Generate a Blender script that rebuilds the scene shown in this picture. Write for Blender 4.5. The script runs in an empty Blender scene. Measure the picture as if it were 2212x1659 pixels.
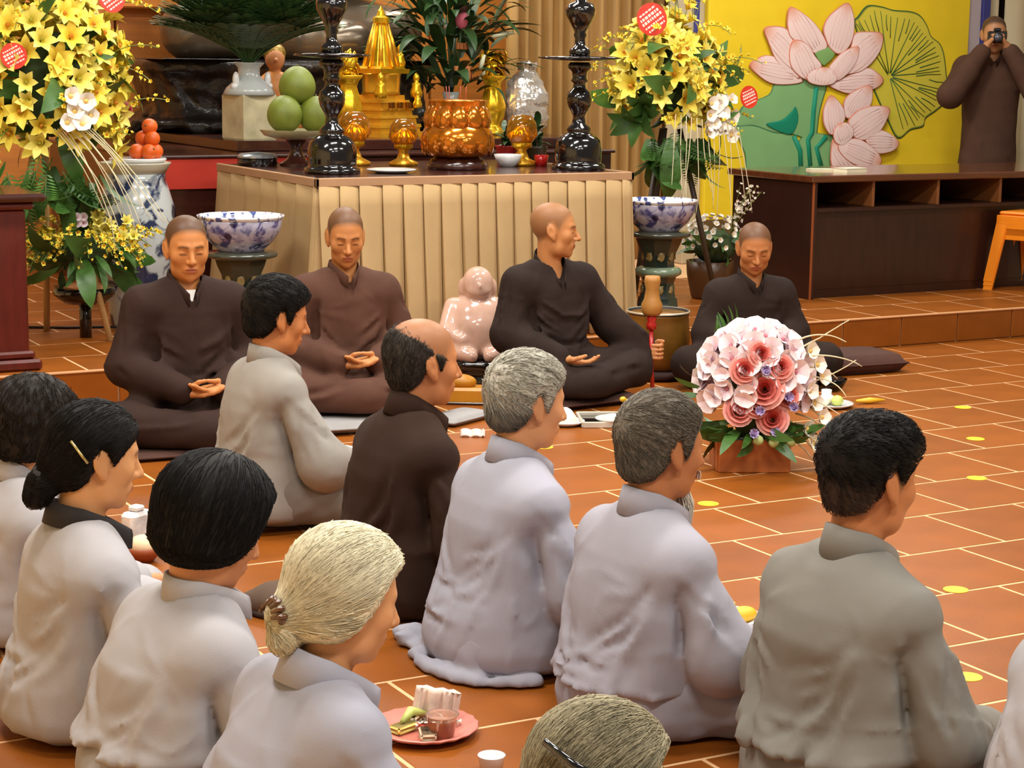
import bpy, bmesh, math, random
import numpy as np
from mathutils import Vector, Matrix

S = bpy.context.scene
COL = S.collection
R = math.radians

# ------------------------------------------------------------------ camera
def setup_camera():
    p, y, r = 0.1683057, 0.49837239, 0.01181638          # pitch down, yaw to the right, roll
    cy, sy, cp, sp, cr, sr = math.cos(y), math.sin(y), math.cos(p), math.sin(p), math.cos(r), math.sin(r)
    f = Vector((sy * cp, cy * cp, -sp)); rt = Vector((cy, -sy, 0)); up = rt.cross(f)
    r2 = rt * cr + up * sr; u2 = rt * -sr + up * cr
    cd = bpy.data.cameras.new('camera'); cd.sensor_fit = 'HORIZONTAL'; cd.sensor_width = 36
    cd.lens = 4144.9 * 36 / 2212; cd.clip_end = 60
    co = bpy.data.objects.new('camera', cd); COL.objects.link(co)
    m = Matrix((r2, u2, -f)).transposed().to_4x4(); m.translation = (0, 0, 1.5355)
    co.matrix_world = m; S.camera = co
setup_camera()

# ------------------------------------------------------------------ world, lamps, exposure
S.view_settings.view_transform = 'Standard'; S.view_settings.look = 'None'
S.view_settings.gamma = 1; S.view_settings.use_curve_mapping = False
S.view_settings.exposure = 0.27
W = bpy.data.worlds.new('world'); S.world = W; W.use_nodes = True
W.node_tree.nodes['Background'].inputs[0].default_value = (1.0, 0.95, 0.89, 1)
W.node_tree.nodes['Background'].inputs[1].default_value = 0.15

def lamp(name, loc, size, power, col=(1, 0.955, 0.89), rot=(0, 0, 0)):
    l = bpy.data.lights.new(name, 'AREA'); l.shape = 'RECTANGLE'; l.size, l.size_y = size
    l.energy = power; l.color = col
    o = bpy.data.objects.new(name, l); COL.objects.link(o); o.location = loc; o.rotation_euler = rot
# ceiling tube fittings over the hall; rearmost pair added to brighten panelling and statue
for i, (x, y) in enumerate([(1.2, 1.2), (3.4, 1.2), (1.2, 4.2), (3.4, 4.2), (5.8, 4.2), (1.2, 7.0), (3.4, 7.0), (5.8, 7.0), (4.3, 9.2), (7.6, 9.2), (3.6, 11.3), (5.4, 11.3)]):
    lamp('ceiling_and_added_lamp', (x, y, 3.5), (1.2, 0.35), 66 if y < 9 else 46)

# ------------------------------------------------------------------ materials
def lin(c):
    return tuple(((v / 255) / 12.92 if v / 255 <= 0.04045 else ((v / 255 + 0.055) / 1.055) ** 2.4) for v in c)
MATS = {}
def mat(name, rgb, rough=0.6, metal=0.0, var=0.08, scale=6.0, bump=0.0, bscale=60.0, coat=0.0, attr=False, rnd=0.0, trans=0.0, alpha=1.0, emit=0.0, stretch=None, sss=0.0, spec=None, coord='Object', fold=0.0, fscale=5.0):
    if name in MATS: return MATS[name]
    m = bpy.data.materials.new(name); m.use_nodes = True; nt = m.node_tree; N = nt.nodes; L = nt.links
    b = N['Principled BSDF']; c = lin(rgb)
    b.inputs['Roughness'].default_value = rough; b.inputs['Metallic'].default_value = metal
    if coat: b.inputs['Coat Weight'].default_value = coat; b.inputs['Coat Roughness'].default_value = 0.08
    if trans: b.inputs['Transmission Weight'].default_value = trans
    if spec is not None: b.inputs['Specular IOR Level'].default_value = spec
    if alpha < 1: b.inputs['Alpha'].default_value = alpha
    if sss:
        b.inputs['Subsurface Weight'].default_value = sss; b.inputs['Subsurface Radius'].default_value = (0.010, 0.004, 0.002)
        b.inputs['Subsurface Scale'].default_value = 1.0
    if emit: b.inputs['Emission Color'].default_value = (*c, 1); b.inputs['Emission Strength'].default_value = emit
    tc = N.new('ShaderNodeTexCoord'); mp = N.new('ShaderNodeMapping'); L.new(tc.outputs[coord], mp.inputs[0])
    if stretch: mp.inputs['Scale'].default_value = stretch
    nz = N.new('ShaderNodeTexNoise'); nz.inputs['Scale'].default_value = scale; nz.inputs['Detail'].default_value = 4
    L.new(mp.outputs[0], nz.inputs[0])
    mix = N.new('ShaderNodeMix'); mix.data_type = 'RGBA'; mix.blend_type = 'MULTIPLY'; mix.inputs[0].default_value = 1.0
    rmp = N.new('ShaderNodeMapRange'); rmp.inputs[1].default_value = 0.3; rmp.inputs[2].default_value = 0.7
    rmp.inputs[3].default_value = 1 - var; rmp.inputs[4].default_value = 1 + var
    L.new(nz.outputs[0], rmp.inputs[0])
    if rnd:
        oi = N.new('ShaderNodeObjectInfo'); mr = N.new('ShaderNodeMapRange'); mr.inputs[3].default_value = 1 - rnd; mr.inputs[4].default_value = 1 + rnd
        mu = N.new('ShaderNodeMath'); mu.operation = 'MULTIPLY'
        L.new(oi.outputs['Random'], mr.inputs[0]); L.new(mr.outputs[0], mu.inputs[0]); L.new(rmp.outputs[0], mu.inputs[1]); fac = mu.outputs[0]
    else: fac = rmp.outputs[0]
    if attr:
        at = N.new('ShaderNodeAttribute'); at.attribute_name = 'Col'; L.new(at.outputs['Color'], mix.inputs[6])
    else: mix.inputs[6].default_value = (*c, 1)
    L.new(fac, mix.inputs[7]); L.new(mix.outputs[2], b.inputs['Base Color'])
    if bump:
        n2 = N.new('ShaderNodeTexNoise'); n2.inputs['Scale'].default_value = bscale; n2.inputs['Detail'].default_value = 5
        L.new(mp.outputs[0], n2.inputs[0]); bp = N.new('ShaderNodeBump'); bp.inputs['Strength'].default_value = bump; bp.inputs['Distance'].default_value = 0.01
        L.new(n2.outputs[0], bp.inputs['Height']); L.new(bp.outputs[0], b.inputs['Normal'])
    if fold:
        n3 = N.new('ShaderNodeTexNoise'); n3.noise_type = 'RIDGED_MULTIFRACTAL'; n3.inputs['Scale'].default_value = fscale; n3.inputs['Detail'].default_value = 2.5; n3.inputs['Distortion'].default_value = 0.6
        mp3 = N.new('ShaderNodeMapping'); mp3.inputs['Scale'].default_value = (1.25, 1.25, 0.55); L.new(tc.outputs[coord], mp3.inputs[0]); L.new(mp3.outputs[0], n3.inputs[0])
        bp3 = N.new('ShaderNodeBump'); bp3.inputs['Strength'].default_value = fold; bp3.inputs['Distance'].default_value = 0.012; L.new(n3.outputs[0], bp3.inputs['Height'])
        if bump: L.new(bp3.outputs[0], bp.inputs['Normal'])
        else: L.new(bp3.outputs[0], b.inputs['Normal'])
    MATS[name] = m; return m

# ------------------------------------------------------------------ mesh and object helpers
def meshdata(name, v, f, mats=None, smooth=True, col=None, mi=None):
    me = bpy.data.meshes.new(name); v = np.asarray(v, dtype=np.float32).reshape(-1, 3)
    if isinstance(f, np.ndarray) and f.ndim == 2 and len(f):
        k = f.shape[1]; n = len(f)
        me.vertices.add(len(v)); me.vertices.foreach_set('co', v.ravel())
        me.loops.add(n * k); me.loops.foreach_set('vertex_index', f.astype(np.int32).ravel())
        me.polygons.add(n); me.polygons.foreach_set('loop_start', np.arange(0, n * k, k, dtype=np.int32))
        me.polygons.foreach_set('loop_total', np.full(n, k, dtype=np.int32))
        me.update(calc_edges=True)
    else:
        me.from_pydata([tuple(map(float, p)) for p in v], [], [tuple(map(int, q)) for q in f]); me.update()
    if len(me.polygons):
        me.polygons.foreach_set('use_smooth', np.full(len(me.polygons), bool(smooth)))
        if mi is not None: me.polygons.foreach_set('material_index', np.asarray(mi, dtype=np.int32))
    if mats is not None:
        for m in (mats if isinstance(mats, (list, tuple)) else [mats]): me.materials.append(m)
    if col is not None:
        ca = me.color_attributes.new('Col', 'FLOAT_COLOR', 'POINT')
        c4 = np.ones((len(v), 4), np.float32); c4[:, :3] = col; ca.data.foreach_set('color', c4.ravel())
    me.validate(); return me
def ob(name, data, parent=None, loc=(0, 0, 0), rot=(0, 0, 0), sc=None, label=None, cat=None, group=None, kind=None):
    o = bpy.data.objects.new(name, data); COL.objects.link(o); o.location = loc; o.rotation_euler = rot
    if sc is not None: o.scale = sc if hasattr(sc, '__len__') else (sc, sc, sc)
    if parent is not None: o.parent = parent
    if label: o['label'] = label
    if cat: o['category'] = cat
    if group: o['group'] = group
    if kind: o['kind'] = kind
    return o
def empty(name, loc, rot=(0, 0, 0), **k):
    o = ob(name, None, loc=loc, rot=rot, **k); o.empty_display_size = 0.1; return o
class MB:
    """collects simple shapes into one mesh"""
    def __init__(s): s.v = []; s.f = []; s.c = []
    def add(s, v, f, col=None):
        n = len(s.v); s.v += [tuple(p) for p in v]; s.f += [tuple(i + n for i in q) for q in f]
        s.c += [col if col is not None else (1, 1, 1)] * len(v); return s
    def box(s, lo, hi, bev=0.0, col=None):
        x0, y0, z0 = lo; x1, y1, z1 = hi; b = min(bev, (x1 - x0) / 2.01, (y1 - y0) / 2.01, (z1 - z0) / 2.01)
        if b <= 0:
            v = [(x, y, z) for z in (z0, z1) for y in (y0, y1) for x in (x0, x1)]
            f = [(0, 2, 3, 1), (4, 5, 7, 6), (0, 1, 5, 4), (2, 6, 7, 3), (0, 4, 6, 2), (1, 3, 7, 5)]
            return s.add(v, f, col)
        v = []; f = []
        idx = {}
        for ix, x in enumerate((x0, x1)):
            for iy, y in enumerate((y0, y1)):
                for iz, z in enumerate((z0, z1)):
                    sx, sy, sz = (b if ix == 0 else -b), (b if iy == 0 else -b), (b if iz == 0 else -b)
                    for a, p in enumerate(((x, y + sy, z + sz), (x + sx, y, z + sz), (x + sx, y + sy, z))):
                        idx[(ix, iy, iz, a)] = len(v); v.append(p)
        g = lambda *k: idx[k]
        for i in (0, 1):
            q = [g(i, 0, 0, 0), g(i, 1, 0, 0), g(i, 1, 1, 0), g(i, 0, 1, 0)]; f.append(q if i else q[::-1])
            q = [g(0, i, 0, 1), g(1, i, 0, 1), g(1, i, 1, 1), g(0, i, 1, 1)]; f.append(q[::-1] if i else q)
            q = [g(0, 0, i, 2), g(1, 0, i, 2), g(1, 1, i, 2), g(0, 1, i, 2)]; f.append(q if i else q[::-1])
        for i in (0, 1):
            for j in (0, 1):
                f.append([g(i, j, 0, 0), g(i, j, 1, 0), g(i, j, 1, 1), g(i, j, 0, 1)] if (i == j) == True else [g(i, j, 0, 1), g(i, j, 1, 1), g(i, j, 1, 0), g(i, j, 0, 0)])
                f.append([g(i, 0, j, 0), g(i, 1, j, 0), g(i, 1, j, 2), g(i, 0, j, 2)][::(-1 if i == j else 1)])
                f.append([g(0, i, j, 1), g(1, i, j, 1), g(1, i, j, 2), g(0, i, j, 2)][::(1 if i == j else -1)])
        for i in (0, 1):
            for j in (0, 1):
                for k in (0, 1):
                    q = [g(i, j, k, 0), g(i, j, k, 1), g(i, j, k, 2)]; f.append(q if (i + j + k) % 2 else q[::-1])
        return s.add(v, f, col)
    def tube(s, pts, r, n=8, caps=True, col=None):
        pts = [Vector(p) for p in pts]; rr = r if hasattr(r, '__len__') else [r] * len(pts)
        v = []; f = []; up = None
        for i, p in enumerate(pts):
            t = (pts[min(i + 1, len(pts) - 1)] - pts[max(i - 1, 0)])
            t = t.normalized() if t.length > 1e-9 else Vector((0, 0, 1))
            if up is None:
                a = Vector((0, 0, 1)) if abs(t.z) < 0.9 else Vector((1, 0, 0)); up = (a - t * a.dot(t)).normalized()
            else:
                up = up - t * up.dot(t); up = up.normalized() if up.length > 1e-6 else t.orthogonal().normalized()
            sd = t.cross(up)
            for k in range(n):
                a = 2 * math.pi * k / n; v.append(p + (up * math.cos(a) + sd * math.sin(a)) * rr[i])
        for i in range(len(pts) - 1):
            for k in range(n):
                k2 = (k + 1) % n; f.append((i * n + k, i * n + k2, (i + 1) * n + k2, (i + 1) * n + k))
        if caps: f.append(tuple(range(n))[::-1]); f.append(tuple(range((len(pts) - 1) * n, len(pts) * n)))
        return s.add(v, f, col)
    def lathe(s, prof, n=32, c=(0, 0, 0), col=None, ripple=None, caps=True):
        v = []; f = []
        for (r, z) in prof:
            for k in range(n):
                a = 2 * math.pi * k / n; q = r * (ripple(a, z) if ripple else 1)
                v.append((c[0] + q * math.cos(a), c[1] + q * math.sin(a), c[2] + z))
        for i in range(len(prof) - 1):
            for k in range(n):
                k2 = (k + 1) % n; f.append((i * n + k, i * n + k2, (i + 1) * n + k2, (i + 1) * n + k))
        if caps:
            if prof[0][0] > 1e-4: f.append(tuple(range(n))[::-1])
            if prof[-1][0] > 1e-4: f.append(tuple(range((len(prof) - 1) * n, len(prof) * n)))
        return s.add(v, f, col)
    def ball(s, c, r, n=12, m=8, col=None, bumpf=None):
        r = r if hasattr(r, '__len__') else (r, r, r); v = []; f = []
        for j in range(m + 1):
            t = math.pi * j / m
            for k in range(n):
                a = 2 * math.pi * k / n; d = (math.sin(t) * math.cos(a), math.sin(t) * math.sin(a), -math.cos(t))
                q = bumpf(d) if bumpf else 1
                v.append((c[0] + r[0] * d[0] * q, c[1] + r[1] * d[1] * q, c[2] + r[2] * d[2] * q))
        for j in range(m):
            for k in range(n):
                k2 = (k + 1) % n; f.append((j * n + k, j * n + k2, (j + 1) * n + k2, (j + 1) * n + k))
        return s.add(v, f, col)
    def data(s, name, mats, smooth=True, usecol=False):
        return meshdata(name, np.array(s.v, np.float32), s.f, mats, smooth, np.array(s.c, np.float32) if usecol else None)
    def build(s, name, mats, parent=None, smooth=True, usecol=False, **k):
        return ob(name, s.data(name, mats, smooth, usecol), parent, **k)
def crisp(o, ang=35):
    """flat edges on a smooth mesh: split normals by angle"""
    me = o.data
    if len(me.polygons): me.set_sharp_from_angle(angle=R(ang))
    return o
# ------------------------------------------------------------------ implicit surfaces -> meshes (bodies, clothes, carved stone)
def axis(lo, hi, hc, fine=(), hf=0.004):
    out = [lo]
    while out[-1] < hi:
        p = out[-1]; h = hc
        for a, b in fine:
            if a <= p < b: h = hf
            elif p < a < p + hc: h = max(hf, a - p)
        out.append(p + h)
    return np.array(out, np.float32)
def smin(a, b, k):
    if k <= 0: return np.minimum(a, b)
    h = np.maximum(k - np.abs(a - b), 0) / k
    return np.minimum(a, b) - h * h * k * 0.25
def smax(a, b, k): return -smin(-a, -b, k)
def f_ell(c, r, rot=None):
    c = np.array(c); r = np.array(r if hasattr(r, '__len__') else (r, r, r), float)
    if rot is None:
        def f(x, y, z):
            u, v, w = (x - c[0]), (y - c[1]), (z - c[2])
            k0 = np.sqrt((u / r[0]) ** 2 + (v / r[1]) ** 2 + (w / r[2]) ** 2)
            k1 = np.sqrt((u / r[0] ** 2) ** 2 + (v / r[1] ** 2) ** 2 + (w / r[2] ** 2) ** 2) + 1e-9
            return k0 * (k0 - 1) / k1
    else:
        M = np.array(rot.to_matrix().transposed())
        def f(x, y, z):
            a, b, d = (x - c[0]), (y - c[1]), (z - c[2])
            u = M[0, 0] * a + M[0, 1] * b + M[0, 2] * d; v = M[1, 0] * a + M[1, 1] * b + M[1, 2] * d; w = M[2, 0] * a + M[2, 1] * b + M[2, 2] * d
            k0 = np.sqrt((u / r[0]) ** 2 + (v / r[1]) ** 2 + (w / r[2]) ** 2)
            k1 = np.sqrt((u / r[0] ** 2) ** 2 + (v / r[1] ** 2) ** 2 + (w / r[2] ** 2) ** 2) + 1e-9
            return k0 * (k0 - 1) / k1
    m = r.max(); return f, c - m, c + m
def f_cone(a, b, ra, rb=None, flat=1.0):
    a = np.array(a, float); b = np.array(b, float); rb = ra if rb is None else rb; ab = b - a; L2 = max(ab @ ab, 1e-9)
    def f(x, y, z):
        t = np.clip(((x - a[0]) * ab[0] + (y - a[1]) * ab[1] + (z - a[2]) * ab[2]) / L2, 0, 1)
        return np.sqrt((x - a[0] - t * ab[0]) ** 2 + (y - a[1] - t * ab[1]) ** 2 + ((z - a[2] - t * ab[2]) / flat) ** 2) - (ra + t * (rb - ra))
    m = max(ra, rb); return f, np.minimum(a, b) - m, np.maximum(a, b) + m
def f_loft(rows, e=2.3):
    rows = np.array(rows, float); Z, A, B, Y = rows.T[:4]; X = rows.T[4] if rows.shape[1] > 4 else Z * 0
    def f(x, y, z):
        zc = np.clip(z, Z[0], Z[-1]); a = np.interp(zc, Z, A); b = np.interp(zc, Z, B); yc = np.interp(zc, Z, Y); xc = np.interp(zc, Z, X)
        q = (np.abs((x - xc) / a) ** e + np.abs((y - yc) / b) ** e) ** (1 / e)
        d = (q - 1) * np.minimum(a, b)
        return smax(d, np.abs(z - (Z[0] + Z[-1]) / 2) - (Z[-1] - Z[0]) / 2, 0.03)
    return f, np.array([(X - A).min(), (Y - B).min(), Z[0]]), np.array([(X + A).max(), (Y + B).max(), Z[-1]])
class Field:
    def __init__(s, lo, hi, hc, fine=((), (), ()), hf=0.004):
        s.ax = [axis(lo[i], hi[i], hc, fine[i], hf) for i in range(3)]
        s.D = np.full([len(a) for a in s.ax], 0.5, np.float32)
    def sub(s, lo, hi, m):
        sl = []
        for i in range(3):
            a = np.searchsorted(s.ax[i], lo[i] - m); b = np.searchsorted(s.ax[i], hi[i] + m)
            sl.append(slice(max(0, a - 1), min(len(s.ax[i]), b + 1)))
        return tuple(sl)
    def pts(s, sl):
        return s.ax[0][sl[0]][:, None, None], s.ax[1][sl[1]][None, :, None], s.ax[2][sl[2]][None, None, :]
    def add(s, prim, k=0.02, op='u'):
        f, lo, hi = prim; sl = s.sub(lo, hi, k + 0.045)
        if any(q.start >= q.stop for q in sl): return s
        d = f(*s.pts(sl)); D = s.D[sl]
        if op == 'u': s.D[sl] = smin(D, d, k)
        elif op == 's': s.D[sl] = smax(D, -d, k)
        elif op == 'i': s.D[sl] = smax(D, d, k)
        elif op == 'g':
            x, y, z = s.pts(sl); s.D[sl] = smin(D, d, 0.012) + k * np.exp(-((D - d) / 0.016) ** 2) * np.clip((s.gz - z) / 0.06, 0, 1) + 0 * x + 0 * y
        elif op == '+': s.D[sl] = D + d
        return s
    def crease(s, pts, amp, w, cut=False):
        """a drapery fold along a path: a raised roll on one side, a valley on the other (or a plain cut)"""
        pts = np.array(pts, float); m = w * 3.0; sl = s.sub(pts.min(0), pts.max(0), m); x, y, z = s.pts(sl)
        if any(q.start >= q.stop for q in sl): return s
        best = None; n = len(pts) - 1
        for i in range(n):
            a, b = pts[i], pts[i + 1]; ab = b - a; L2 = max(ab @ ab, 1e-9); mid = (a + b) / 2
            nr = np.array((mid[0], mid[1] - 0.03, 0.0)); sd = np.cross(ab, nr); sd = sd / (np.linalg.norm(sd) + 1e-9)
            t = np.clip(((x - a[0]) * ab[0] + (y - a[1]) * ab[1] + (z - a[2]) * ab[2]) / L2, 0, 1)
            px, py, pz = x - a[0] - t * ab[0], y - a[1] - t * ab[1], z - a[2] - t * ab[2]
            d2 = px ** 2 + py ** 2 + pz ** 2; u = (i + t) / n; env = amp * np.sin(np.pi * np.clip(u * 0.94 + 0.03, 0, 1)) ** 0.7
            g = env * np.exp(-d2 / (w * w)) if cut else env * (2.3 * (px * sd[0] + py * sd[1] + pz * sd[2]) / w + 0.35) * np.exp(-d2 / (w * w))
            best = g if best is None else np.where(np.abs(g) > np.abs(best), g, best)
        s.D[sl] = s.D[sl] + best; return s
    def all(s, fn):
        x, y, z = s.ax[0][:, None, None], s.ax[1][None, :, None], s.ax[2][None, None, :]
        s.D = (s.D + fn(x, y, z)).astype(np.float32); return s
    def mesh(s):
        D = s.D; ins = D < 0; nx, ny, nz = D.shape
        c = np.zeros((nx - 1, ny - 1, nz - 1), np.int8)
        for i in (0, 1):
            for j in (0, 1):
                for k in (0, 1): c += ins[i:nx - 1 + i, j:ny - 1 + j, k:nz - 1 + k]
        act = np.argwhere((c > 0) & (c < 8))
        I, J, K = act.T; idx = np.full(c.shape, -1, np.int64); idx[I, J, K] = np.arange(len(act))
        acc = np.zeros((len(act), 3)); cnt = np.zeros(len(act)); A = s.ax
        corners = [(i, j, k) for i in (0, 1) for j in (0, 1) for k in (0, 1)]
        vals = {q: D[I + q[0], J + q[1], K + q[2]] for q in corners}
        for q in corners:
            for d in range(3):
                if q[d]: continue
                q2 = list(q); q2[d] = 1; q2 = tuple(q2); a, b = vals[q], vals[q2]; m = (a < 0) != (b < 0)
                t = np.where(m, a / np.where(m, a - b, 1), 0)
                P = np.stack([A[0][I + q[0]], A[1][J + q[1]], A[2][K + q[2]]], 1).astype(float)
                Q = np.stack([A[0][I + q2[0]], A[1][J + q2[1]], A[2][K + q2[2]]], 1).astype(float)
                acc += np.where(m[:, None], P + (Q - P) * t[:, None], 0); cnt += m
        V = acc / np.maximum(cnt, 1)[:, None]; F = []
        for d in range(3):
            a = [slice(None)] * 3; b = [slice(None)] * 3; a[d] = slice(0, -1); b[d] = slice(1, None)
            e = np.argwhere(ins[tuple(a)] != ins[tuple(b)]); o1, o2 = (d + 1) % 3, (d + 2) % 3
            e = e[(e[:, o1] > 0) & (e[:, o2] > 0) & (e[:, o1] < D.shape[o1] - 1) & (e[:, o2] < D.shape[o2] - 1)]
            if not len(e): continue
            flip = ins[e[:, 0], e[:, 1], e[:, 2]]
            q = []
            for s1, s2 in ((1, 1), (0, 1), (0, 0), (1, 0)):
                g = e.copy(); g[:, o1] -= s1; g[:, o2] -= s2; q.append(idx[g[:, 0], g[:, 1], g[:, 2]])
            q = np.stack(q, 1); q[~flip] = q[~flip][:, ::-1]; F.append(q)
        F = np.concatenate(F); F = F[(F >= 0).all(1)]
        return V, F
def relax(V, F, it=1, lam=0.5):
    n = len(V)
    for _ in range(it):
        acc = np.zeros_like(V); cnt = np.zeros(n)
        for i in range(4):
            for j in ((i + 1) % 4, (i + 3) % 4):
                np.add.at(acc, F[:, i], V[F[:, j]]); np.add.at(cnt, F[:, i], 1)
        V = V * (1 - lam) + lam * acc / np.maximum(cnt, 1)[:, None]
    return V
def vnormals(V, F):
    n = np.cross(V[F[:, 2]] - V[F[:, 0]], V[F[:, 3]] - V[F[:, 1]]); N = np.zeros_like(V)
    for i in range(4): np.add.at(N, F[:, i], n)
    return N / (np.linalg.norm(N, axis=1, keepdims=True) + 1e-12)
def wob(x, y, z, seed, fr):
    """cheap smooth 3-d noise, about -1..1"""
    r = np.random.RandomState(seed); out = 0
    for i in range(4):
        d = r.normal(size=3); d /= np.linalg.norm(d); ph = r.uniform(0, 6.28, 2); e = r.normal(size=3)
        out = out + np.sin(fr * (x * d[0] + y * d[1] + z * d[2]) * r.uniform(.7, 1.4) + ph[0] + 1.3 * np.sin(fr * .6 * (x * e[0] + y * e[1] + z * e[2]) + ph[1]))
    return out * 0.35
# ------------------------------------------------------------------ people
def head_sdf(h):
    """head in its own frame: +y face, +z crown, origin between the ears"""
    w = h.get('w', 1.0); nose = h.get('nose', 1.0); chin = h.get('chin', 0.0); jaw = h.get('jaw', 1.0); back = h.get('back', 1.0)
    def f(x, y, z):
        x = np.abs(x) / w
        E = lambda c, r: f_ell(c, r)[0](x, y, z)
        C = lambda a, b, r1, r2: f_cone(a, b, r1, r2)[0](x, y, z)
        d = E((0, -0.014, 0.030), (0.077, 0.096 * back, 0.086))
        d = smin(d, E((0, -0.020, 0.052), (0.070, 0.084 * back, 0.062)), 0.02)
        d = smin(d, E((0, 0.026, -0.020), (0.064, 0.060, 0.082)), 0.03)
        d = smin(d, C((0.030, 0.020, -0.075), (0.0, 0.062 + chin, -0.096), 0.034 * jaw, 0.022), 0.03)
        d = smin(d, E((0.044, 0.052, -0.022), (0.024, 0.022, 0.024)), 0.022)
        d = smin(d, C((0.012, 0.079, 0.020), (0.040, 0.066, 0.022), 0.010, 0.009), 0.014)
        d = smax(d, -E((0.031, 0.096, -0.001), (0.017, 0.018, 0.011)), 0.012)
        d = smin(d, E((0.031, 0.071, -0.002), (0.0150, 0.0130, 0.0105)), 0.004)
        d = smin(d, C((0, 0.082, 0.012), (0, 0.086 + 0.020 * nose, -0.032), 0.007, 0.0115), 0.012)
        d = smin(d, E((0.012, 0.088 + 0.004 * nose, -0.036), (0.0085, 0.0100, 0.0075)), 0.008)
        d = smin(d, E((0, 0.076, -0.064), (0.026, 0.014, 0.017)), 0.016)
        d = smin(d, E((0, 0.0865, -0.0600), (0.022, 0.009, 0.0055)), 0.004)
        d = smin(d, E((0, 0.0850, -0.0705), (0.018, 0.010, 0.0060)), 0.004)
        d = smax(d, -(C((0, 0.0960, -0.0652), (0.022, 0.0860, -0.0660), 0.0022, 0.0020)), 0.003)
        # ear: shell, hollow, lobe
        ye = y + 0.010 + 0.25 * (z + 0.012)
        e = f_ell((0.080, 0.0, -0.003), (0.0095, 0.0205, 0.0335))[0](x - 0.28 * np.maximum(-ye, -0.02), ye, z)
        e = smin(e, f_ell((0.075, 0.004, -0.034), (0.007, 0.010, 0.011))[0](x, ye, z), 0.008)
        e = smax(e, -f_ell((0.093, 0.003, -0.003), (0.0085, 0.0110, 0.020))[0](x, ye, z), 0.004)
        d = smin(d, e, 0.006)
        return d
    return f
HAIRLINE = {
    'short': ([-.13, -.085, -.05, -.028, -.020, -.004, .010, .022, .034, .052, .075, .12], [-.085, -.082, -.066, -.040, .020, .032, -.004, -.012, .030, .050, .066, .078]),
    'shaved': ([-.13, -.085, -.05, -.028, -.020, -.004, .010, .022, .034, .052, .075, .12], [-.078, -.074, -.058, -.030, .024, .036, .006, .004, .046, .066, .080, .096]),
    'fade': ([-.13, -.085, -.05, -.028, -.020, -.004, .010, .022, .034, .052, .075, .12], [-.070, -.068, -.050, -.020, .028, .036, .010, .004, .030, .052, .072, .080]),
    'bald': ([-.13, -.085, -.05, -.028, -.020, -.004, .010, .022, .034, .052, .075, .12], [-.085, -.082, -.066, -.040, .020, .032, -.004, .000, .046, .130, .200, .300]),
    'woman': ([-.13, -.085, -.05, -.028, -.020, -.004, .010, .022, .034, .052, .075, .12], [-.082, -.085, -.076, -.050, .022, .026, .006, -.010, .012, .034, .052, .064]),
    'tied': ([-.13, -.085, -.05, -.02, -.005, .005, .018, .030, .042, .058, .12], [-.082, -.085, -.080, -.072, -.056, -.032, .000, .030, .050, .066, .078]),
    'bob': ([-.13, -.085, -.05, -.02, .0, .02, .040, .052, .064, .075, .12], [-.098, -.104, -.100, -.096, -.090, -.078, -.050, .000, .036, .050, .060]),
}
def hairline(kind, y):
    a, b = HAIRLINE[kind]; return np.interp(y, a, b)

def add_hand(F, wrist, palm_dir, up, side, curl=0.35, spread=0.0, r=0.0082, thumb=None, L=1.0):
    """a hand with palm, four jointed fingers of unequal length and a thumb; side=+1/-1 puts the thumb on +-(dir x up)"""
    w = np.array(wrist, float); d = np.array(palm_dir, float); d /= np.linalg.norm(d)
    u = np.array(up, float); u = u - d * (u @ d); u /= np.linalg.norm(u); s = np.cross(d, u) * side
    F.add(f_cone(w - d * 0.03, w + d * 0.02, 0.025, 0.026), 0.02)
    for k, o in enumerate((-0.028, -0.009, 0.010, 0.028)):
        F.add(f_cone(w + s * o * 0.6 + d * 0.015, w + s * o + d * 0.082 * L, 0.0150, 0.0120), 0.014)
    for o, ln in ((0.028, .92), (0.0095, 1.0), (-0.0095, .95), (-0.027, .75)):
        p = w + s * o + d * 0.085 * L; dd = d + s * spread * o * 20; dd /= np.linalg.norm(dd); a = 0.0
        for q, (sl, rr) in enumerate(((0.040, 1.05), (0.027, .98), (0.022, .88))):
            a += curl * (0.55 if q == 0 else 1.0); v = dd * math.cos(a) + u * math.sin(a)
            p2 = p + v * sl * ln * L; F.add(f_cone(p, p2, r * rr, r * (rr - .08)), 0.0025 if q else 0.006); p = p2
    if thumb is None: thumb = [w + s * 0.052 + d * 0.050 + u * 0.010, w + s * 0.062 + d * 0.080 + u * 0.022, w + s * 0.058 + d * 0.104 + u * 0.034]
    p = w + s * 0.020 + d * 0.018
    for q, t in enumerate(thumb):
        t = np.array(t, float); F.add(f_cone(p, t, 0.0135 - .002 * q, 0.0115 - .0015 * q), 0.006); p = t

def head_matrix(hd):
    M = Matrix.Rotation(R(hd.get('yaw', 0)), 3, 'Z') @ Matrix.Rotation(R(-hd.get('pitch', 0)), 3, 'X') @ Matrix.Rotation(R(hd.get('roll', 0)), 3, 'Y')
    return np.array(M)                       # head -> body ; positive pitch bows, positive yaw turns to the person's left

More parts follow.
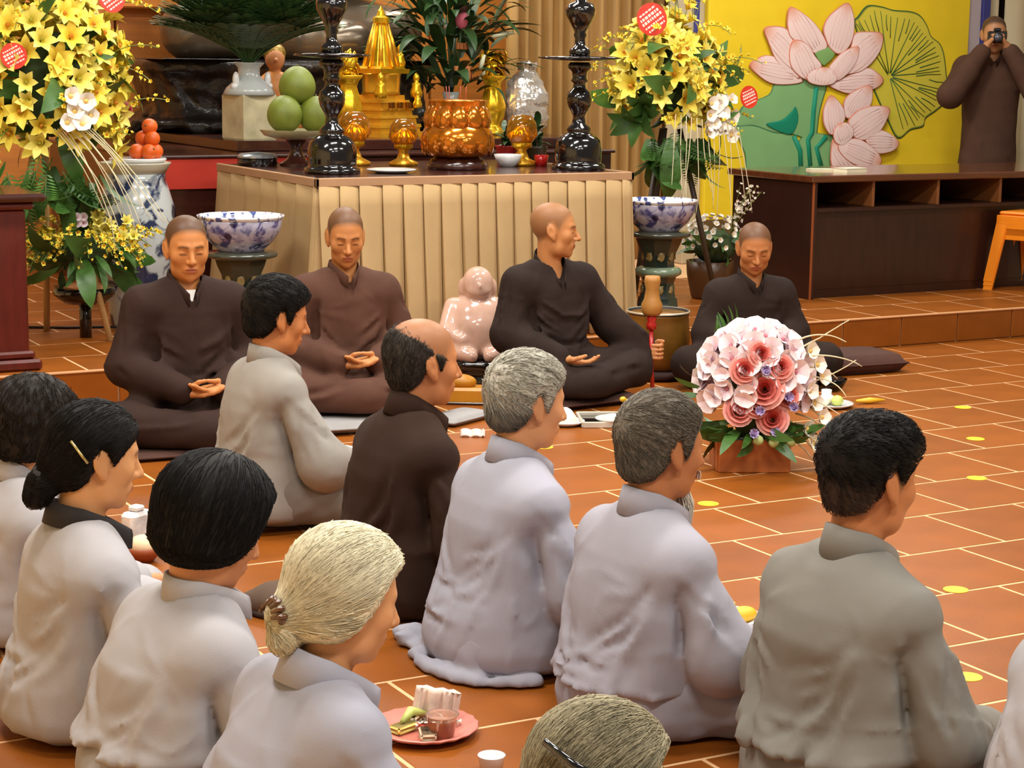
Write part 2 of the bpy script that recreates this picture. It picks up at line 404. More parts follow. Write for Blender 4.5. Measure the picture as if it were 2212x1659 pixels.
def strands(name, V, N, fn, n, length, rad, dirf, lift, colfn, parent, m, seed=1, steps=6, mask=None, droop=0.0, lenvar=0.4, jt=0.22):
    rs = np.random.RandomState(seed); ok = np.arange(len(V)) if mask is None else np.nonzero(mask)[0]
    if not len(ok): return
    ids = rs.choice(ok, n); P = V[ids] + rs.normal(size=(n, 3)) * 0.002; T = [P.copy()]; Nn = N[ids]
    ln = length * (1 + lenvar * rs.uniform(-1, 1, n)); st = (ln / steps)[:, None]; jit = rs.normal(size=(n, 3)) * jt
    e = 0.002
    for k in range(steps):
        g = np.stack([fn(P[:, 0] + e, P[:, 1], P[:, 2]) - fn(P[:, 0] - e, P[:, 1], P[:, 2]), fn(P[:, 0], P[:, 1] + e, P[:, 2]) - fn(P[:, 0], P[:, 1] - e, P[:, 2]),
                      fn(P[:, 0], P[:, 1], P[:, 2] + e) - fn(P[:, 0], P[:, 1], P[:, 2] - e)], 1)
        g /= np.linalg.norm(g, axis=1, keepdims=True) + 1e-9
        d = dirf(P) + jit; d = d - g * (d * g).sum(1, keepdims=True); d /= np.linalg.norm(d, axis=1, keepdims=True) + 1e-9
        P = P + d * st + g * (lift * st); P[:, 2] -= droop * st[:, 0]
        dd = fn(P[:, 0], P[:, 1], P[:, 2]); tgt = 0.0008 + lift * ln * (k + 1) / steps
        P = P - g * np.clip(dd - tgt, -0.02, 0.02)[:, None]
        T.append(P.copy())
    T = np.stack(T, 1); K = steps + 1
    tan = np.gradient(T, axis=1); tan /= np.linalg.norm(tan, axis=2, keepdims=True) + 1e-9
    a = np.cross(tan, Nn[:, None, :]); a /= np.linalg.norm(a, axis=2, keepdims=True) + 1e-9; b = np.cross(tan, a)
    taper = np.linspace(1, 0.35, K)[None, :, None] * rad * (0.7 + 0.6 * rs.uniform(size=n))[:, None, None]
    ring = np.stack([T + (a * math.cos(q) + b * math.sin(q)) * taper for q in (0.5, 2.6, 4.7)], 2)   # n,K,3,3
    VV = ring.reshape(-1, 3); base = (np.arange(n) * K * 3)[:, None, None] + (np.arange(K - 1) * 3)[None, :, None]
    Fq = []
    for q in range(3):
        q2 = (q + 1) % 3; Fq.append(np.stack([base + q, base + q2, base + 3 + q2, base + 3 + q], -1).reshape(-1, 4))
    c = np.repeat(colfn(rs, T[:, 0]), K * 3, axis=0)
    return ob(name, meshdata(name, VV, np.concatenate(Fq), m, True, c), parent)

def skin_mat(): return mat('skin', (200, 140, 95), rough=0.5, var=0.05, scale=14, attr=True, sss=0.12, spec=0.35)
def hair_mat(): return mat('hair', (30, 24, 20), rough=0.58, var=0.12, scale=40, attr=True, spec=0.16)

def person(label, base, rot, sc=1.0, lift=0.0, torso=None, head=None, arms=None, legs='cross', hands=None, skin=(196, 132, 84),
           cloth=None, trousers=None, robe_name='robe', folds=(), tfolds=(), amp=0.004, sleeve=(0.062, 0.066, 0.055), collar=None, seed=1,
           vox=0.0094, knees=None, group=None, extra=None, hem=None, legr=(0.088, 0.082, 0.068), name='person', texr=()):
    arms_front = bool(hands); rs = random.Random(seed); hd = head; HP = np.array(hd['pos'], float); HM = head_matrix(hd); hs = hd.get('s', 1.0)
    hf = head_sdf(hd); lo_h, hi_h = HP - 0.175 * hs, HP + 0.175 * hs
    def to_h(x, y, z):
        a, b, c = x - HP[0], y - HP[1], z - HP[2]
        return [(HM[0, i] * a + HM[1, i] * b + HM[2, i] * c) / hs for i in range(3)]
    fh = lambda x, y, z: hf(*to_h(x, y, z)) * hs
    T = np.array(torso, float); top = T[-1]
    neckb = np.array(hd.get('neck', (0, top[3], top[0])), float); neckt = HP + HM @ np.array((0, -0.022, -0.055)) * hs
    # ---- skeleton
    A = {}
    for sd, key in ((1, 'r'), (-1, 'l')):
        a = arms[key] if isinstance(arms, dict) else arms
        A[key] = [np.array((p[0] * (sd if not isinstance(arms, dict) else 1), p[1], p[2]), float) for p in a]
    for key in 'rl':
        if legs != 'stand': A[key][0][1] = np.interp(A[key][0][2], T[:, 0], T[:, 3]) + 0.008
    K = {}
    if legs == 'cross':
        kn = knees or ((0.33, 0.20, 0.085), (0.02, 0.33, 0.060))
        for sd, key in ((1, 'r'), (-1, 'l')): K[key] = [np.array((sd * 0.10, 0.0, 0.10)), np.array((sd * kn[0][0], kn[0][1], kn[0][2])), np.array((-sd * kn[1][0], kn[1][1], kn[1][2]))]
    elif legs == 'kneel':
        for sd, key in ((1, 'r'), (-1, 'l')): K[key] = [np.array((sd * 0.10, -0.02, 0.14)), np.array((sd * 0.15, 0.38, 0.075)), np.array((sd * 0.10, -0.10, 0.045))]
    elif legs == 'stand':
        for sd, key in ((1, 'r'), (-1, 'l')): K[key] = [np.array((sd * 0.09, 0, T[0][0] + 0.05)), np.array((sd * 0.10, 0.02, 0.46)), np.array((sd * 0.10, 0, 0.06))]
    else: K = legs
    allp = np.concatenate([np.stack(v) for v in list(A.values()) + list(K.values())])
    lo = np.minimum(allp.min(0), (T[:, 3] * 0 - T[:, 1].max(), (T[:, 3] - T[:, 2]).min(), 0) if False else np.array([-T[:, 1].max(), (T[:, 3] - T[:, 2]).min(), T[0, 0]])) - 0.14
    hi = np.maximum(np.maximum(allp.max(0), np.array([T[:, 1].max(), (T[:, 3] + T[:, 2]).max(), T[-1, 0]])) + 0.14, hi_h + 0.02)
    lo = np.minimum(lo, lo_h)
    # ---- body: one continuous skin mesh
    fine = [[(lo_h[i], hi_h[i])] for i in range(3)]
    if hands:
        for i in range(3): fine[i].append((hands['lo'][i], hands['hi'][i]))
        for i in range(3):          # merge overlaps
            fine[i] = sorted(fine[i]); out = [list(fine[i][0])]
            for a, b in fine[i][1:]:
                if a <= out[-1][1]: out[-1][1] = max(b, out[-1][1])
                else: out.append([a, b])
            fine[i] = [tuple(q) for q in out]
    hv = hd.get('vox', 0.0047 if hands else 0.0054)
    B = Field(lo, hi, 0.024, fine, hv)
    tb = T.copy(); tb[:, 1] = np.maximum(tb[:, 1] * 0.84 - 0.012, 0.03); tb[:, 2] = np.maximum(tb[:, 2] * 0.84 - 0.012, 0.03); tb[-1, 0] -= 0.03; tb[0, 0] += 0.03
    B.add(f_loft(tb), 0.03)
    B.add(f_cone(neckb - np.array((0, 0, 0.06)), neckt, 0.058 * hs, 0.050 * hs), 0.03)
    for key in 'rl':
        a = A[key]; B.add(f_cone(a[0] * (0.92, 1, 0.97), a[1], 0.042, 0.036), 0.03); B.add(f_cone(a[1], a[2], 0.036, 0.025), 0.02)
        k = K[key]; B.add(f_cone(k[0], k[1], 0.070, 0.050), 0.03); B.add(f_cone(k[1], k[2], 0.050, 0.034), 0.03)
    if hands: hands['fn'](B, A)
    else:
        for key in 'rl':
            dv = A[key][2] - A[key][1]; dv /= np.linalg.norm(dv); B.add(f_cone(A[key][2], A[key][2] + dv * 0.10, 0.026, 0.030), 0.02)
    B.add((fh, lo_h, hi_h), 0.018)
    V, F = B.mesh(); V = relax(V, F, 1, 0.35)
    # skin colours: lips, brows, lashes, shaved scalp; painted shade in mouth line and nostrils
    hx, hy, hz = to_h(V[:, 0], V[:, 1], V[:, 2]); hx = np.abs(hx) / hd.get('w', 1.0)
    base_c = np.array(lin(skin)); c = np.tile(base_c, (len(V), 1))
    def paint(m, rgb): 
        nonlocal c
        m = np.clip(m, 0, 1)[:, None]; c = c * (1 - m) + np.array(lin(rgb)) * m
    inh = (np.abs(hz) < 0.16) & (hy > -0.15) & (np.abs(hx) < 0.12)
    if hd.get('scalp'):
        sk = hd.get('line', 'shaved'); m = np.clip((hz - hairline(sk, hy) + 0.012) / 0.030, 0, 1) * inh * (hx < 0.0765 + 0.02 * (hz > 0.02))
        paint(m * hd['scalp'][1], hd['scalp'][0])
    if hd.get('face', True):
        fr = inh * (hy > 0.04)
        paint(fr * np.clip(1.25 - ((hx / 0.024) ** 2 + ((hz + 0.0655) / 0.0115) ** 2), 0, 1) * 0.75 * (hy > 0.07), hd.get('lips', (170, 88, 70)))
        paint(fr * np.exp(-((hz + 0.0652) / 0.0022) ** 2) * (hx < 0.023) * 0.7, (90, 40, 30))
        br = 0.021 + 0.10 * (hx - 0.018) * (hx < 0.04) - 0.15 * np.maximum(hx - 0.036, 0)
        paint(fr * np.exp(-((hz - br) / 0.0042) ** 2) * np.clip((hx - 0.011) / 0.004, 0, 1) * np.clip((0.052 - hx) / 0.006, 0, 1) * 0.85, hd.get('brow', (40, 28, 22)))
        ez = -0.0050 - 9.0 * (hx - 0.031) ** 2
        paint(fr * np.exp(-((hz - ez) / 0.0026) ** 2) * np.clip(1 - ((hx - 0.031) / 0.0165) ** 4, 0, 1) * 0.9, (35, 22, 18))
        paint(fr * np.exp(-((hx - 0.007) / 0.0035) ** 2 - ((hz + 0.041) / 0.003) ** 2) * 0.7, (80, 40, 28))
    body = ob(name, meshdata('person_body', V, F, skin_mat(), True, c), None, (base[0], base[1], lift), (0, 0, R(rot)), sc, label, 'person', group)
    # ---- clothes
    tr = trousers or cloth
    def cloth_mesh(nm, fld, m, sm=1):
        v, f = fld.mesh(); v = relax(v, f, sm, 0.25)
        return ob(nm, meshdata(nm, v, f, m, True), body)
    ph = seed * 1.7
    def drape(x, y, z):
        an = np.arctan2(y - 0.05, x); zn = T[-1, 0]
        rid = lambda p: (1 - np.abs(np.sin(p))) ** 2.2
        w1 = wob(x, y, z, seed, 16.0); w2 = wob(x, y, z, seed + 9, 44.0)
        d = 0.55 * w1 + 0.12 * w2
        d = d - 1.1 * rid(4.5 * an + 1.6 * w1 + 3 * z + ph) * np.clip((zn * .72 - z) * 5, 0, 1) * np.clip(0.35 + w2, 0, 1)          # hanging folds
        if legs != 'stand':
            zs = zn * 0.74
            for sx in (1, -1):                                                                                                            # pull lines fanning from the armpits
                r = np.sqrt((x - sx * 0.17) ** 2 + (z - zs) ** 2) + 1e-4; fi = np.arctan2(z - zs, sx * x - 0.17)
                d = d - 1.0 * rid(3.2 * fi + 1.2 * w1 + ph * sx) * np.exp(-((r - 0.10) / 0.09) ** 2) * np.clip(0.5 + w1, 0, 1)
            d = d - 1.3 * rid(26 * z + 5 * x * math.sin(ph) + 2.0 * w1 + ph) * np.exp(-((z - zn * .40) / (zn * .16)) ** 2) * np.clip(0.3 + 0.9 * w1 + 0.4 * w2, 0, 1)   # slack over the waist
        return amp * d
    G = Field(lo, hi, vox)
    jrows = T.copy()
    if hem: jrows = jrows[jrows[:, 0] > hem + 0.02]; b0 = [np.interp(hem, T[:, 0], T[:, q]) for q in range(4)]; jrows = np.vstack([[b0[0], b0[1] + 0.016, b0[2] + 0.016, b0[3]], jrows])
    G.add(f_loft(jrows, 2.2), 0.03)
    s0, s1, s2 = sleeve; s0 *= (1.0 if hands else 0.84); G.gz = A['r'][0][2] - 0.005
    sr, sl = A['r'][0] * (0.80, 1, 1), A['l'][0] * (0.80, 1, 1); G.add(f_cone(sr + np.array((0, -0.004, -0.014)), sl + np.array((0, -0.004, -0.014)), s0 * 1.06), 0.07)
    for key in 'rl':
        a = A[key]; e2 = a[1] + (a[2] - a[1]) * hd.get('cuff', 0.90)
        G.add(f_cone((np.sign(a[0][0]) * 0.055, top[3], top[0] - 0.045), a[0] * (0.90, 1, 1), 0.046, s0), 0.07)
        G.add(f_cone(a[0] * (0.93, 1, 1), a[1], s0, s1), *((0.035, 'u') if arms_front else (0.016, 'g')))
        G.add(f_cone(a[1], e2, s1, s2), 0.035)
    for key in 'rl':
        a = A[key]; u = a[2] - a[1]; L_ = np.linalg.norm(u); u = u / L_; sh = a[0] - a[1]; sh = sh / np.linalg.norm(sh); inn = u + sh; inn = inn / (np.linalg.norm(inn) + 1e-9); sid = np.cross(u, sh); sid = sid / (np.linalg.norm(sid) + 1e-9)
        G.add(f_cone(a[1] + u * .02 + np.array((0, 0, -.012)), a[1] + u * L_ * .55 + np.array((0, 0, -.022)), s1 * .92, s2 * .95), 0.03)
    one = trousers is None
    def legs_into(Fd):
        r0, r1, r2 = legr
        for key in 'rl':
            k = K[key]; Fd.add(f_cone(k[0], k[1], r0, r1), 0.06); Fd.add(f_cone(k[1], k[2], r1, r2), 0.05)
        if legs in ('cross', 'kneel'):
            Fd.add(f_ell((0, -0.015, 0.09), (0.175, 0.145, 0.105)), 0.06)
            if legs == 'cross': Fd.add(f_ell((0, 0.22, 0.045), (0.24, 0.15, 0.055)), 0.05)
            else: Fd.add(f_ell((0, 0.10, 0.07), (0.19, 0.26, 0.075)), 0.05)
        if extra: extra(Fd)
    if legs != 'stand': auto_folds(G, T, A, sleeve, seed, 1.15 * (amp / 0.004) ** .5, 1 if arms_front else -1)
    if one: legs_into(G)
    for cpts, ca, cw in folds: G.crease(cpts, ca, cw)
    G.all(drape)
    # neck opening
    G.add(f_cone(neckb + np.array((0, 0.004, -0.035)), neckt + (neckt - neckb) * 0.6, 0.060 * hs, 0.066 * hs), 0.006, 's')
    if collar and collar.get('vee'):
        vz = collar['vee']; G.add(f_cone(neckb + np.array((0, 0.055, -0.005)), neckb + np.array((0, 0.115, -vz)), 0.036, 0.006), 0.008, 's')
    if lift >= 0: G.add((lambda x, y, z: -(z - 0.004) + 0 * x + 0 * y, lo, hi), 0.0, 'i')
    cloth_mesh(robe_name, G, cloth)
    if not one:
        Q = Field(np.array([lo[0], lo[1], -0.02]), np.array([hi[0], hi[1], 0.42]), vox)
        legs_into(Q); wr = T[T[:, 0] < 0.34].copy(); wr[:, 1] -= 0.035; wr[:, 2] -= 0.035
        if len(wr) > 1: Q.add(f_loft(wr), 0.05)
        for cpts, ca, cw in tfolds: Q.crease(cpts, ca, cw)
        Q.all(lambda x, y, z: amp * 1.3 * (wob(x, y, z, seed + 3, 30.0) + 0.5 * wob(x, y, z, seed + 5, 60.0)))
        Q.add((lambda x, y, z: -(z - 0.004) + 0 * x + 0 * y, lo, hi), 0.0, 'i')
        cloth_mesh('trousers', Q, tr)
    # ---- collar band: a folded strip round the neck
    if collar:
        cr = collar.get('r', 0.066) * hs; hgt = collar.get('h', 0.040); gap = collar.get('gap', 0.35); n = 40; vv = []; ff = []
        ax = (neckt - neckb); ax /= np.linalg.norm(ax); vz = collar.get('vee', 0.05)
        sx = np.array((1.0, 0, 0)); sx -= ax * (sx @ ax); sx /= np.linalg.norm(sx); fy = np.cross(ax, sx)
        for i in range(n + 1):
            t = i / n; a = -math.pi / 2 - (math.pi - gap) + 2 * (math.pi - gap) * t          # from front-left round the back to front-right
            q = abs(t - 0.5) * 2; dr = vz * max(0, (q - 0.45) / 0.55) ** 1.6
            o = sx * math.cos(a) + fy * math.sin(a)
            ctr = neckb + ax * 0.012 - np.array((0, 0, 1)) * dr + np.array((0, 0.05 * max(0, (q - 0.55) / 0.45) ** 1.5, 0))
            hh = hgt * (1 - 0.35 * q)
            for rr, zz in ((cr + 0.008, -0.024), (cr + 0.005, hh * 0.4), (cr + 0.001, hh), (cr - 0.003, hh + 0.001), (cr - 0.003, hh * 0.4), (cr + 0.001, -0.026)):
                vv.append(ctr + o * rr + ax * zz)
        for i in range(n):
            for k in range(6): ff.append((i * 6 + k, i * 6 + (k + 1) % 6, (i + 1) * 6 + (k + 1) % 6, (i + 1) * 6 + k))
        ff.append(tuple(range(6))); ff.append(tuple(n * 6 + k for k in range(6))[::-1])
        ob('collar', meshdata('collar', np.array(vv), ff, collar.get('m', cloth), True), body)
    # ---- hair
    hr = hd.get('hair')
    if hr: make_hair(body, hr, hd, HP, HM, hs, hf, to_h, seed)
    return body

def auto_folds(G, T, A, sleeve, seed, k, sgn):
    """creases a loose garment takes on a seated body: from the armpits, over the waist, down the sleeves"""
    r = random.Random(seed * 7 + 1); Z, Aw, Bd, Yc = T[:, 0], T[:, 1], T[:, 2], T[:, 3]; zn = Z[-1]
    def sp(x, z, side):
        a, b, c = (np.interp(z, Z, q) for q in (Aw, Bd, Yc)); x = max(-a * .97, min(a * .97, x)); return (x, c + side * b * (1 - abs(x / a) ** 2.2) ** (1 / 2.2), z)
    for side in (-1, 1):
        for sx in (1, -1):
            for q in range(6):          # pull from the armpit across and down
                z0 = zn * (.74 - .035 * q) + r.uniform(-.01, .01); z1 = z0 - zn * r.uniform(.12, .36); x0 = sx * r.uniform(.13, .16); x1 = sx * r.uniform(.0, .13); xm = (x0 + x1) / 2 + sx * r.uniform(.0, .03)
                G.crease([sp(x0, z0, side), sp((x0 + xm) / 2, z0 * .62 + z1 * .38, side), sp(xm, (z0 + z1) / 2 - .01, side), sp(x1, z1, side)], sx * r.uniform(.004, .010) * k, r.uniform(.010, .019))
        for q in range(5):              # slack cloth over the waist
            z0 = zn * r.uniform(.22, .44); x0 = r.uniform(-.19, -.02); x1 = x0 + r.uniform(.12, .24); G.crease([sp(x0, z0, side), sp(x0 * .6 + x1 * .4, z0 - r.uniform(.0, .025), side), sp(x1, z0 + r.uniform(-.02, .03), side)], r.uniform(.003, .007) * k, r.uniform(.010, .016))
        for q in range(6):              # hanging folds to the hem
            x0 = r.uniform(-.17, .17); z0 = zn * r.uniform(.34, .55); G.crease([sp(x0, z0, side), sp(x0 + r.uniform(-.02, .02), z0 * .6, side), sp(x0 + r.uniform(-.04, .04), .05, side)], r.choice((-1, 1)) * r.uniform(.002, .005) * k, r.uniform(.012, .018))
    for key in 'rl':
        a = A[key]; s0, s1, s2 = sleeve; o = np.array((1.0 if a[0][0] > 0 else -1.0, 0, 0))
        for q in range(7):
            d0 = o * r.uniform(.3, 1) + np.array((0, r.uniform(-1, 1), .1)); d0 /= np.linalg.norm(d0); d1 = o * r.uniform(.2, 1) + np.array((0, r.uniform(-1, 1), 0)); d1 /= np.linalg.norm(d1); t0, t1 = r.uniform(.0, .4), r.uniform(.65, 1.05)
            p0 = a[0] + (a[1] - a[0]) * t0; p1 = a[0] + (a[1] - a[0]) * t1; G.crease([p0 + d0 * s0, (p0 + p1) / 2 + (d0 + d1) * .5 * s1, p1 + d1 * s1], r.choice((-1, 1)) * r.uniform(.003, .008) * k, r.uniform(.010, .016))
        for q in range(5):
            t0 = r.uniform(.0, .4); p0 = a[1] + (a[2] - a[1]) * t0; p1 = a[1] + (a[2] - a[1]) * (t0 + r.uniform(.25, .5)); G.crease([p0 + (o * .6 + np.array((0, 0, .8))) * s1, (p0 + p1) / 2 + (o * r.uniform(.5, 1) + np.array((0, 0, .3))) * s1 * .95, p1 + (o * .6 + np.array((0, 0, -.6))) * s2], r.choice((-1, 1)) * r.uniform(.004, .008) * k, r.uniform(.010, .016))

def make_hair(body, hr, hd, HP, HM, hs, hf, to_h, seed):
    kind = hr['line']; t = hr.get('t', 0.014); w = hd.get('w', 1.0)
    bul = hr.get('bulge')                                            # extra volumes: (centre, radii) in head frame
    rgb = np.array(lin(hr['rgb'])); rgb2 = np.array(lin(hr.get('rgb2', hr['rgb'])))
    dirname = hr.get('dir', 'crown')
    def skull(x, y, z):
        xa = np.abs(x) / w
        d = f_ell((0, -0.014, 0.030), (0.077, 0.096 * hd.get('back', 1.0), 0.086))[0](xa, y, z)
        d = smin(d, f_ell((0, 0.026, -0.020), (0.064, 0.056, 0.082))[0](xa, y, z), 0.03)
        return smin(d, f_ell((0, -0.040, -0.045), (0.056, 0.050, 0.055))[0](xa, y, z), 0.03)
    tz = hr.get('tz', 0.0)
    def fn(x, y, z):
        line = hairline(kind, y)
        tt = t * np.clip(0.25 + (z - line) / hr.get('fade', 0.03), 0.15, 1) + tz * np.clip(z / 0.09, 0, 1) + hr.get('tq', 0.0) * np.clip(y / 0.08, 0, 1) * np.clip(z / 0.06, 0, 1)
        d = skull(x, y, z) - tt
        if hr.get('wave'): d = d + hr['wave'] * wob(x, y, z, seed + 31, hr.get('wfr', 90.0))
        d = smax(d, (line - z) * 0.75, hr.get('round', 0.008))
        if hr.get('part') is not None: d = d + 0.006 * np.exp(-((x - hr['part']) / 0.006) ** 2) * (z > 0.05)
        for (c, r) in (bul or ()): d = smin(d, f_ell(c, r)[0](x, y, z), hr.get('bk', 0.02))
        return d
    ext = 0.20 if bul else 0.15
    Fd = Field((-ext, -ext, -ext), (ext, ext, ext), 0.0052)
    Fd.D = fn(Fd.ax[0][:, None, None], Fd.ax[1][None, :, None], Fd.ax[2][None, None, :]).astype(np.float32)
    if hr.get('carve'): hr['carve'](Fd)
    V, F = Fd.mesh()
    if not len(F): return
    V = relax(V, F, 1, 0.4); N = vnormals(V, F); rs = np.random.RandomState(seed)
    def cm(r, P):
        q = r.uniform(size=(len(P), 1)) * 0.9 + 0.1 * (0.5 + 0.5 * wob(P[:, 0], P[:, 1], P[:, 2], 5, 60.0))[:, None]
        cc = rgb * (1 - q) + rgb2 * q
        if hr.get('side'):               # sides and nape a shade of their own (clipped or greyer hair)
            s_rgb, zs = hr['side']; m = np.clip((zs - P[:, 2]) / 0.03, 0, 1)[:, None]; cc = cc * (1 - m) + np.array(lin(s_rgb)) * m
        return cc
    V2 = (V * hs) @ HM.T + HP; N2 = N @ HM.T
    hair = ob('hair', meshdata('hair', V2, F, hair_mat(), True, cm(rs, V)), body)
    fnb = lambda x, y, z: fn(*to_h(x, y, z)) * hs
    def dirf(P):
        h = np.stack(to_h(P[:, 0], P[:, 1], P[:, 2]), 1)
        if dirname == 'crown': d = h - np.array((0, -0.055, 0.115)); d[:, 2] *= 1.0
        elif dirname == 'forward': d = np.stack([h[:, 0] * 0.4, np.full(len(h), 0.06), -0.5 * np.maximum(0.05 - h[:, 2], 0)], 1) + 0.25 * (h - np.array((0, -0.08, 0.10)))
        elif dirname == 'down': d = np.stack([h[:, 0] * 0.8, h[:, 1] * 0.5, np.full(len(h), -0.09)], 1)
        elif dirname == 'back': d = np.array(hr['to']) - h
        elif dirname == 'side': d = np.stack([np.where(h[:, 0] > hr.get('part', 0.0), 1.0, -1.0), -0.25 * np.ones(len(h)), -0.6 * np.ones(len(h))], 1)
        elif dirname == 'up': d = np.stack([h[:, 0] * 2, h[:, 1] * 2 + 0.03, np.full(len(h), 0.15)], 1)
        d = d / (np.linalg.norm(d, axis=1, keepdims=True) + 1e-9); return d @ HM.T
    if hr.get('n'):
        st = strands('hair_strands', V2, N2, fnb, hr['n'], hr.get('len', 0.035), hr.get('rad', 0.0011), dirf, hr.get('lift', 0.06), lambda r, P: cm(r, np.stack(to_h(P[:, 0], P[:, 1], P[:, 2]), 1)), hair, hair_mat(), seed + 2, jt=hr.get('jt', 0.22), steps=hr.get('steps', 6), mask=(V[:, 2] > hairline(kind, V[:, 1]) - 0.02) if not bul else None)
        if st: st['kind'] = 'stuff'
    return hair
# ------------------------------------------------------------------ floor, step and platform
M_tile = mat('terracotta', (140, 76, 20), rough=0.40, var=0.13, scale=5, bump=0.06, bscale=90, rnd=0.10, spec=0.25)
M_grout = mat('grout', (222, 176, 128), rough=0.85, var=0.08, scale=30)
TP = 0.40; YS = 8.146; ZP = 0.168; TX = 2.69 * 1.5355; TY = 2.98 * 1.5355 + 0.0; PX = 0.40
floor = MB().box((-1.2, 0.5, -0.08), (10.5, YS, -0.0012)).build('floor', M_grout, smooth=False, kind='structure', label='orange terracotta tile floor of the hall')
def tile_mesh(nm, sx, sy, h=0.012): return crisp_data(MB().box((-sx / 2, -sy / 2, -h), (sx / 2, sy / 2, 0), 0.0025).data(nm, M_tile, True))
def crisp_data(me): me.set_sharp_from_angle(angle=R(30)); return me
def cam_sees(x, y, z, m=0.3):
    cm = S.camera.matrix_world.inverted() @ Vector((x, y, z)); 
    if cm.z > -0.5: return False
    u, v = 4144.9 * cm.x / -cm.z, 4144.9 * cm.y / -cm.z; k = m * 4144.9 / -cm.z
    return abs(u) < 1106 + k and abs(v) < 830 + k
g = 0.009
td = tile_mesh('tile', TP - g, TP - g)
rows = range(-30, 30)
for j in rows:
    y = TY + TP * (j + 0.5)
    if y < 1.0 or y > YS - 0.1: continue
    for i in range(-40, 40):
        x = TX + TP * (i + 0.5 * (j % 2))
        if cam_sees(x, y, 0): ob('tile', td, floor, (x, y, 0.0))
# last cut row before the step
plat = MB().box((-1.2, YS + 0.012, -0.02), (12.5, 13.2, ZP - 0.0012)).build('floor_platform', M_grout, smooth=False, kind='structure', label='raised tiled platform behind the seated monks')
rd = crisp_data(MB().box((-(TP - g) / 2, 0, -0.077), ((TP - g) / 2, 0.012, 0.077), 0.002).data('riser_tile', M_tile, True))
for i in range(-40, 40):
    x = TX + 0.13 + TP * i
    if cam_sees(x, YS, 0.08, 0.5): ob('riser_tile', rd, plat, (x, YS, 0.082))
M_lip = mat('step_lip', (196, 140, 92), rough=0.6)
MB().box((-1.2, YS - 0.004, ZP - 0.009), (12.5, YS + 0.02, ZP - 0.001), 0.002).build('step_edge', M_lip, plat, smooth=False)
for j in range(0, 12):
    y = YS + 0.02 + TP * (j + 0.5)
    for i in range(-40, 50):
        x = TX + TP * (i + 0.5 * (j % 2))
        if cam_sees(x, y, ZP, 0.25) and (j < 5 or x < 3.6): ob('tile', td, plat, (x, y, ZP))
# ------------------------------------------------------------------ back of the hall
M_wall = mat('cream_plaster', (214, 196, 150), rough=0.9, var=0.04)
M_wood_or = mat('honey_wood', (196, 120, 46), rough=0.5, var=0.15, scale=3, stretch=(1, 1, 8))
MB().box((-1.2, 12.4, 0), (12.5, 12.6, 3.6)).build('wall_back', M_wall, smooth=False, kind='structure', label='plain wall closing the hall')
MB().box((-1.35, 0.5, 0), (-1.2, 12.6, 3.6)).build('wall_left', M_wall, smooth=False, kind='structure', label='plain side wall')
MB().box((12.5, 0.5, 0), (12.65, 12.6, 3.6)).build('wall_right', M_wall, smooth=False, kind='structure', label='plain side wall')
wp = empty('wood_panelling', (3.9, 12.3, ZP), label='honey coloured wood panelling behind the dark statue throne', cat='panelling')
for x0, x1, y in ((-2.4, -1.2, 0.0), (-1.18, -0.16, 0.0), (-0.14, 0.9, 0.02), (0.92, 2.1, 0.0), (2.12, 3.3, 0.0)): MB().box((x0, y, 0), (x1, y + 0.05, 3.2), 0.006).build('panel', M_wood_or, wp, smooth=False)
MB().box((-0.22, -0.16, 1.655), (0.22, 0.0, 2.2), 0.01).build('beam_end', M_wood_or, wp, smooth=False)

# pleated hanging curtain
def pleats(x0, x1, z0, z1, pitch, dep, seed, sharp=1.0, flare=0.0, m=7, sub=8):
    rs = random.Random(seed); xs = [x0]; 
    while xs[-1] < x1: xs.append(xs[-1] + pitch * rs.uniform(.75, 1.25))
    xs[-1] = x1; v = []; f = []; prof = []
    for i in range(len(xs) - 1):
        for k in range(sub):
            t = k / sub; prof.append((xs[i] + (xs[i + 1] - xs[i]) * t, math.sin(math.pi * t) ** sharp * dep * rs.uniform(.9, 1.1)))
    prof.append((x1, 0))
    for j in range(m + 1):
        u = j / m
        for (x, d) in prof: v.append((x + flare * (x - (x0 + x1) / 2) * (1 - u), -d * (1 + 0.5 * (1 - u)) - flare * 0.3 * (1 - u), z0 + (z1 - z0) * u))
    n = len(prof)
    for j in range(m):
        for i in range(n - 1): f.append((j * n + i, j * n + i + 1, (j + 1) * n + i + 1, (j + 1) * n + i))
    return v, f
M_gold_cur = mat('gold_curtain', (176, 136, 78), rough=0.55, var=0.18, scale=4, stretch=(10, 1, 0.4), spec=0.4)
v, f = pleats(0, 1.45, 0, 3.1, 0.10, 0.06, 4)
cu = MB().add(v, f).build('curtain', M_gold_cur, loc=(6.10, 11.35, ZP), label='gold-brown curtain hanging in narrow folds behind the altar', cat='curtain')
cu.modifiers.new('thick', 'SOLIDIFY').thickness = 0.004
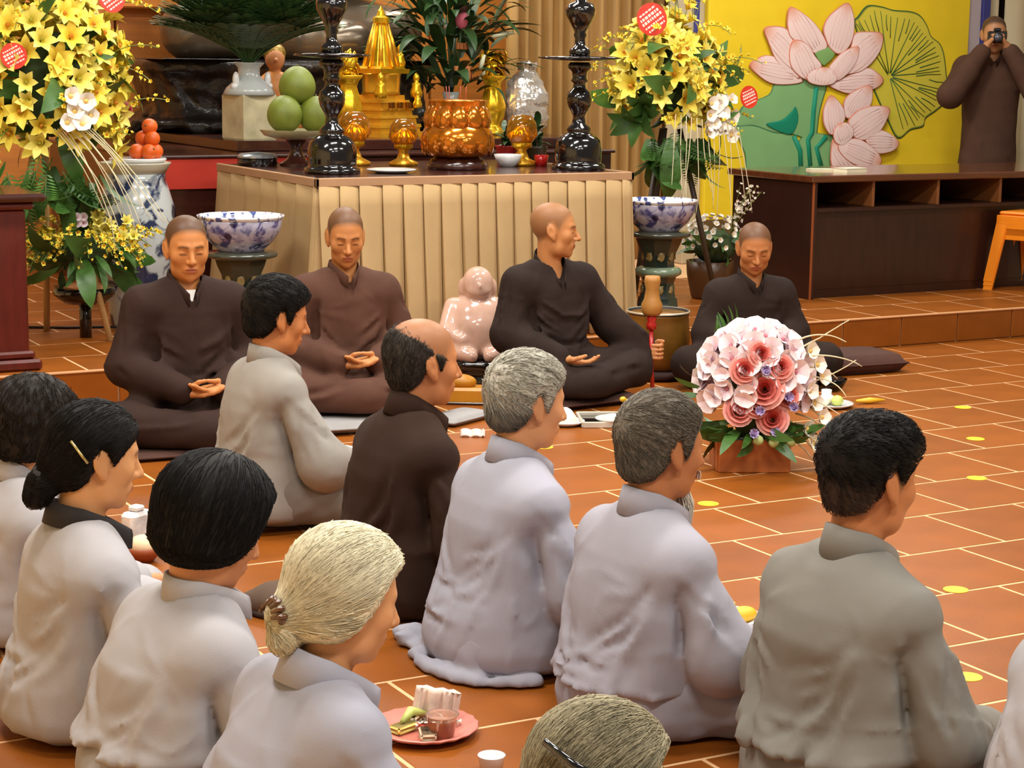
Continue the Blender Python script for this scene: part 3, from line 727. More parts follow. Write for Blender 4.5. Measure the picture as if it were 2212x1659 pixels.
# pillars beside the mural
M_lav = mat('lavender_paint', (186, 172, 178), rough=0.7, var=0.05); M_blue = mat('blue_cloth', (58, 60, 132), rough=0.7); M_beige = mat('beige_paint', (196, 182, 150), rough=0.7)
pl = empty('wall_pillar', (7.30, 10.86, ZP), label='narrow beige pillar with blue strip between curtain and lotus mural', cat='pillar')
MB().box((-0.09, 0, 0), (0.07, 0.25, 3.2), 0.006).build('shaft', M_beige, pl, smooth=False); MB().box((-0.045, -0.02, 1.52), (-0.01, 0.0, 3.2), 0.003).build('blue_strip', M_blue, pl, smooth=False)
pl = empty('wall_pillar', (9.62, 10.86, ZP), label='narrow lavender pillar with blue strip beside the photographer', cat='pillar')
MB().box((-0.03, -0.03, 0), (0.11, 0.25, 3.2), 0.006).build('shaft', M_lav, pl, smooth=False); MB().box((0.11, -0.05, 0), (0.18, 0.1, 3.2), 0.004).build('blue_strip', M_blue, pl, smooth=False)
M_crc = mat('cream_curtain', (222, 208, 172), rough=0.8, var=0.04)
v, f = pleats(0, 0.17, 0, 3.0, 0.085, 0.03, 5); MB().add(v, f).build('curtain', M_crc, loc=(9.83, 10.95, ZP), label='narrow cream curtain directly behind the photographer', cat='curtain').modifiers.new('thick', 'SOLIDIFY').thickness = 0.004
v, f = pleats(0, 0.75, 0, 3.0, 0.20, 0.03, 6); MB().add(v, f).build('curtain', M_crc, loc=(10.06, 10.95, ZP), label='wide cream curtain at the picture edge beyond the dark gap', cat='curtain').modifiers.new('thick', 'SOLIDIFY').thickness = 0.004
MB().box((9.7, 11.3, ZP), (11.5, 11.35, 3.2)).build('gap_shade_backing', mat('dark_gap', (26, 20, 18), rough=0.9), smooth=False, label='dark partition seen through the curtain gap', cat='backing')  # dark sheet added so the curtain gap reads as shade
MB().box((9.98, 10.45, ZP), (10.6, 10.50, 1.08), 0.01).build('white_board', mat('white_board', (226, 222, 214), rough=0.6), smooth=False, label='white board standing behind the photographer', cat='board')

# lotus mural
PETALS = [
     [(7.666, 1.508), (7.756, 1.565), (7.842, 1.572), (7.955, 1.534), (8.04, 1.469), (8.12, 1.403), (8.02, 1.379), (7.856, 1.383), (7.738, 1.439)] ,
     [(8.819, 1.411), (8.754, 1.469), (8.666, 1.497), (8.521, 1.448), (8.414, 1.409), (8.343, 1.375), (8.393, 1.347), (8.503, 1.318), (8.626, 1.328), (8.76, 1.358)] ,
     [(7.774, 1.751), (7.863, 1.771), (7.957, 1.754), (8.019, 1.676), (8.06, 1.554), (8.084, 1.422), (8.03, 1.436), (7.958, 1.468), (7.872, 1.552), (7.81, 1.663)] ,
     [(8.783, 1.735), (8.653, 1.747), (8.543, 1.731), (8.512, 1.635), (8.475, 1.52), (8.473, 1.443), (8.497, 1.448), (8.618, 1.473), (8.725, 1.551), (8.788, 1.648)] ,
     [(7.986, 1.901), (8.117, 1.846), (8.216, 1.773), (8.285, 1.689), (8.306, 1.628), (8.225, 1.584), (8.103, 1.639), (7.995, 1.694), (7.963, 1.759), (7.959, 1.834)] ,
     [(8.466, 1.939), (8.518, 1.873), (8.534, 1.788), (8.526, 1.702), (8.482, 1.625), (8.405, 1.586), (8.331, 1.623), (8.292, 1.68), (8.264, 1.755), (8.297, 1.831), (8.366, 1.889)] ,
     [(8.019, 1.68), (8.126, 1.658), (8.201, 1.574), (8.264, 1.508), (8.218, 1.47), (8.161, 1.413), (8.125, 1.413), (8.065, 1.441), (7.997, 1.506), (7.981, 1.609)] ,
     [(8.566, 1.645), (8.576, 1.578), (8.542, 1.511), (8.473, 1.443), (8.39, 1.404), (8.351, 1.452), (8.319, 1.49), (8.359, 1.538), (8.44, 1.605)] ,
     [(8.283, 1.499), (8.35, 1.481), (8.398, 1.433), (8.378, 1.395), (8.319, 1.375), (8.235, 1.375), (8.156, 1.394), (8.13, 1.436), (8.17, 1.474), (8.229, 1.489)] ,
     [(8.685, 1.377), (8.713, 1.309), (8.693, 1.231), (8.609, 1.183), (8.494, 1.145), (8.46, 1.212), (8.469, 1.28), (8.551, 1.338)] ,
     [(8.373, 1.0), (8.447, 0.98), (8.536, 0.921), (8.579, 0.813), (8.468, 0.81), (8.37, 0.826)] ,
     [(8.346, 1.308), (8.447, 1.232), (8.475, 1.154), (8.453, 1.111), (8.407, 1.058), (8.353, 1.034), (8.296, 1.097), (8.281, 1.165), (8.289, 1.232)] ,
     [(8.964, 0.975), (8.865, 1.045), (8.764, 1.065), (8.679, 1.027), (8.656, 0.993), (8.721, 0.938), (8.773, 0.898), (8.91, 0.916)] ,
     [(8.862, 1.216), (8.835, 1.123), (8.765, 1.036), (8.643, 0.993), (8.55, 1.018), (8.541, 1.067), (8.495, 1.125), (8.583, 1.202), (8.73, 1.236)] ,
     [(8.808, 0.834), (8.772, 0.908), (8.644, 0.988), (8.532, 1.009), (8.412, 0.961), (8.464, 0.883), (8.578, 0.823), (8.741, 0.801)] ,
     [(8.422, 1.116), (8.489, 1.116), (8.547, 1.067), (8.532, 1.009), (8.46, 0.961), (8.392, 0.981), (8.369, 1.039), (8.387, 1.087)] ,
]
LEAF_OUT = [(8.545, 1.817), (8.574, 1.846), (8.655, 1.924), (8.779, 1.922), (8.892, 1.9), (9.042, 1.894), (9.133, 1.867), (9.2, 1.8), (9.244, 1.723), (9.324, 1.675), (9.367, 1.606), (9.392, 1.508), (9.403, 1.449), (9.438, 1.31), (9.415, 1.26), (9.315, 1.191), (9.228, 1.141), (9.206, 1.082), (9.092, 1.058), (8.981, 1.0)]
LEAF_C = (8.874, 1.436)
LEAF_IN = [(8.872, 1.143), (8.721, 1.387), (8.58, 1.722)]
LEAF_A = [(7.885, 1.383), (7.836, 1.308), (7.653, 1.247), (7.598, 1.195), (7.567, 1.102), (7.717, 1.101), (7.893, 1.052), (8.059, 1.037), (8.18, 1.002), (8.252, 1.002), (8.279, 1.193), (8.331, 1.366), (8.328, 1.423), (7.995, 1.421)]
LEAF_B = [(7.556, 1.088), (7.717, 1.101), (7.893, 1.052), (8.048, 1.032), (8.125, 0.907), (8.126, 0.753), (7.719, 0.76), (7.655, 0.913), (7.593, 1.027)]
LEAF_C2 = [(8.178, 1.041), (8.323, 1.039), (8.41, 1.0), (8.386, 0.748), (8.108, 0.753), (8.087, 0.955)]
POD = [(7.821, 1.11), (7.949, 1.138), (8.029, 1.194), (8.063, 1.227), (8.089, 1.165), (8.08, 1.099), (8.035, 1.042), (7.952, 1.052)]
SEED = [(8.181, 1.621), (8.276, 1.64), (8.379, 1.624), (8.364, 1.566), (8.311, 1.523), (8.282, 1.509), (8.245, 1.537), (8.213, 1.574)]
STEMS = [[(8.235, 1.361), (8.219, 1.194), (8.214, 1.05), (8.18, 1.002), (8.214, 0.78)], [(8.336, 1.02), (8.255, 0.944), (8.317, 0.779)], [(8.06, 1.027), (8.118, 0.926), (8.13, 0.782)]]

YM = 10.80
M_mur = mat('mural_paint', (240, 210, 50), rough=0.55, var=0.04, attr=True, spec=0.3)
YEL = lin((238, 206, 40)); PINK = lin((242, 214, 208)); EDGE = lin((206, 128, 104)); TIP = lin((226, 150, 112)); GRN = lin((128, 176, 116)); TEAL = lin((24, 136, 104)); LYEL = lin((214, 200, 66)); DGR = lin((52, 92, 44))
mu = empty('lotus_mural', (8.47, YM, ZP), label='yellow wall mural of pink lotus flowers and large round leaves', cat='mural')
def mloc(p, off): return (p[0] - 8.47, -off, p[1] - ZP)
def smooth_poly(P, n=4):
    out = []; N = len(P)
    for i in range(N):
        p0, p1, p2, p3 = [np.array(P[(i + q) % N]) for q in (-1, 0, 1, 2)]
        for k in range(n):
            t = k / n; out.append(0.5 * ((2 * p1) + (-p0 + p2) * t + (2 * p0 - 5 * p1 + 4 * p2 - p3) * t * t + (-p0 + 3 * p1 - 3 * p2 + p3) * t ** 3))
    return [tuple(q) for q in out]
def relief(name, P, off, h, ce, cm, ctip=None, parent=None, smooth=True, edge=0.968, vein=None):
    Q = smooth_poly(P) if smooth else P; c = np.mean(np.array(Q), 0); tip = np.array(P[0]); v = []; col = []; f = []; n = len(Q)
    size = max(np.linalg.norm(np.array(q) - tip) for q in Q)
    for k, (s, hh) in enumerate(((1, 0), (1, h * .5), (edge, h * .62), (edge - 0.03, h * .65), (.7, h * .85), (.4, h), (.15, h))):
        for q in Q:
            p = c + (np.array(q) - c) * s; v.append(mloc(p, off + hh)); base = np.array(ce if k < 3 else cm)
            if ctip is not None and k >= 3:
                t = max(0, 1 - np.linalg.norm(p - tip) / (size * .26)); base = base * (1 - t) + np.array(ctip) * t
            col.append(base)
        if k:
            for i in range(n): f.append(((k - 1) * n + i, (k - 1) * n + (i + 1) % n, k * n + (i + 1) % n, k * n + i))
    f.append(tuple(6 * n + i for i in range(n)))
    return ob(name, meshdata(name, np.array(v), f, M_mur, True, np.array(col)), parent)
MB().box((-1.13, 0.0, 0.3), (1.125, 0.06, 2.6), 0.004, col=YEL).build('panel', M_mur, mu, smooth=False, usecol=True)
lf = relief('lotus_leaf', LEAF_OUT + LEAF_IN, 0.001, 0.006, DGR, LYEL, None, mu, edge=0.985)
rs = random.Random(2); N = len(LEAF_OUT); vm = MB()
for i in range(0, 40):
    t = i / 40 * (N - 1); a = LEAF_OUT[int(t)]; b = LEAF_OUT[min(N - 1, int(t) + 1)]; q = (a[0] + (b[0] - a[0]) * (t % 1), a[1] + (b[1] - a[1]) * (t % 1)); s0 = 0.05 if i % 3 == 0 else rs.uniform(.45, .7); s1 = rs.uniform(.86, .95)
    pts = [(LEAF_C[0] + (q[0] - LEAF_C[0]) * u + rs.uniform(-.006, .006), LEAF_C[1] + (q[1] - LEAF_C[1]) * u + rs.uniform(-.006, .006)) for u in (s0, (s0 + s1) / 2, s1)]
    vm.tube([mloc(p, 0.0075) for p in pts], [0.0038, 0.0032, 0.002], 5, col=DGR)
vm.build('leaf_veins', M_mur, lf, usecol=True)
for nm, P in (('lotus_leaf', LEAF_A), ('lotus_leaf', LEAF_B), ('lotus_leaf', LEAF_C2)): relief(nm, P, 0.004, 0.008, lin((70, 120, 80)), GRN, None, mu, edge=0.98)
relief('leaf_fold', POD, 0.010, 0.010, lin((30, 110, 84)), TEAL, None, mu)
for st in STEMS: MB().tube([mloc(p, 0.006) for p in st], 0.020, 8, col=TEAL).build('stem', M_mur, mu, usecol=True)
relief('seed_pod', SEED, 0.018, 0.012, lin((96, 130, 70)), lin((132, 176, 104)), None, mu)
for i, P in enumerate(PETALS): 
    pt = relief('petal', P, 0.010 + 0.0022 * i, 0.014, EDGE, PINK, TIP, mu)
    c = np.mean(np.array(P), 0); tip = np.array(P[0]); ax = tip - c; ln = np.linalg.norm(ax); ax /= ln; sd = np.array((-ax[1], ax[0])); vm = MB()
    wd = max(abs((np.array(q) - c) @ sd) for q in P)
    for k in (-.55, -.28, 0, .28, .55): vm.tube([mloc(c + ax * ln * u + sd * wd * k * (1 - .5 * abs(u)), 0.010 + 0.0022 * i + 0.0135) for u in (-.65, -.2, .3, .6)], 0.0013, 4, col=lin((218, 170, 164)))
    vm.build('petal_lines', M_mur, pt, usecol=True)
# ------------------------------------------------------------------ altar table, its cloth and what stands on it
ZA = 0.97; AX0, AX1, AY0, AY1 = 3.475, 5.185, 8.30, 9.62
M_dark = mat('dark_lacquer_wood', (58, 26, 18), rough=0.25, var=0.2, scale=4, stretch=(1, 6, 6), coat=0.4)
M_cab = mat('mahogany', (46, 20, 12), rough=0.36, var=0.18, scale=5, stretch=(6, 1, 1), coat=0.15)
M_eb = mat('ebony_lacquer', (16, 11, 10), rough=0.12, var=0.1, coat=0.8)
M_gold = mat('gold', (236, 176, 50), rough=0.28, metal=0.72, var=0.12, scale=20)
M_goldy = mat('bright_gold', (240, 188, 40), rough=0.2, metal=0.75, var=0.12, scale=20)
M_amber = mat('amber_gold', (204, 116, 20), rough=0.16, metal=0.75, var=0.2, scale=10, coat=0.5)
M_cloth = mat('altar_cloth', (180, 150, 106), rough=0.75, var=0.05, scale=6, bump=0.1, bscale=220, spec=0.25)
M_trim = mat('cloth_trim', (168, 128, 92), rough=0.7)
t = empty('altar_table', ((AX0 + AX1) / 2, (AY0 + AY1) / 2, ZP), label='long dark wooden altar table under the beige pleated cloth', cat='table')
w2, d2 = (AX1 - AX0) / 2, (AY1 - AY0) / 2
MB().box((-w2, -d2, 0.765), (w2, d2, ZA - ZP), 0.006).build('table_top', M_dark, t, smooth=False)
for sx in (-1, 1):
    for sy in (-1, 1): MB().box((sx * (w2 - .06) - .04, sy * (d2 - .06) - .04, 0), (sx * (w2 - .06) + .04, sy * (d2 - .06) + .04, 0.765), 0.005).build('leg', M_dark, t, smooth=False)
def skirt(path, z0, z1, pitch, dep, flare, seed, m=8):
    """box-pleated skirt following a path of (x, y) corner points; outward is to the right of travel"""
    rs = random.Random(seed); pts = []
    for (a, b, pi_, dp) in path:
        a = np.array(a); b = np.array(b); L = np.linalg.norm(b - a); d = (b - a) / L; o = np.array((d[1], -d[0])); s = 0.0
        while s < L - 0.01:
            p = min(pi_ * rs.uniform(.85, 1.15), L - s)
            for u, h in ((.095, -.75), (.040, .35), (.012, 1.10), (.042, 1.14), (.30, .88), (.70, .55), (.96, .15), (1.0, -.5)): pts.append((a + d * (s + p * u), o, dp * h * rs.uniform(.9, 1.1)))
            s += p
        pts.append((b, o, 0.0))
    v = []; f = []; n = len(pts); c = np.array(((AX0 + AX1) / 2, (AY0 + AY1) / 2))
    ph = [rs.uniform(0, 6.28) for _ in range(n)]
    for j in range(m + 1):
        u = 1 - j / m
        for i, (p, o, h) in enumerate(pts):
            q = p + o * (0.004 + h * (0.35 + 0.9 * u) + flare * u ** 1.3) + o * 0.010 * u * math.sin(i * 0.35) 
            v.append((q[0], q[1], z0 + (z1 - z0) * j / m))
    for j in range(m):
        for i in range(n - 1): f.append((j * n + i, (j + 1) * n + i, (j + 1) * n + i + 1, j * n + i + 1))
    return v, f
cl = empty('altar_cloth', ((AX0 + AX1) / 2, (AY0 + AY1) / 2, ZP), label='beige pleated cloth skirting the altar table to the platform', cat='tablecloth')
L0 = lambda v: [(p[0] - (AX0 + AX1) / 2, p[1] - (AY0 + AY1) / 2, p[2] - ZP) for p in v]
v, f = skirt([((AX0, AY1), (AX0, AY0), 0.22, 0.020), ((AX0, AY0), (AX1, AY0), 0.105, 0.030), ((AX1, AY0), (AX1, AY1), 0.10, 0.016)], ZP + 0.004, ZA - 0.035, 0.085, 0.016, 0.045, 3)
o = MB().add(L0(v), f).build('pleated_skirt', M_cloth, cl); o.data.set_sharp_from_angle(angle=R(32)); md = o.modifiers.new('thick', 'SOLIDIFY'); md.thickness = 0.003; md.offset = -1
bm_ = MB()
for a, b in (((AX0 - .006, AY1), (AX0 - .006, AY0 - .006)), ((AX0 - .006, AY0 - .006), (AX1 + .006, AY0 - .006)), ((AX1 + .006, AY0 - .006), (AX1 + .006, AY1))):
    x0, x1 = sorted((a[0], b[0])); y0, y1 = sorted((a[1], b[1])); bm_.box((x0 - .010, y0 - .010, ZA - 0.038), (x1 + .010, y1 + .010, ZA + 0.004), 0.004)
bm_.v = L0(bm_.v); bm_.build('cloth_band', M_trim, cl, smooth=False)

def lathe_thing(name, label, cat, loc, parts, rot=0, group=None, n=40):
    """parts: (part name, profile, material[, ripple])"""
    if len(parts) == 1:
        q = parts[0]; return MB().lathe(q[1], n, ripple=q[3] if len(q) > 3 else None).build(name, q[2], loc=loc, rot=(0, 0, rot), label=label, cat=cat, group=group)
    e = empty(name, loc, (0, 0, rot), label=label, cat=cat, group=group)
    for q in parts: crisp(MB().lathe(q[1], n, ripple=q[3] if len(q) > 3 else None).build(q[0], q[2], e), 50)
    return e
def candlestick(loc, disc, label):
    e = empty('candlestick', loc, label=label, cat='candlestick')
    MB().lathe([(0, 0), (.138, 0), (.140, .018), (.132, .028), (.118, .034), (.120, .050), (.122, .10), (.112, .150), (.085, .178), (.055, .190), (.062, .200), (.060, .215), (.036, .235), (.030, .275), (.040, .295), (.058, .325), (.066, .360), (.058, .395), (.036, .415), (.030, .440), (.045, .452), (.036, .470), (.040, .500), (.062, .520), (.060, .535), (.050, .548)], 40).build('base', M_eb, e)
    MB().lathe([(.0, .552), (disc * .5, .556), (disc, .566), (disc, .574), (disc * .4, .578), (.052, .584), (0, .584)], 40).build('drip_tray', M_eb, e)
    MB().lathe([(.052, .582), (.056, .600), (.050, .618), (.030, .630), (.026, .665), (.034, .685), (.028, .700), (.050, .740), (.074, .785), (.078, .815), (.066, .840), (.034, .850), (.024, .880), (.040, .92), (.034, .97), (.046, 1.0), (.044, 1.03), (0, 1.03)], 40).build('stem', M_eb, e)
    MB().lathe([(.0, 1.03), (.022, 1.03), (.022, 1.20), (.0, 1.20)], 16).build('candle', mat('red_wax', (170, 30, 24), rough=.4), e)
candlestick((3.715, 8.69, ZA), 0.185, 'tall turned ebony candlestick beside the green pomelos')
candlestick((5.065, 8.62, ZA), 0.215, 'tall turned ebony candlestick in front of the gold-brown curtain')

# lotus incense bowl
def petal_pts(w, l, n=6, cup=0.35, bend=0.9):
    v = []; f = []
    for i in range(n + 1):
        u = i / n; wd = w * math.sin(math.pi * min(1, .12 + u * .88)) ** .75 * (1 - .15 * u)
        a = bend * u
        for k in (-1, -.5, 0, .5, 1): v.append((k * wd, l * (math.sin(a) / bend if bend else u) * 0 + l * 0.18 * math.sin(math.pi * u) + cup * wd * (-(k * k)) , l * u))
    for i in range(n):
        for k in range(4): f.append((i * 5 + k, i * 5 + k + 1, i * 5 + k + 6, i * 5 + k + 5))
    return v, f
ib = empty('incense_bowl', (4.47, 8.83, ZA), label='large amber gold lotus incense bowl filled with sand', cat='incense bowl')
MB().lathe([(0, 0), (.15, 0), (.155, .02), (.14, .045), (.12, .06), (0, .06)], 40).build('stand', M_dark, ib)
MB().lathe([(.10, .058), (.15, .075), (.183, .12), (.188, .17), (.165, .215), (.143, .25), (.140, .30), (.150, .345), (.152, .352), (.140, .352), (.132, .33), (.0, .325)], 48).build('bowl', M_amber, ib)
MB().lathe([(0, .334), (.132, .332), (.135, .338), (.06, .350), (0, .352)], 32).build('sand', mat('ash_sand', (214, 178, 124), rough=.95), ib)
pd = MB().add(*petal_pts(.055, .15)).data('petal', M_amber)
for rw, (n, rr, z, tl) in enumerate(((11, .172, .075, -12), (11, .158, .195, 14))):
    for k in range(n):
        a = 2 * math.pi * (k + .5 * rw) / n; o = ob('petal', pd, ib, (rr * math.cos(a), rr * math.sin(a), z), (R(tl if rw else 10), 0, a + math.pi / 2 + math.pi)); md = o.modifiers.new('thick', 'SOLIDIFY'); md.thickness = .006
for k, (dx, dy) in enumerate(((-.05, .02), (.0, -.03), (.06, .03), (-.02, .05))): MB().tube([(dx, dy, .34), (dx * 1.1, dy * 1.1, .42)], .0025, 5).build('incense_stick', mat('incense', (150, 60, 40)), ib)

# offering dish with three pomelos
od = lathe_thing('offering_dish', 'stemmed dish with pale rim carrying three green pomelos', 'dish', (3.80, 9.36, ZA), [
    ('foot', [(0, 0), (.085, 0), (.085, .012), (.055, .03), (.035, .06), (.032, .10), (.06, .135), (0, .135)], M_dark), ('plate', [(0, .135), (.10, .137), (.165, .155), (.185, .178), (.188, .186), (.178, .184), (.10, .160), (0, .156)], mat('celadon', (170, 160, 120), rough=.3, coat=.4))])
M_pom = mat('pomelo_skin', (112, 124, 40), rough=.5, var=.12, scale=14, bump=.15, bscale=160)
def pomelo(loc, r, label):
    e = MB().ball((0, 0, 0), r, 24, 16, bumpf=lambda d: 1 + .12 * max(0, d[2]) ** 3).build('pomelo', M_pom, loc=loc, label=label, cat='fruit', group='pomelos on the offering dish')
    MB().tube([(0, 0, r * 1.10), (0.004, 0, r * 1.19)], .006, 6).build('stalk', mat('stalk', (90, 80, 40)), e)
pomelo((3.722, 9.32, ZA + .262), .092, 'green pomelo lying next to the white vase'); pomelo((3.885, 9.30, ZA + .260), .090, 'green pomelo lying next to the ebony candlestick'); pomelo((3.808, 9.36, ZA + .405), .096, 'green pomelo resting on top of the other two')

# round lacquer box
e = lathe_thing('lacquer_box', 'low round black lacquer box with silvery lid', 'box', (3.615, 9.44, ZA), [('box_body', [(0, 0), (.100, 0), (.105, .01), (.105, .035), (.098, .04), (0, .04)], M_eb), ('lid', [(0, .04), (.106, .04), (.106, .05), (.09, .062), (0, .07)], mat('pewter', (170, 176, 180), rough=.25, metal=.8))])
lathe_thing('plate', 'white plate at the front edge of the altar between candlestick and incense bowl', 'plate', (4.01, 8.64, ZA), [('plate', [(0, 0), (.07, 0), (.115, .012), (.125, .018), (.118, .02), (.07, .009), (0, .008)], mat('white_china', (226, 226, 224), rough=.15, coat=.5))])
lathe_thing('bowl', 'small white bowl beside the incense bowl base', 'bowl', (4.83, 8.95, ZA), [('bowl', [(0, 0), (.04, 0), (.062, .03), (.075, .065), (.07, .065), (.056, .03), (0, .012)], MATS['white_china'])])

# gold lamps with glass
M_glass = mat('clear_glass', (235, 240, 240), rough=.03, trans=1.0, var=0)
M_aglass = mat('amber_glass', (230, 160, 40), rough=.06, trans=.85, var=0)
def lotus_lamp(loc, s, label):
    e = empty('lotus_lamp', loc, label=label, cat='lamp')
    MB().lathe([(0, 0), (.07 * s, 0), (.075 * s, .015 * s), (.035 * s, .035 * s), (.022 * s, .07 * s), (.04 * s, .09 * s), (0, .09 * s)], 24).build('foot', M_gold, e)
    MB().lathe([(0, .09 * s), (.04 * s, .095 * s), (.075 * s, .14 * s), (.065 * s, .20 * s), (.045 * s, .23 * s), (.0, .235 * s)], 24).build('bulb', M_aglass, e)
    q = MB().add(*petal_pts(.032 * s, .11 * s)).data('petal', M_goldy)
    for k in range(8):
        a = 2 * math.pi * k / 8; ob('petal', q, e, (.045 * s * math.cos(a), .045 * s * math.sin(a), .085 * s), (R(26), 0, a - math.pi / 2)).modifiers.new('thick', 'SOLIDIFY').thickness = .003
lotus_lamp((4.34, 9.20, ZA), 1.05, 'gold lotus lamp between the gold stupa and the incense bowl')
lotus_lamp((4.95, 9.02, ZA), 1.15, 'gold lotus lamp on the candlestick side of the incense bowl')
lotus_lamp((4.10, 9.30, ZA), 1.2, 'gold lotus lamp right behind the ebony candlestick')
lathe_thing('votive_cup', 'small red glass cup near the second ebony candlestick', 'cup', (5.02, 8.93, ZA), [('cup', [(0, 0), (.03, 0), (.04, .06), (.036, .06), (.028, .006), (0, .006)], mat('red_glass', (190, 30, 24), rough=.1, trans=.4))])

# rear altar, red cloth, dais
ra = empty('rear_altar', (4.75, 10.95, ZP), label='rear altar table draped in red behind the front altar', cat='table')
MB().box((-1.52, -1.08, 0), (1.28, 1.1, 0.815), 0.004).build('table_body', M_dark, ra, smooth=False)
MB().box((-1.54, -1.10, 0.815), (1.30, 1.12, 0.835), 0.006).build('table_top', M_dark, ra, smooth=False)
MB().box((-1.53, -1.095, 0.655), (-.35, -1.083, 0.814), 0.003).build('red_cloth', mat('red_cloth', (176, 40, 18), rough=.7, var=.12), ra, smooth=False)
MB().box((-0.98, -0.80, 0.835), (1.28, 1.08, 0.895), 0.006).build('dais', M_dark, ra, smooth=False)
ZD = ZP + 0.895
# painted square vase with foliage
M_porc = mat('painted_porcelain', (196, 186, 150), rough=.22, var=.25, scale=9, coat=.5); M_celad = mat('grey_porcelain', (186, 192, 190), rough=.22, var=.06, coat=.5)
pv = empty('porcelain_vase', (3.90, 10.30, ZD), (0, 0, R(12)), label='square painted porcelain vase with white handles holding dark foliage', cat='vase')
MB().lathe([(0, 0), (.150, 0), (.156, .01), (.156, .245), (.150, .255), (0, .255)], 4).build('vase_body', M_porc, pv, rot=(0, 0, R(45)), smooth=False)
MB().lathe([(.15, .252), (.13, .29), (.085, .33), (.062, .36), (.062, .40), (.085, .425), (.088, .43), (.07, .425), (.0, .40)], 28).build('vase_neck', M_celad, pv)
for sx in (-1, 1): MB().ball((sx * .105, -.03, .335), (.02, .02, .045), 10, 8).ball((sx * .115, -.03, .30), (.022, .02, .02), 10, 8).build('handle', MATS['white_china'], pv)
M_ml = mat('dark_leaf', (58, 86, 44), rough=.5, var=.35, scale=12)
def fern(parent, base, n, ln, seed, m, wl=.018, nl=13):
    rs = random.Random(seed); mb = MB()
    for k in range(n):
        a = rs.uniform(0, 6.28); sp = rs.uniform(.05, .8); p = Vector(base); d = Vector((math.cos(a) * sp, math.sin(a) * sp, 1)).normalized(); pts = [p.copy()]
        for i in range(nl):
            d = (d + Vector((math.cos(a) * .07, math.sin(a) * .07, -.05 * sp))).normalized(); p = p + d * ln / nl; pts.append(p.copy())
            sd = d.cross(Vector((0, 0, 1))).normalized()
            if i > 2:
                for q in (-1, 1):
                    o = sd * q * wl * 3.2 * math.sin(math.pi * (i + 1) / (nl + 2)) + d * wl * 1.5; mb.add([p - d * wl * .35, p + o * .5 + d * wl * .5 + Vector((0, 0, .004)), p + o, p + o * .5 - d * wl * .5], [(0, 1, 2, 3)])
        mb.tube(pts, .0025, 4, caps=False)
    o = mb.build('foliage', m, parent, smooth=False); o['kind'] = 'stuff'; return o
fern(pv, (0, 0, .40), 240, .56, 8, M_ml, .040)
# bronze vase with lily leaves and lotus bud
mv = empty('lily_vase', (5.42, 10.80, ZD), label='dark vase of broad lily leaves with a pink lotus bud', cat='vase')
MB().lathe([(0, 0), (.06, 0), (.08, .06), (.07, .16), (.045, .22), (.055, .26), (.05, .26), (.0, .2)], 24).build('vase_body', M_celad, mv)
M_lily = mat('lily_leaf', (46, 74, 34), rough=.42, var=.25, scale=10)
def leaf_data(w, l, bend, m, n=7, nm='leaf'):
    v = []; f = []
    x = 0; z = 0
    for i in range(n + 1):
        u = i / n; a = bend * u; wd = w * math.sin(math.pi * min(1, .06 + .94 * u)) ** .8
        for k in (-1, 0, 1): v.append((k * wd, x, z - abs(k) * -.15 * wd))
        x += math.sin(a) * l / n; z += math.cos(a) * l / n
    for i in range(n):
        for k in (0, 1): f.append((i * 3 + k, i * 3 + k + 1, i * 3 + k + 4, i * 3 + k + 3))
    return meshdata(nm, np.array(v), f, m, True)
lds = [leaf_data(.030, .30, b, M_lily) for b in (.5, 1.2, 1.9)]
rs = random.Random(5)
for k in range(170):
    a = rs.uniform(0, 6.28); h = rs.uniform(.26, .85); sp = rs.uniform(.05, .32); o = ob('leaf', lds[k % 3], mv, (sp * math.cos(a), sp * math.sin(a) * .7, h), (rs.uniform(-1.3, -.4), rs.uniform(-.2, .2), a - math.pi / 2), rs.uniform(.8, 1.35))
for k in range(9): a = k * .7; MB().tube([(0, 0, .22), (math.cos(a) * .05, math.sin(a) * .05, .5), (math.cos(a) * .14, math.sin(a) * .14, .85)], .006, 6).build('stem', M_lily, mv)
MB().ball((-.02, -.18, .70), (.040, .040, .060), 14, 10).build('lotus_bud', mat('lotus_pink', (206, 96, 116), rough=.5), mv)
MB().tube([(0, 0, .22), (-.01, -.12, .45), (-.02, -.18, .65)], .007, 6).build('stem', M_lily, mv)
M_ribbon = mat('orange_ribbon', (176, 104, 50), rough=.5)
for pq in ((-.06, .06, .34, .42, .03, .015, 3), (-.05, .05, .52, .56, .03, .015, 4)): MB().add(*pleats(*pq)).build('ribbon', M_ribbon, mv, loc=(0, -.16, 0)).modifiers.new('t', 'SOLIDIFY').thickness = .003
M_budw = mat('lily_bud', (226, 226, 190), rough=.5)
for (dx, dy, dz, ex, ez) in ((.22, -.12, .60, .14, .03), (.10, -.2, .40, .02, .09), (.12, -.16, .34, .03, .05)): MB().tube([(dx, dy, dz), (dx + ex * .4, dy - .01, dz + ez * .5), (dx + ex, dy - .02, dz + ez)], [.010, .016, .008], 8).build('lily_bud', M_budw, mv)
for q in ((.0, 0), (.08, .02), (.16, .05)): pass

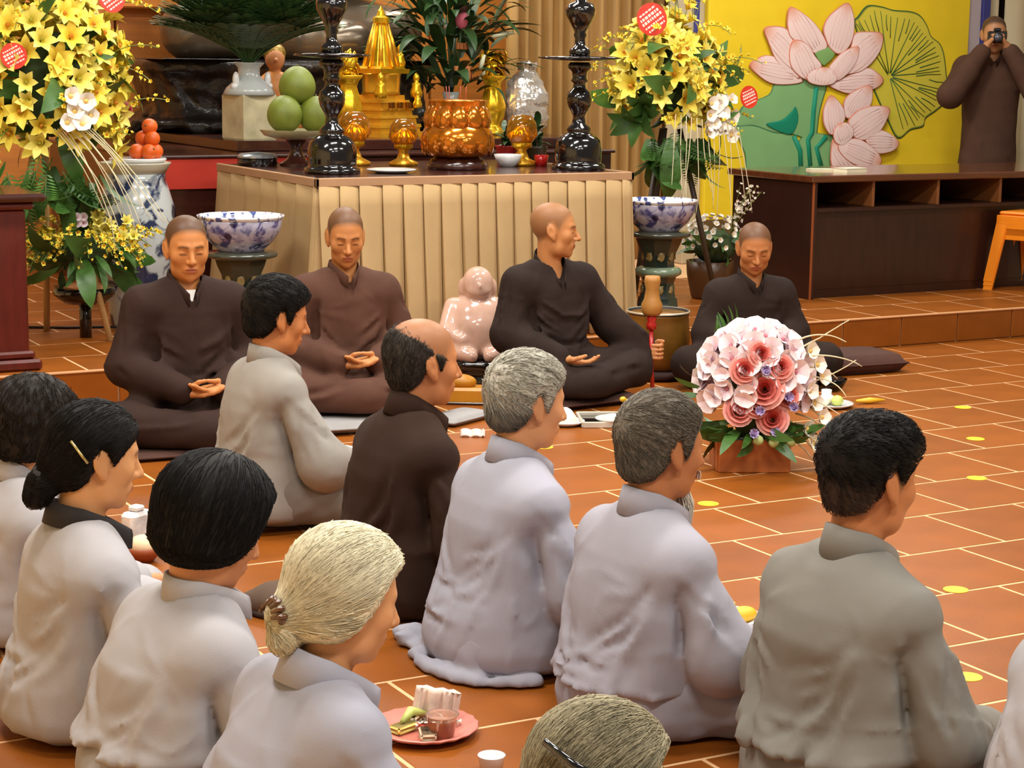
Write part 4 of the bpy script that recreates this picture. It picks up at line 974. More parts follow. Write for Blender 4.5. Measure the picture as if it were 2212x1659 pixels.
# gold stupa
st = empty('gold_stupa', (4.86, 10.62, ZD), (0, 0, R(20)), label='tiered gold stupa shrine with pointed spire and attendant figures', cat='stupa')
def tiers(mb, lst, n=4, rot=45):
    for (r0, r1, z0, z1) in lst:
        v = []
        for r, z in ((r0, z0), (r1, z1)):
            for k in range(n): a = R(rot) + 2 * math.pi * k / n; v.append((r * math.cos(a), r * math.sin(a), z))
        mb.add(v, [tuple(range(n))[::-1], tuple(range(n, 2 * n))] + [(k, (k + 1) % n, n + (k + 1) % n, n + k) for k in range(n)])
    return mb
tiers(MB(), [(.255, .25, 0, .03), (.235, .235, .03, .055), (.245, .24, .055, .075), (.215, .21, .075, .11), (.225, .22, .11, .125), (.19, .185, .125, .155), (.20, .195, .155, .168), (.165, .16, .168, .20), (.175, .17, .20, .215), (.145, .14, .215, .245)]).build('stepped_base', M_gold, st, smooth=False)
MB().lathe([(.10, .245), (.118, .25), (.112, .27), (.118, .36), (.122, .365), (.122, .372), (.0, .372)], 28).build('drum', M_gold, st)
tiers(MB(), [(.165, .175, .372, .40), (.15, .13, .40, .415)]).build('cap', M_goldy, st, smooth=False)
MB().lathe([(.095, .415), (.085, .44), (.07, .52), (.045, .62), (.035, .66), (.05, .67), (.052, .70), (.03, .71), (.02, .74), (.0, .77)], 12).build('spire', M_goldy, st, smooth=False)
for k in range(8): a = k * math.pi / 4; MB().tube([(.10 * math.cos(a), .10 * math.sin(a), .41), (.07 * math.cos(a), .07 * math.sin(a), .55), (.04 * math.cos(a), .04 * math.sin(a), .665)], [.018, .014, .008], 6).build('rib', M_gold, st)
for (x, y, z, s) in ((.10, -.06, .41, 1), (-.15, -.15, .23, 1.1), (.18, -.12, .23, 1.1), (.13, -.18, .17, .8)):
    MB().lathe([(0, 0), (.032 * s, 0), (.036 * s, .03 * s), (.024 * s, .06 * s), (.026 * s, .075 * s), (.012 * s, .085 * s), (.018 * s, .10 * s), (.018 * s, .115 * s), (.008 * s, .13 * s), (0, .135 * s)], 14, c=(x, y, z)).build('attendant_figure', M_goldy, st)
for k in (-1, 0, 1): MB().box((k * .07 - .018, -.175, .17), (k * .07 + .018, -.15, .205), .003).build('niche', mat('dark_gold', (120, 70, 16), rough=.4, metal=.8), st, smooth=False, rot=(0, 0, 0))
# gold flower vases
def gold_vase(loc, label, seed):
    e = empty('gold_vase', loc, label=label, cat='vase'); rs = random.Random(seed)
    MB().lathe([(0, 0), (.085, 0), (.09, .02), (.05, .05), (.045, .07), (.075, .12), (.082, .18), (.062, .25), (.048, .30), (.06, .33), (.085, .36), (.08, .365), (.0, .34)], 26, ripple=lambda a, z: 1 + .05 * math.cos(8 * a)).build('vase_body', M_goldy, e)
    q = MB().add(*petal_pts(.024, .085)).data('gold_petal', M_goldy)
    for k in range(34):
        a = rs.uniform(0, 6.28); b = rs.uniform(.1, 1.5); r = rs.uniform(.02, .08)
        ob('gold_petal', q, e, (r * math.cos(a), r * math.sin(a), rs.uniform(.33, .45)), (b * .9, rs.uniform(-.4, .4), a - math.pi / 2)).modifiers.new('t', 'SOLIDIFY').thickness = .003
gold_vase((4.53, 10.35, ZD), 'bright gold flower vase hard against the stupa spire side nearest the pomelos', 3)
gold_vase((5.62, 10.62, ZD), 'bright gold flower vase just behind the incense bowl and silver wrapping', 4)
# crinkled silver wrapped gift
F_ = Field((-.2, -.2, -.02), (.2, .2, .5), .012)
F_.add(f_loft([(0.0, .10, .09, 0), (.10, .135, .12, 0), (.22, .14, .12, 0), (.33, .10, .09, 0), (.40, .05, .05, 0), (.45, .075, .07, 0)]), .02); F_.all(lambda x, y, z: .010 * wob(x, y, z, 3, 40) - .010 * (1 - np.abs(np.sin(14 * np.arctan2(y, x) + 4 * z))) ** 3 + .006 * wob(x, y, z, 6, 90))
V, F = F_.mesh(); ob('wrapped_gift', meshdata('wrapped_gift', V, F, mat('silver_cellophane', (214, 206, 196), rough=.16, metal=.55, var=.1), True), None, (5.86, 10.62, ZD), label='upright gift wrapped in crinkled silvery cellophane', cat='gift')
# small orange-robed buddha figure
F_ = Field((-.2, -.2, -.02), (.2, .2, .55), .011)
for a in ((f_ell((0, 0, .05), (.14, .11, .055)), .02), (f_loft([(.03, .10, .075, 0), (.15, .095, .07, 0), (.23, .10, .065, 0), (.28, .06, .045, 0), (.31, .03, .03, 0)]), .03), (f_cone((.09, 0, .24), (.12, -.05, .13), .034, .03), .02), (f_cone((-.09, 0, .24), (-.12, -.05, .13), .034, .03), .02), (f_cone((.12, -.05, .13), (0, -.10, .11), .03, .025), .02), (f_cone((-.12, -.05, .13), (0, -.10, .11), .03, .025), .02)): F_.add(*a)
F_.all(lambda x, y, z: .003 * wob(x, y, z, 5, 60))
V, F = F_.mesh(); sb = ob('buddha_figure', meshdata('buddha_figure', V, F, mat('orange_robe', (214, 138, 66), rough=.45, var=.15), True), None, (4.30, 10.92, ZD), (0, 0, R(-15)), 1.25, label='small seated buddha figure in orange robe behind the pomelos', cat='figurine')
MB().ball((0, -.005, .365), (.048, .052, .062), 16, 12).ball((0, -.055, .355), (.010, .012, .012), 8, 6).tube([(0, 0, .29), (0, 0, .33)], .028, 10).build('head', mat('figurine_skin', (206, 140, 92), rough=.5), sb)
MB().ball((0, .006, .385), (.054, .056, .052), 16, 10).ball((0, .006, .445), (.028, .028, .030), 12, 8).build('hair', mat('figurine_hair', (150, 120, 50), rough=.4, metal=.4), sb)

# great bronze buddha on its carved throne
M_bronze = mat('dark_bronze', (104, 90, 72), rough=.28, metal=.5, var=.2, scale=6)
M_throne = mat('carved_dark_wood', (34, 27, 22), rough=.34, var=.35, scale=14, bump=.8, bscale=26, coat=.25)
th = empty('lotus_throne', (4.62, 11.62, ZD), label='massive dark carved throne under the bronze buddha', cat='throne')
F_ = Field((-1.08, -.66, -.02), (1.08, .66, .48), .022)
F_.add(f_loft([(0, 1.0, .58, 0), (.07, 1.0, .58, 0), (.10, .93, .53, 0), (.16, .90, .51, 0), (.34, .94, .54, 0), (.38, .99, .57, 0), (.445, .99, .57, 0)], 3.2), 0)
F_.all(lambda x, y, z: (.020 * wob(x, y, z, 12, 20) + .016 * np.abs(wob(x, y, z, 14, 34)) - .014 * (1 - np.abs(np.sin(9 * x + 5 * z))) ** 2) * np.clip((.42 - z) * 12, 0, 1))
V, F = F_.mesh(); ob('carved_block', meshdata('carved_block', V, F, M_throne, True), th)
MB().box((-.96, -.55, .440), (.96, .55, .447), .002).build('seat_slab', M_throne, th, smooth=False)
F_ = Field((-1.05, -.75, -.02), (1.05, .6, 1.95), .03)
F_.add(f_ell((0, .0, 1.58), (.16, .18, .22))); F_.add(f_ell((0, .03, 1.80), (.08, .08, .07)))
for a in ((f_ell((0, 0, .22), (.62, .40, .26)), .1), (f_cone((-.25, .05, .22), (-.70, -.20, .17), .22, .17), .1), (f_cone((.25, .05, .22), (.70, -.20, .17), .22, .17), .1), (f_cone((-.66, -.24, .14), (.30, -.46, .12), .15, .12), .08), (f_cone((.66, -.24, .14), (-.30, -.46, .12), .15, .12), .08),
          (f_loft([(.2, .42, .30, .05), (.6, .38, .26, .05), (.95, .46, .25, .05), (1.15, .38, .2, .05), (1.3, .12, .12, .05), (1.42, .1, .1, .05)]), .1), (f_cone((.46, .05, 1.05), (.60, -.1, .62), .13, .11), .06), (f_cone((-.46, .05, 1.05), (-.60, -.1, .62), .13, .11), .06), (f_cone((.60, -.1, .62), (.08, -.40, .42), .11, .07), .05), (f_cone((-.60, -.1, .62), (-.08, -.40, .42), .11, .07), .05)): F_.add(*a)
for k in range(7):
    F_.crease(cut=True, pts=[(-.55 + .02 * k, -.42 + .01 * k, .34 - .035 * k), (0, -.56, .28 - .03 * k), (.62, -.38, .38 - .04 * k)], amp=.022, w=.022)
for k in range(5): F_.crease(cut=True, pts=[(.35 + .09 * k, -.30, .46 - .05 * k), (.6 + .05 * k, -.36, .28 - .03 * k), (.72 + .03 * k, -.30, .08)], amp=.020, w=.020); F_.crease(cut=True, pts=[(-.35 - .09 * k, -.30, .46 - .05 * k), (-.6 - .05 * k, -.36, .28 - .03 * k), (-.72 - .03 * k, -.30, .08)], amp=.020, w=.020)
V, F = F_.mesh(); V = relax(V, F, 1); ob('buddha_statue', meshdata('buddha_statue', V, F, M_bronze, True), None, (4.62, 11.60, ZD + .445), label='large dark bronze seated buddha statue cropped at its lap', cat='statue')

# little potted plants at the end of the altar
def small_plant(loc, label, seed, potc, hgt=.16):
    e = empty('potted_plant', loc, label=label, cat='potted plant'); rs = random.Random(seed)
    MB().lathe([(0, 0), (.045, 0), (.050, .01), (.062, .085), (.066, .095), (.058, .095), (.05, .07), (0, .07)], 20).build('pot', mat('pot_%d' % seed, potc, rough=.35), e)
    q = leaf_data(.016, .10, 1.1, M_lily)
    for k in range(34):
        a = rs.uniform(0, 6.28); ob('leaf', q, e, (rs.uniform(-.02, .02), rs.uniform(-.02, .02), rs.uniform(.08, .08 + hgt * .6)), (rs.uniform(-1.3, -.2), 0, a), rs.uniform(.7, 1.2))
small_plant((5.00, 9.28, ZA), 'small green plant in red pot between gold lamp and candlestick', 61, (150, 30, 24))
small_plant((5.115, 9.16, ZA), 'small bushy plant right behind the second ebony candlestick', 62, (60, 50, 34), .2)
# ------------------------------------------------------------------ cabinet, stools, pedestals, jars
cb = empty('long_cabinet', (6.812, 8.917, ZP), label='long dark mahogany cabinet with open cubbyholes under its top', cat='cabinet')
CH = 0.719; CW = 2.9; CD = 0.80
MB().box((-0.02, -0.02, CH - 0.040), (CW, CD + .04, CH), 0.006).build('cabinet_top', mat('mahogany_polished', (92, 50, 28), rough=0.16, var=0.2, scale=4, stretch=(1, 6, 6), coat=0.6), cb, smooth=False)
MB().box((0, 0, 0), (0.035, CD, CH - .04), 0.003).build('side_panel', M_cab, cb, smooth=False)
MB().box((CW - .06, 0, 0), (CW - .025, CD, CH - .04), 0.003).build('side_panel', M_cab, cb, smooth=False)
MB().box((0.035, CD - .03, 0), (CW - .06, CD, CH - .04), 0.0).build('back_panel', M_cab, cb, smooth=False)
MB().box((0.035, 0.02, CH - .215), (CW - .06, CD - .03, CH - .19), 0.002).build('shelf', M_cab, cb, smooth=False)
for k in range(5):
    x0 = 0.453 + .025 + (k - 1) * .492
    if k: MB().box((x0 - .035, 0.012, CH - .19), (x0 - .015, CD - .03, CH - .04), 0.002).build('divider', mat('mahogany_edge', (120, 72, 36), rough=.4), cb, smooth=False)
MB().box((0.035, 0.045, 0.052), (CW - .06, 0.065, CH - .215), 0.002).build('front_panel', M_cab, cb, smooth=False)
MB().box((0.035, 0.05, 0), (CW - .06, 0.075, 0.052), 0.0).build('plinth', M_cab, cb, smooth=False)
MB().box((-.002, -.004, 0), (.012, .003, CH - .04), .001).build('lit_edge_strip', mat('mahogany_lit_edge', (140, 70, 30), rough=.4), cb, smooth=False)  # lighter strip paints the lit cabinet edge into the wood colour
M_paper = mat('paper', (232, 222, 196), rough=.7)
for (x, y, z, rz, sx, sy, h, lb) in ((7.30, 9.20, 0, 8, .17, .11, .022, 'thicker cream book on the long cabinet'), (7.17, 9.32, 0, -20, .15, .10, .012, 'thin open booklet beside the thicker book on the long cabinet')):
    e = empty('book', (x, y, ZP + CH + z), (0, 0, R(rz)), label=lb, cat='book')
    MB().box((-sx / 2, -sy / 2, 0.002), (sx / 2, sy / 2, h - .002), .001).build('pages', M_paper, e, smooth=False)
    for z0 in (0, h - .002): MB().box((-sx / 2 - .003, -sy / 2 - .003, z0), (sx / 2 + .003, sy / 2 + .003, z0 + .002)).build('cover', mat('cream_cover', (240, 228, 190), rough=.5), e, smooth=False)
# stacked plastic stools
M_or = mat('orange_plastic', (232, 132, 20), rough=.38, var=.06)
def stool(loc, rz, label):
    e = empty('plastic_stool', loc, (0, 0, R(rz)), label=label, cat='stool', group='orange stools in the stack')
    v = []; h = .43
    MB().box((-.135, -.135, h - .025), (.135, .135, h), .012).build('seat', M_or, e, smooth=False)
    MB().box((-.142, -.142, h - .055), (.142, .142, h - .024), .004).build('apron', M_or, e, smooth=False)
    for sx in (-1, 1):
        for sy in (-1, 1):
            a = (sx * .118, sy * .118); b = (sx * .165, sy * .165); w = .030; vv = []
            for (c, z, q) in ((a, h - .05, w * 1.15), (b, 0, w)):
                for dx, dy in ((0, 0), (-sx * 2 * q, 0), (-sx * 2 * q, -sy * .012), (-sx * .012, -sy * .012), (-sx * .012, -sy * 2 * q), (0, -sy * 2 * q)): vv.append((c[0] + sx * .02 + dx, c[1] + sy * .02 + dy, z))
            f = [(i, (i + 1) % 6, 6 + (i + 1) % 6, 6 + i) for i in range(6)] + [tuple(range(6)), tuple(range(6, 12))]
            MB().add(vv, f).build('leg', M_or, e, smooth=False)
    for k in range(4):
        a = k * math.pi / 2; MB().box((-.105, .128, h - .12), (.105, .138, h - .055), .003).build('brace', M_or, e, smooth=False, rot=(0, 0, a))
    return e
for k, lb in enumerate(('orange plastic stool at the bottom of the stack by the cabinet', 'orange plastic stool in the middle of the stack by the cabinet', 'orange plastic stool on top of the stack by the cabinet')): stool((8.37, 8.80, ZP + k * .026), 18, lb)

# porcelain bowls on glazed pedestals
def blue_white(nm, seed, sc=10.0, base=(206, 204, 210), ink=(52, 56, 120), lo=.52, hi=.60):
    m = bpy.data.materials.new(nm); m.use_nodes = True; nt = m.node_tree; N = nt.nodes; L = nt.links; b = N['Principled BSDF']
    b.inputs['Roughness'].default_value = .18; b.inputs['Coat Weight'].default_value = .4
    tc = N.new('ShaderNodeTexCoord'); nz = N.new('ShaderNodeTexNoise'); nz.inputs['Scale'].default_value = sc; nz.inputs['Detail'].default_value = 5; nz.inputs['Distortion'].default_value = 1.2
    vo = N.new('ShaderNodeTexVoronoi'); vo.inputs['Scale'].default_value = sc * .8
    r1 = N.new('ShaderNodeValToRGB'); r1.color_ramp.elements[0].position = lo; r1.color_ramp.elements[0].color = (*lin(base), 1); r1.color_ramp.elements[1].position = hi; r1.color_ramp.elements[1].color = (*lin(ink), 1)
    r2 = N.new('ShaderNodeValToRGB'); r2.color_ramp.elements[0].position = .20; r2.color_ramp.elements[0].color = (*lin(ink), 1); r2.color_ramp.elements[1].position = .30; r2.color_ramp.elements[1].color = (1, 1, 1, 1)
    mx = N.new('ShaderNodeMix'); mx.data_type = 'RGBA'; mx.blend_type = 'MULTIPLY'; mx.inputs[0].default_value = 1
    for n in (nz, vo): L.new(tc.outputs['Object'], n.inputs[0])
    L.new(nz.outputs[0], r1.inputs[0]); L.new(vo.outputs[0], r2.inputs[0]); L.new(r1.outputs[0], mx.inputs[6]); L.new(r2.outputs[0], mx.inputs[7]); L.new(mx.outputs[2], b.inputs['Base Color']); return m
M_bw = blue_white('blue_white_bowl', 1, 15.0, (176, 172, 190), (70, 70, 124), .46, .60); M_bwj = blue_white('blue_white_jar', 2, 7.0, (190, 196, 196), (40, 52, 84), .50, .58)
M_rimw = blue_white('rim_pattern', 3, 26.0, (232, 232, 232), (70, 84, 140), .55, .62)
M_ped = mat('green_glaze', (36, 48, 40), rough=.2, var=.35, scale=9, coat=.5); M_pedr = mat('glaze_relief', (140, 118, 70), rough=.25, var=.3, scale=14, coat=.4)
def pedestal(loc, lb1, lb2):
    e = empty('garden_pedestal', loc, label=lb1, cat='pedestal')
    crisp(MB().lathe([(0, 0), (.150, 0), (.155, .015), (.150, .035), (.125, .045), (.112, .07), (.105, .12)], 8).build('foot', M_ped, e), 20)
    crisp(MB().lathe([(.098, .12), (.088, .16), (.086, .20), (.100, .235)], 8).build('lower_body', M_ped, e), 20)
    MB().lathe([(.100, .232), (.122, .245), (.125, .262), (.118, .275), (.095, .285)], 32).build('collar_ring', mat('pale_glaze', (112, 128, 104), rough=.2, coat=.4), e)
    crisp(MB().lathe([(.088, .282), (.085, .32), (.095, .36), (.118, .41), (.128, .44)], 8).build('upper_body', M_ped, e), 20)
    MB().lathe([(.128, .438), (.165, .448), (.170, .458), (.165, .468), (.12, .474), (0, .474)], 36).build('top_plate', mat('pale_glaze2', (62, 64, 54), rough=.2, coat=.4), e)
    for k in range(8):
        a = R(22.5) + k * math.pi / 4
        for z, r, s in ((.345, .082, 1.0), (.165, .084, .8)):
            mb = MB(); mb.ball((0, 0, 0), (.020 * s, .010, .030 * s), 10, 6); mb.ball((-.012 * s, 0, .022 * s), .009 * s, 8, 6); mb.ball((.013 * s, 0, -.014 * s), .010 * s, 8, 6)
            mb.build('relief', M_pedr, e, loc=((r) * math.cos(a), (r) * math.sin(a), z), rot=(0, 0, a - math.pi / 2))
    b = empty('porcelain_bowl', (loc[0], loc[1], loc[2] + .474), label=lb2, cat='bowl')
    MB().lathe([(0, 0), (.105, 0), (.112, .012), (.150, .045), (.182, .095), (.192, .140), (.190, .146)], 48).build('bowl_body', M_bw, b)
    MB().lathe([(.188, .142), (.200, .158), (.202, .166), (.194, .166), (.182, .146), (.165, .09), (.10, .03), (0, .02)], 48).build('bowl_rim', M_rimw, b)
pedestal((3.125, 8.38, ZP), 'green glazed pedestal beside the closed-eyed monk', 'blue and white bowl on the pedestal beside the closed-eyed monk')
pedestal((5.535, 8.56, ZP), 'green glazed pedestal between altar cloth and long cabinet', 'blue and white bowl on the pedestal between altar cloth and cabinet')
# big blue and white jar with oranges
jr = empty('porcelain_jar', (2.955, 9.42, ZP), label='large blue and white porcelain jar behind the flower stand', cat='jar')
MB().lathe([(0, 0), (.13, 0), (.14, .02), (.15, .12), (.185, .30), (.205, .45), (.195, .60), (.165, .70), (.150, .74), (.150, .78)], 48).build('jar_body', M_bwj, jr)
MB().lathe([(.150, .775), (.165, .80), (.178, .822), (.180, .83), (.170, .83), (.145, .79), (.14, .76), (0, .75)], 48).build('jar_rim', mat('jar_rim_glaze', (196, 190, 170), rough=.2, coat=.4), jr)
pb = MB().lathe([(0, .0), (.13, .0), (.145, .02), (.14, .025), (.0, .02)], 28).build('fruit_plate', MATS['white_china'], loc=(2.97, 9.42, ZP + .826), label='white fruit plate resting on the jar mouth', cat='plate')
M_orf = mat('orange_peel', (224, 96, 22), rough=.45, var=.08, bump=.1, bscale=200)
od_ = MB().ball((0, 0, 0), .040, 18, 12).data('orange_fruit', M_orf)
for k, (dx, dy, dz) in enumerate(((.075, -.05, .058), (.03, -.09, .058), (.09, .03, .058), (-.02, -.05, .058), (.06, -.05, .122), (.03, 0, .122), (.075, .0, .12), (.055, -.03, .182))):
    o = ob('orange_fruit', od_, None, (2.97 + dx, 9.42 + dy, ZP + .826 + dz), (k, k * .7, 0), label='topmost orange of the heap over the blue and white jar' if k == 7 else 'orange in the lower layers of the heap over the blue and white jar', cat='fruit', group='oranges heaped on the jar')
    ob('stem_button', MB().ball((0, 0, .04), (.006, .006, .003), 6, 4).data('stem_button', mat('stalk', (90, 80, 40))), o)
# reddish lectern at the left edge
lc = empty('lectern', (2.02, 8.47, ZP), label='red-brown wooden lectern cut by the left picture edge', cat='lectern')
M_red = mat('red_brown_wood', (84, 26, 16), rough=.35, var=.2, scale=5, stretch=(6, 6, 1), coat=.2)
MB().box((-.42, -.20, .05), (.085, .28, .70), .01).build('lectern_body', M_red, lc, smooth=False)
MB().box((-.46, -.24, 0), (.13, .32, .05), .012).build('base', M_red, lc, smooth=False)
MB().box((-.44, -.22, .05), (.105, .30, .085), .010).build('moulding', M_red, lc, smooth=False)
MB().box((-.44, -.22, .70), (.12, .30, .735), .012).build('neck_moulding', M_red, lc, smooth=False)
MB().box((-.48, -.26, .735), (.165, .34, .770), .014).build('lectern_top', M_dark, lc, smooth=False)
bx = empty('wooden_box', (2.36, 9.75, ZP), label='yellowish wooden box standing behind the lectern', cat='box')
MB().box((-.14, -.08, 0), (.10, .12, .20), .008).build('box_body', mat('pale_wood', (178, 118, 46), rough=.5, var=.15), bx, smooth=False); MB().box((-.15, -.09, .20), (.11, .13, .225), .006).build('lid', MATS['pale_wood'], bx, smooth=False)
cbl = MB().tube([(2.42, 9.55, ZP + .006), (2.6, 9.45, ZP + .006), (2.8, 9.40, ZP + .006), (3.0, 9.15, ZP + .006), (3.25, 9.1, ZP + .006)], .006, 6).build('power_cable', mat('black_rubber', (24, 20, 18), rough=.6), label='thin black cable lying on the platform under the flower stand', cat='cable')
# ------------------------------------------------------------------ flower arrangements
M_pet = mat('petals', (240, 200, 40), rough=.5, var=.06, scale=20, attr=True, sss=.0, spec=.3)
M_gl = mat('green_leaf', (66, 104, 42), rough=.42, var=.25, scale=9, rnd=.25)
M_stalk = mat('green_stalk', (92, 112, 48), rough=.5)
M_willow = mat('white_willow', (214, 200, 162), rough=.6)
def blossom(nm, n, l, w, open_, cb, ct, cup=.25, layers=1, back=0.6, segs=4, centre=None, rip=0.0, QS=(-1, 0, 1), rnd=.8):
    """n petals round a centre, opening by open_ (radians from the axis); axis is +z"""
    nq = len(QS); v = []; f = []; c = []; rs = random.Random(len(nm) + n)
    for L in range(layers):
        for k in range(n):
            a = 2 * math.pi * (k + .5 * L) / n; er = np.array((math.cos(a), math.sin(a), 0)); et = np.array((-math.sin(a), math.cos(a), 0)); p = np.array((0, 0, 0.0)) + er * l * .04; th = open_ * (.45 if L == 0 else .45 - .25 * L) ; b0 = len(v); lw = l * (1 - .22 * L)
            for i in range(segs + 1):
                u = i / segs; wd = w * (1 - .15 * L) * math.sin(math.pi * min(1, .10 + .90 * u) ** .85) ** rnd + .0004; d = er * math.sin(th) + np.array((0, 0, 1)) * math.cos(th); nr = er * -math.cos(th) + np.array((0, 0, 1)) * math.sin(th)
                for q in QS: v.append(p + et * q * wd + nr * (cup * wd * q * q + rip * rs.uniform(-1, 1) * wd)); c.append(np.array(cb) * (1 - u) + np.array(ct) * u)
                p = p + d * lw / segs; th += back * open_ / segs
            for i in range(segs):
                for q in range(nq - 1): f.append((b0 + i * nq + q, b0 + i * nq + q + 1, b0 + i * nq + q + nq + 1, b0 + i * nq + q + nq))
    if centre:
        r, col, h = centre; m = MB().ball((0, 0, h), (r, r, r), 8, 5); b0 = len(v); v += [np.array(p) for p in m.v]; f += [tuple(b0 + i for i in q) for q in m.f]; c += [np.array(col)] * len(m.v)
    return meshdata(nm, np.array(v), f, M_pet, True, np.array(c))
LILY = blossom('lily_blossom', 6, .085, .021, 1.25, lin((222, 184, 30)), lin((248, 232, 100)), back=.75, centre=(.010, lin((190, 120, 30)), .03))
LILY2 = blossom('lily_blossom', 6, .080, .020, 1.0, lin((206, 186, 50)), lin((244, 234, 130)), back=.8, centre=(.008, lin((150, 140, 40)), .03))
ORCH_Y = blossom('yellow_orchid', 5, .024, .010, 1.4, lin((230, 200, 40)), lin((246, 228, 90)), back=.4, segs=2, centre=(.005, lin((200, 110, 30)), .006))
ORCH_W = blossom('white_orchid', 5, .046, .026, 1.5, lin((240, 226, 200)), lin((244, 242, 236)), back=.35, segs=5, QS=(-1, -.5, 0, .5, 1), rnd=.55, cup=.12, centre=(.010, lin((226, 190, 110)), .008))
ORCH_P = blossom('pink_orchid', 5, .050, .036, 1.5, lin((230, 196, 204)), lin((244, 230, 230)), back=.30, segs=5, QS=(-1, -.5, 0, .5, 1), rnd=.55, cup=.12, centre=(.007, lin((196, 120, 130)), .008))
def rose_data():
    v = []; f = []; c = []
    for L, (n, r, h, fl, col) in enumerate(((3, .010, .034, .0, (198, 74, 66)), (4, .018, .036, .15, (212, 92, 82)), (5, .027, .036, .45, (224, 118, 106)), (6, .036, .032, .9, (234, 146, 134)), (6, .043, .024, 1.3, (240, 172, 160)))):
        for k in range(n):
            a0 = 2 * math.pi * k / n + L * .7; b0 = len(v); hw = math.pi / n * 1.45
            for i in range(5):
                u = i / 4
                for j in range(5):
                    q = j / 4 * 2 - 1; a = a0 + q * hw * (.55 + .45 * u); rr = r * (.45 + .55 * u ** .6) + fl * .012 * u ** 3; z = h * u * (1 - .18 * q * q * u) - (L * .004) - fl * .004 * u ** 3; v.append((rr * math.cos(a), rr * math.sin(a), z)); c.append(np.array(lin(col)) * (.85 + .15 * u))
            for i in range(4):
                for j in range(4): f.append((b0 + i * 5 + j, b0 + i * 5 + j + 1, b0 + i * 5 + j + 6, b0 + i * 5 + j + 5))
    return meshdata('rose', np.array(v), f, M_pet, True, np.array(c))
ROSE = rose_data()
CARN = blossom('lilac_carnation', 9, .030, .014, 1.2, lin((120, 96, 150)), lin((176, 156, 196)), cup=.2, layers=3, back=.3, segs=3, rip=.5, centre=(.008, lin((120, 96, 150)), .012))
LF1 = leaf_data(.030, .26, 1.0, M_gl); LF2 = leaf_data(.020, .20, .7, M_gl); LF3 = leaf_data(.055, .34, 1.5, M_gl)
def frond_data(nm, ln, w, n=16, m=None):
    mb = MB(); p = Vector((0, 0, 0)); d = Vector((0, 0, 1)); pts = [p.copy()]
    for i in range(n):
        d = (d + Vector((0, .11, -.02))).normalized(); p = p + d * ln / n; pts.append(p.copy()); wd = w * math.sin(math.pi * (i + 2) / (n + 3)) ** .7
        for q in (-1, 1):
            s = Vector((q, 0, 0)); mb.add([p - d * .006, p + s * wd * .6 + d * .014, p + s * wd + d * .016, p + s * wd * .6 - d * .002], [(0, 1, 2, 3)])
    mb.tube(pts, .003, 4, caps=False); return mb.data(nm, m or M_gl, False)
FROND = frond_data('palm_frond', .42, .085)
def orient(o, d, spin=0.0):
    q = Vector(d).normalized().to_track_quat('Z', 'Y'); o.rotation_mode = 'QUATERNION'; o.rotation_quaternion = q @ Matrix.Rotation(spin, 3, 'Z').to_quaternion()
def put(nm, data, parent, p, d, s=1.0, spin=0.0):
    o = ob(nm, data, parent, p, sc=s); orient(o, d, spin); return o
def spray(parent, p0, d, ln, nb, seed, data=None, droop=.9, nm='orchid_spray', sc=1.0, buds=(232, 214, 90)):
    """a drooping stem carrying small blossoms: one part with its blossoms joined"""
    rs = random.Random(seed); mb = MB(); p = Vector(p0); d = Vector(d).normalized(); pts = [p.copy()]; V = []; F = []; C = []
    src = np.empty(len(data.vertices) * 3, np.float32); data.vertices.foreach_get('co', src); src = src.reshape(-1, 3); cols = np.empty(len(data.vertices) * 4, np.float32); data.color_attributes['Col'].data.foreach_get('color', cols); cols = cols.reshape(-1, 4)[:, :3]
    faces = [tuple(q.vertices) for q in data.polygons]
    for i in range(nb):
        d = (d + Vector((0, 0, -droop / nb))).normalized(); p = p + d * ln / nb; pts.append(p.copy())
        if i < nb * .15: continue
        a = Vector((rs.uniform(-1, 1), rs.uniform(-1.3, .4), rs.uniform(-.4, 1))).normalized(); M = np.array((a.to_track_quat('Z', 'Y').to_matrix() @ Matrix.Rotation(rs.uniform(0, 6), 3, 'Z'))) * sc * rs.uniform(.8, 1.2) * (1 - .45 * i / nb)
        n0 = len(V); V += list(src @ M.T + np.array(p + a * .012)); F += [tuple(n0 + k for k in q) for q in faces]; C += list(cols)
    m2 = MB().tube(pts, .0022, 4, caps=False); n0 = len(V); V += [np.array(q) for q in m2.v]; F += [tuple(n0 + k for k in q) for q in m2.f]; C += [np.array(lin((112, 128, 52)))] * len(m2.v)
    return ob(nm, meshdata(nm, np.array(V), F, M_pet, True, np.array(C)), parent)
def willow(parent, p0, d, ln, seed, r=.0032, droop=1.2, n=12, curl=.15):
    rs = random.Random(seed); p = Vector(p0); d = Vector(d).normalized(); pts = [p.copy()]
    for i in range(n):
        d = (d + Vector((rs.uniform(-curl, curl) * .5, rs.uniform(-curl, curl) * .5, -droop / n))).normalized(); p = p + d * ln / n; pts.append(p.copy())
    MB().tube(pts, [r * (1 - .5 * i / n) for i in range(n + 1)], 6).build('willow_twig', M_willow, parent)
def red_card(parent, p, r, d, spin, seed):
    """round red greeting card with lines of white lettering too blurred to read"""
    c = put('red_card', MB().lathe([(0, 0), (r, 0), (r, .004), (0, .004)], 36).data('red_card', mat('red_card', (214, 56, 36), rough=.4), False), parent, p, d, 1.0, spin)
    rs = random.Random(seed); mb = MB()
    for k, y in enumerate((.55, .28, .02, -.28, -.55)):
        x = -math.sqrt(1 - y * y) * .75; e = -x
        while x < e:
            w = rs.uniform(.08, .22); h = .085 if k in (1, 2) else .055; mb.box((x * r, (y - h) * r, .004), (min(e, x + w) * r, (y + h) * r, .0052)); x += w + .06
    mb.build('lettering', mat('card_white', (244, 220, 210), rough=.5), c, smooth=False)
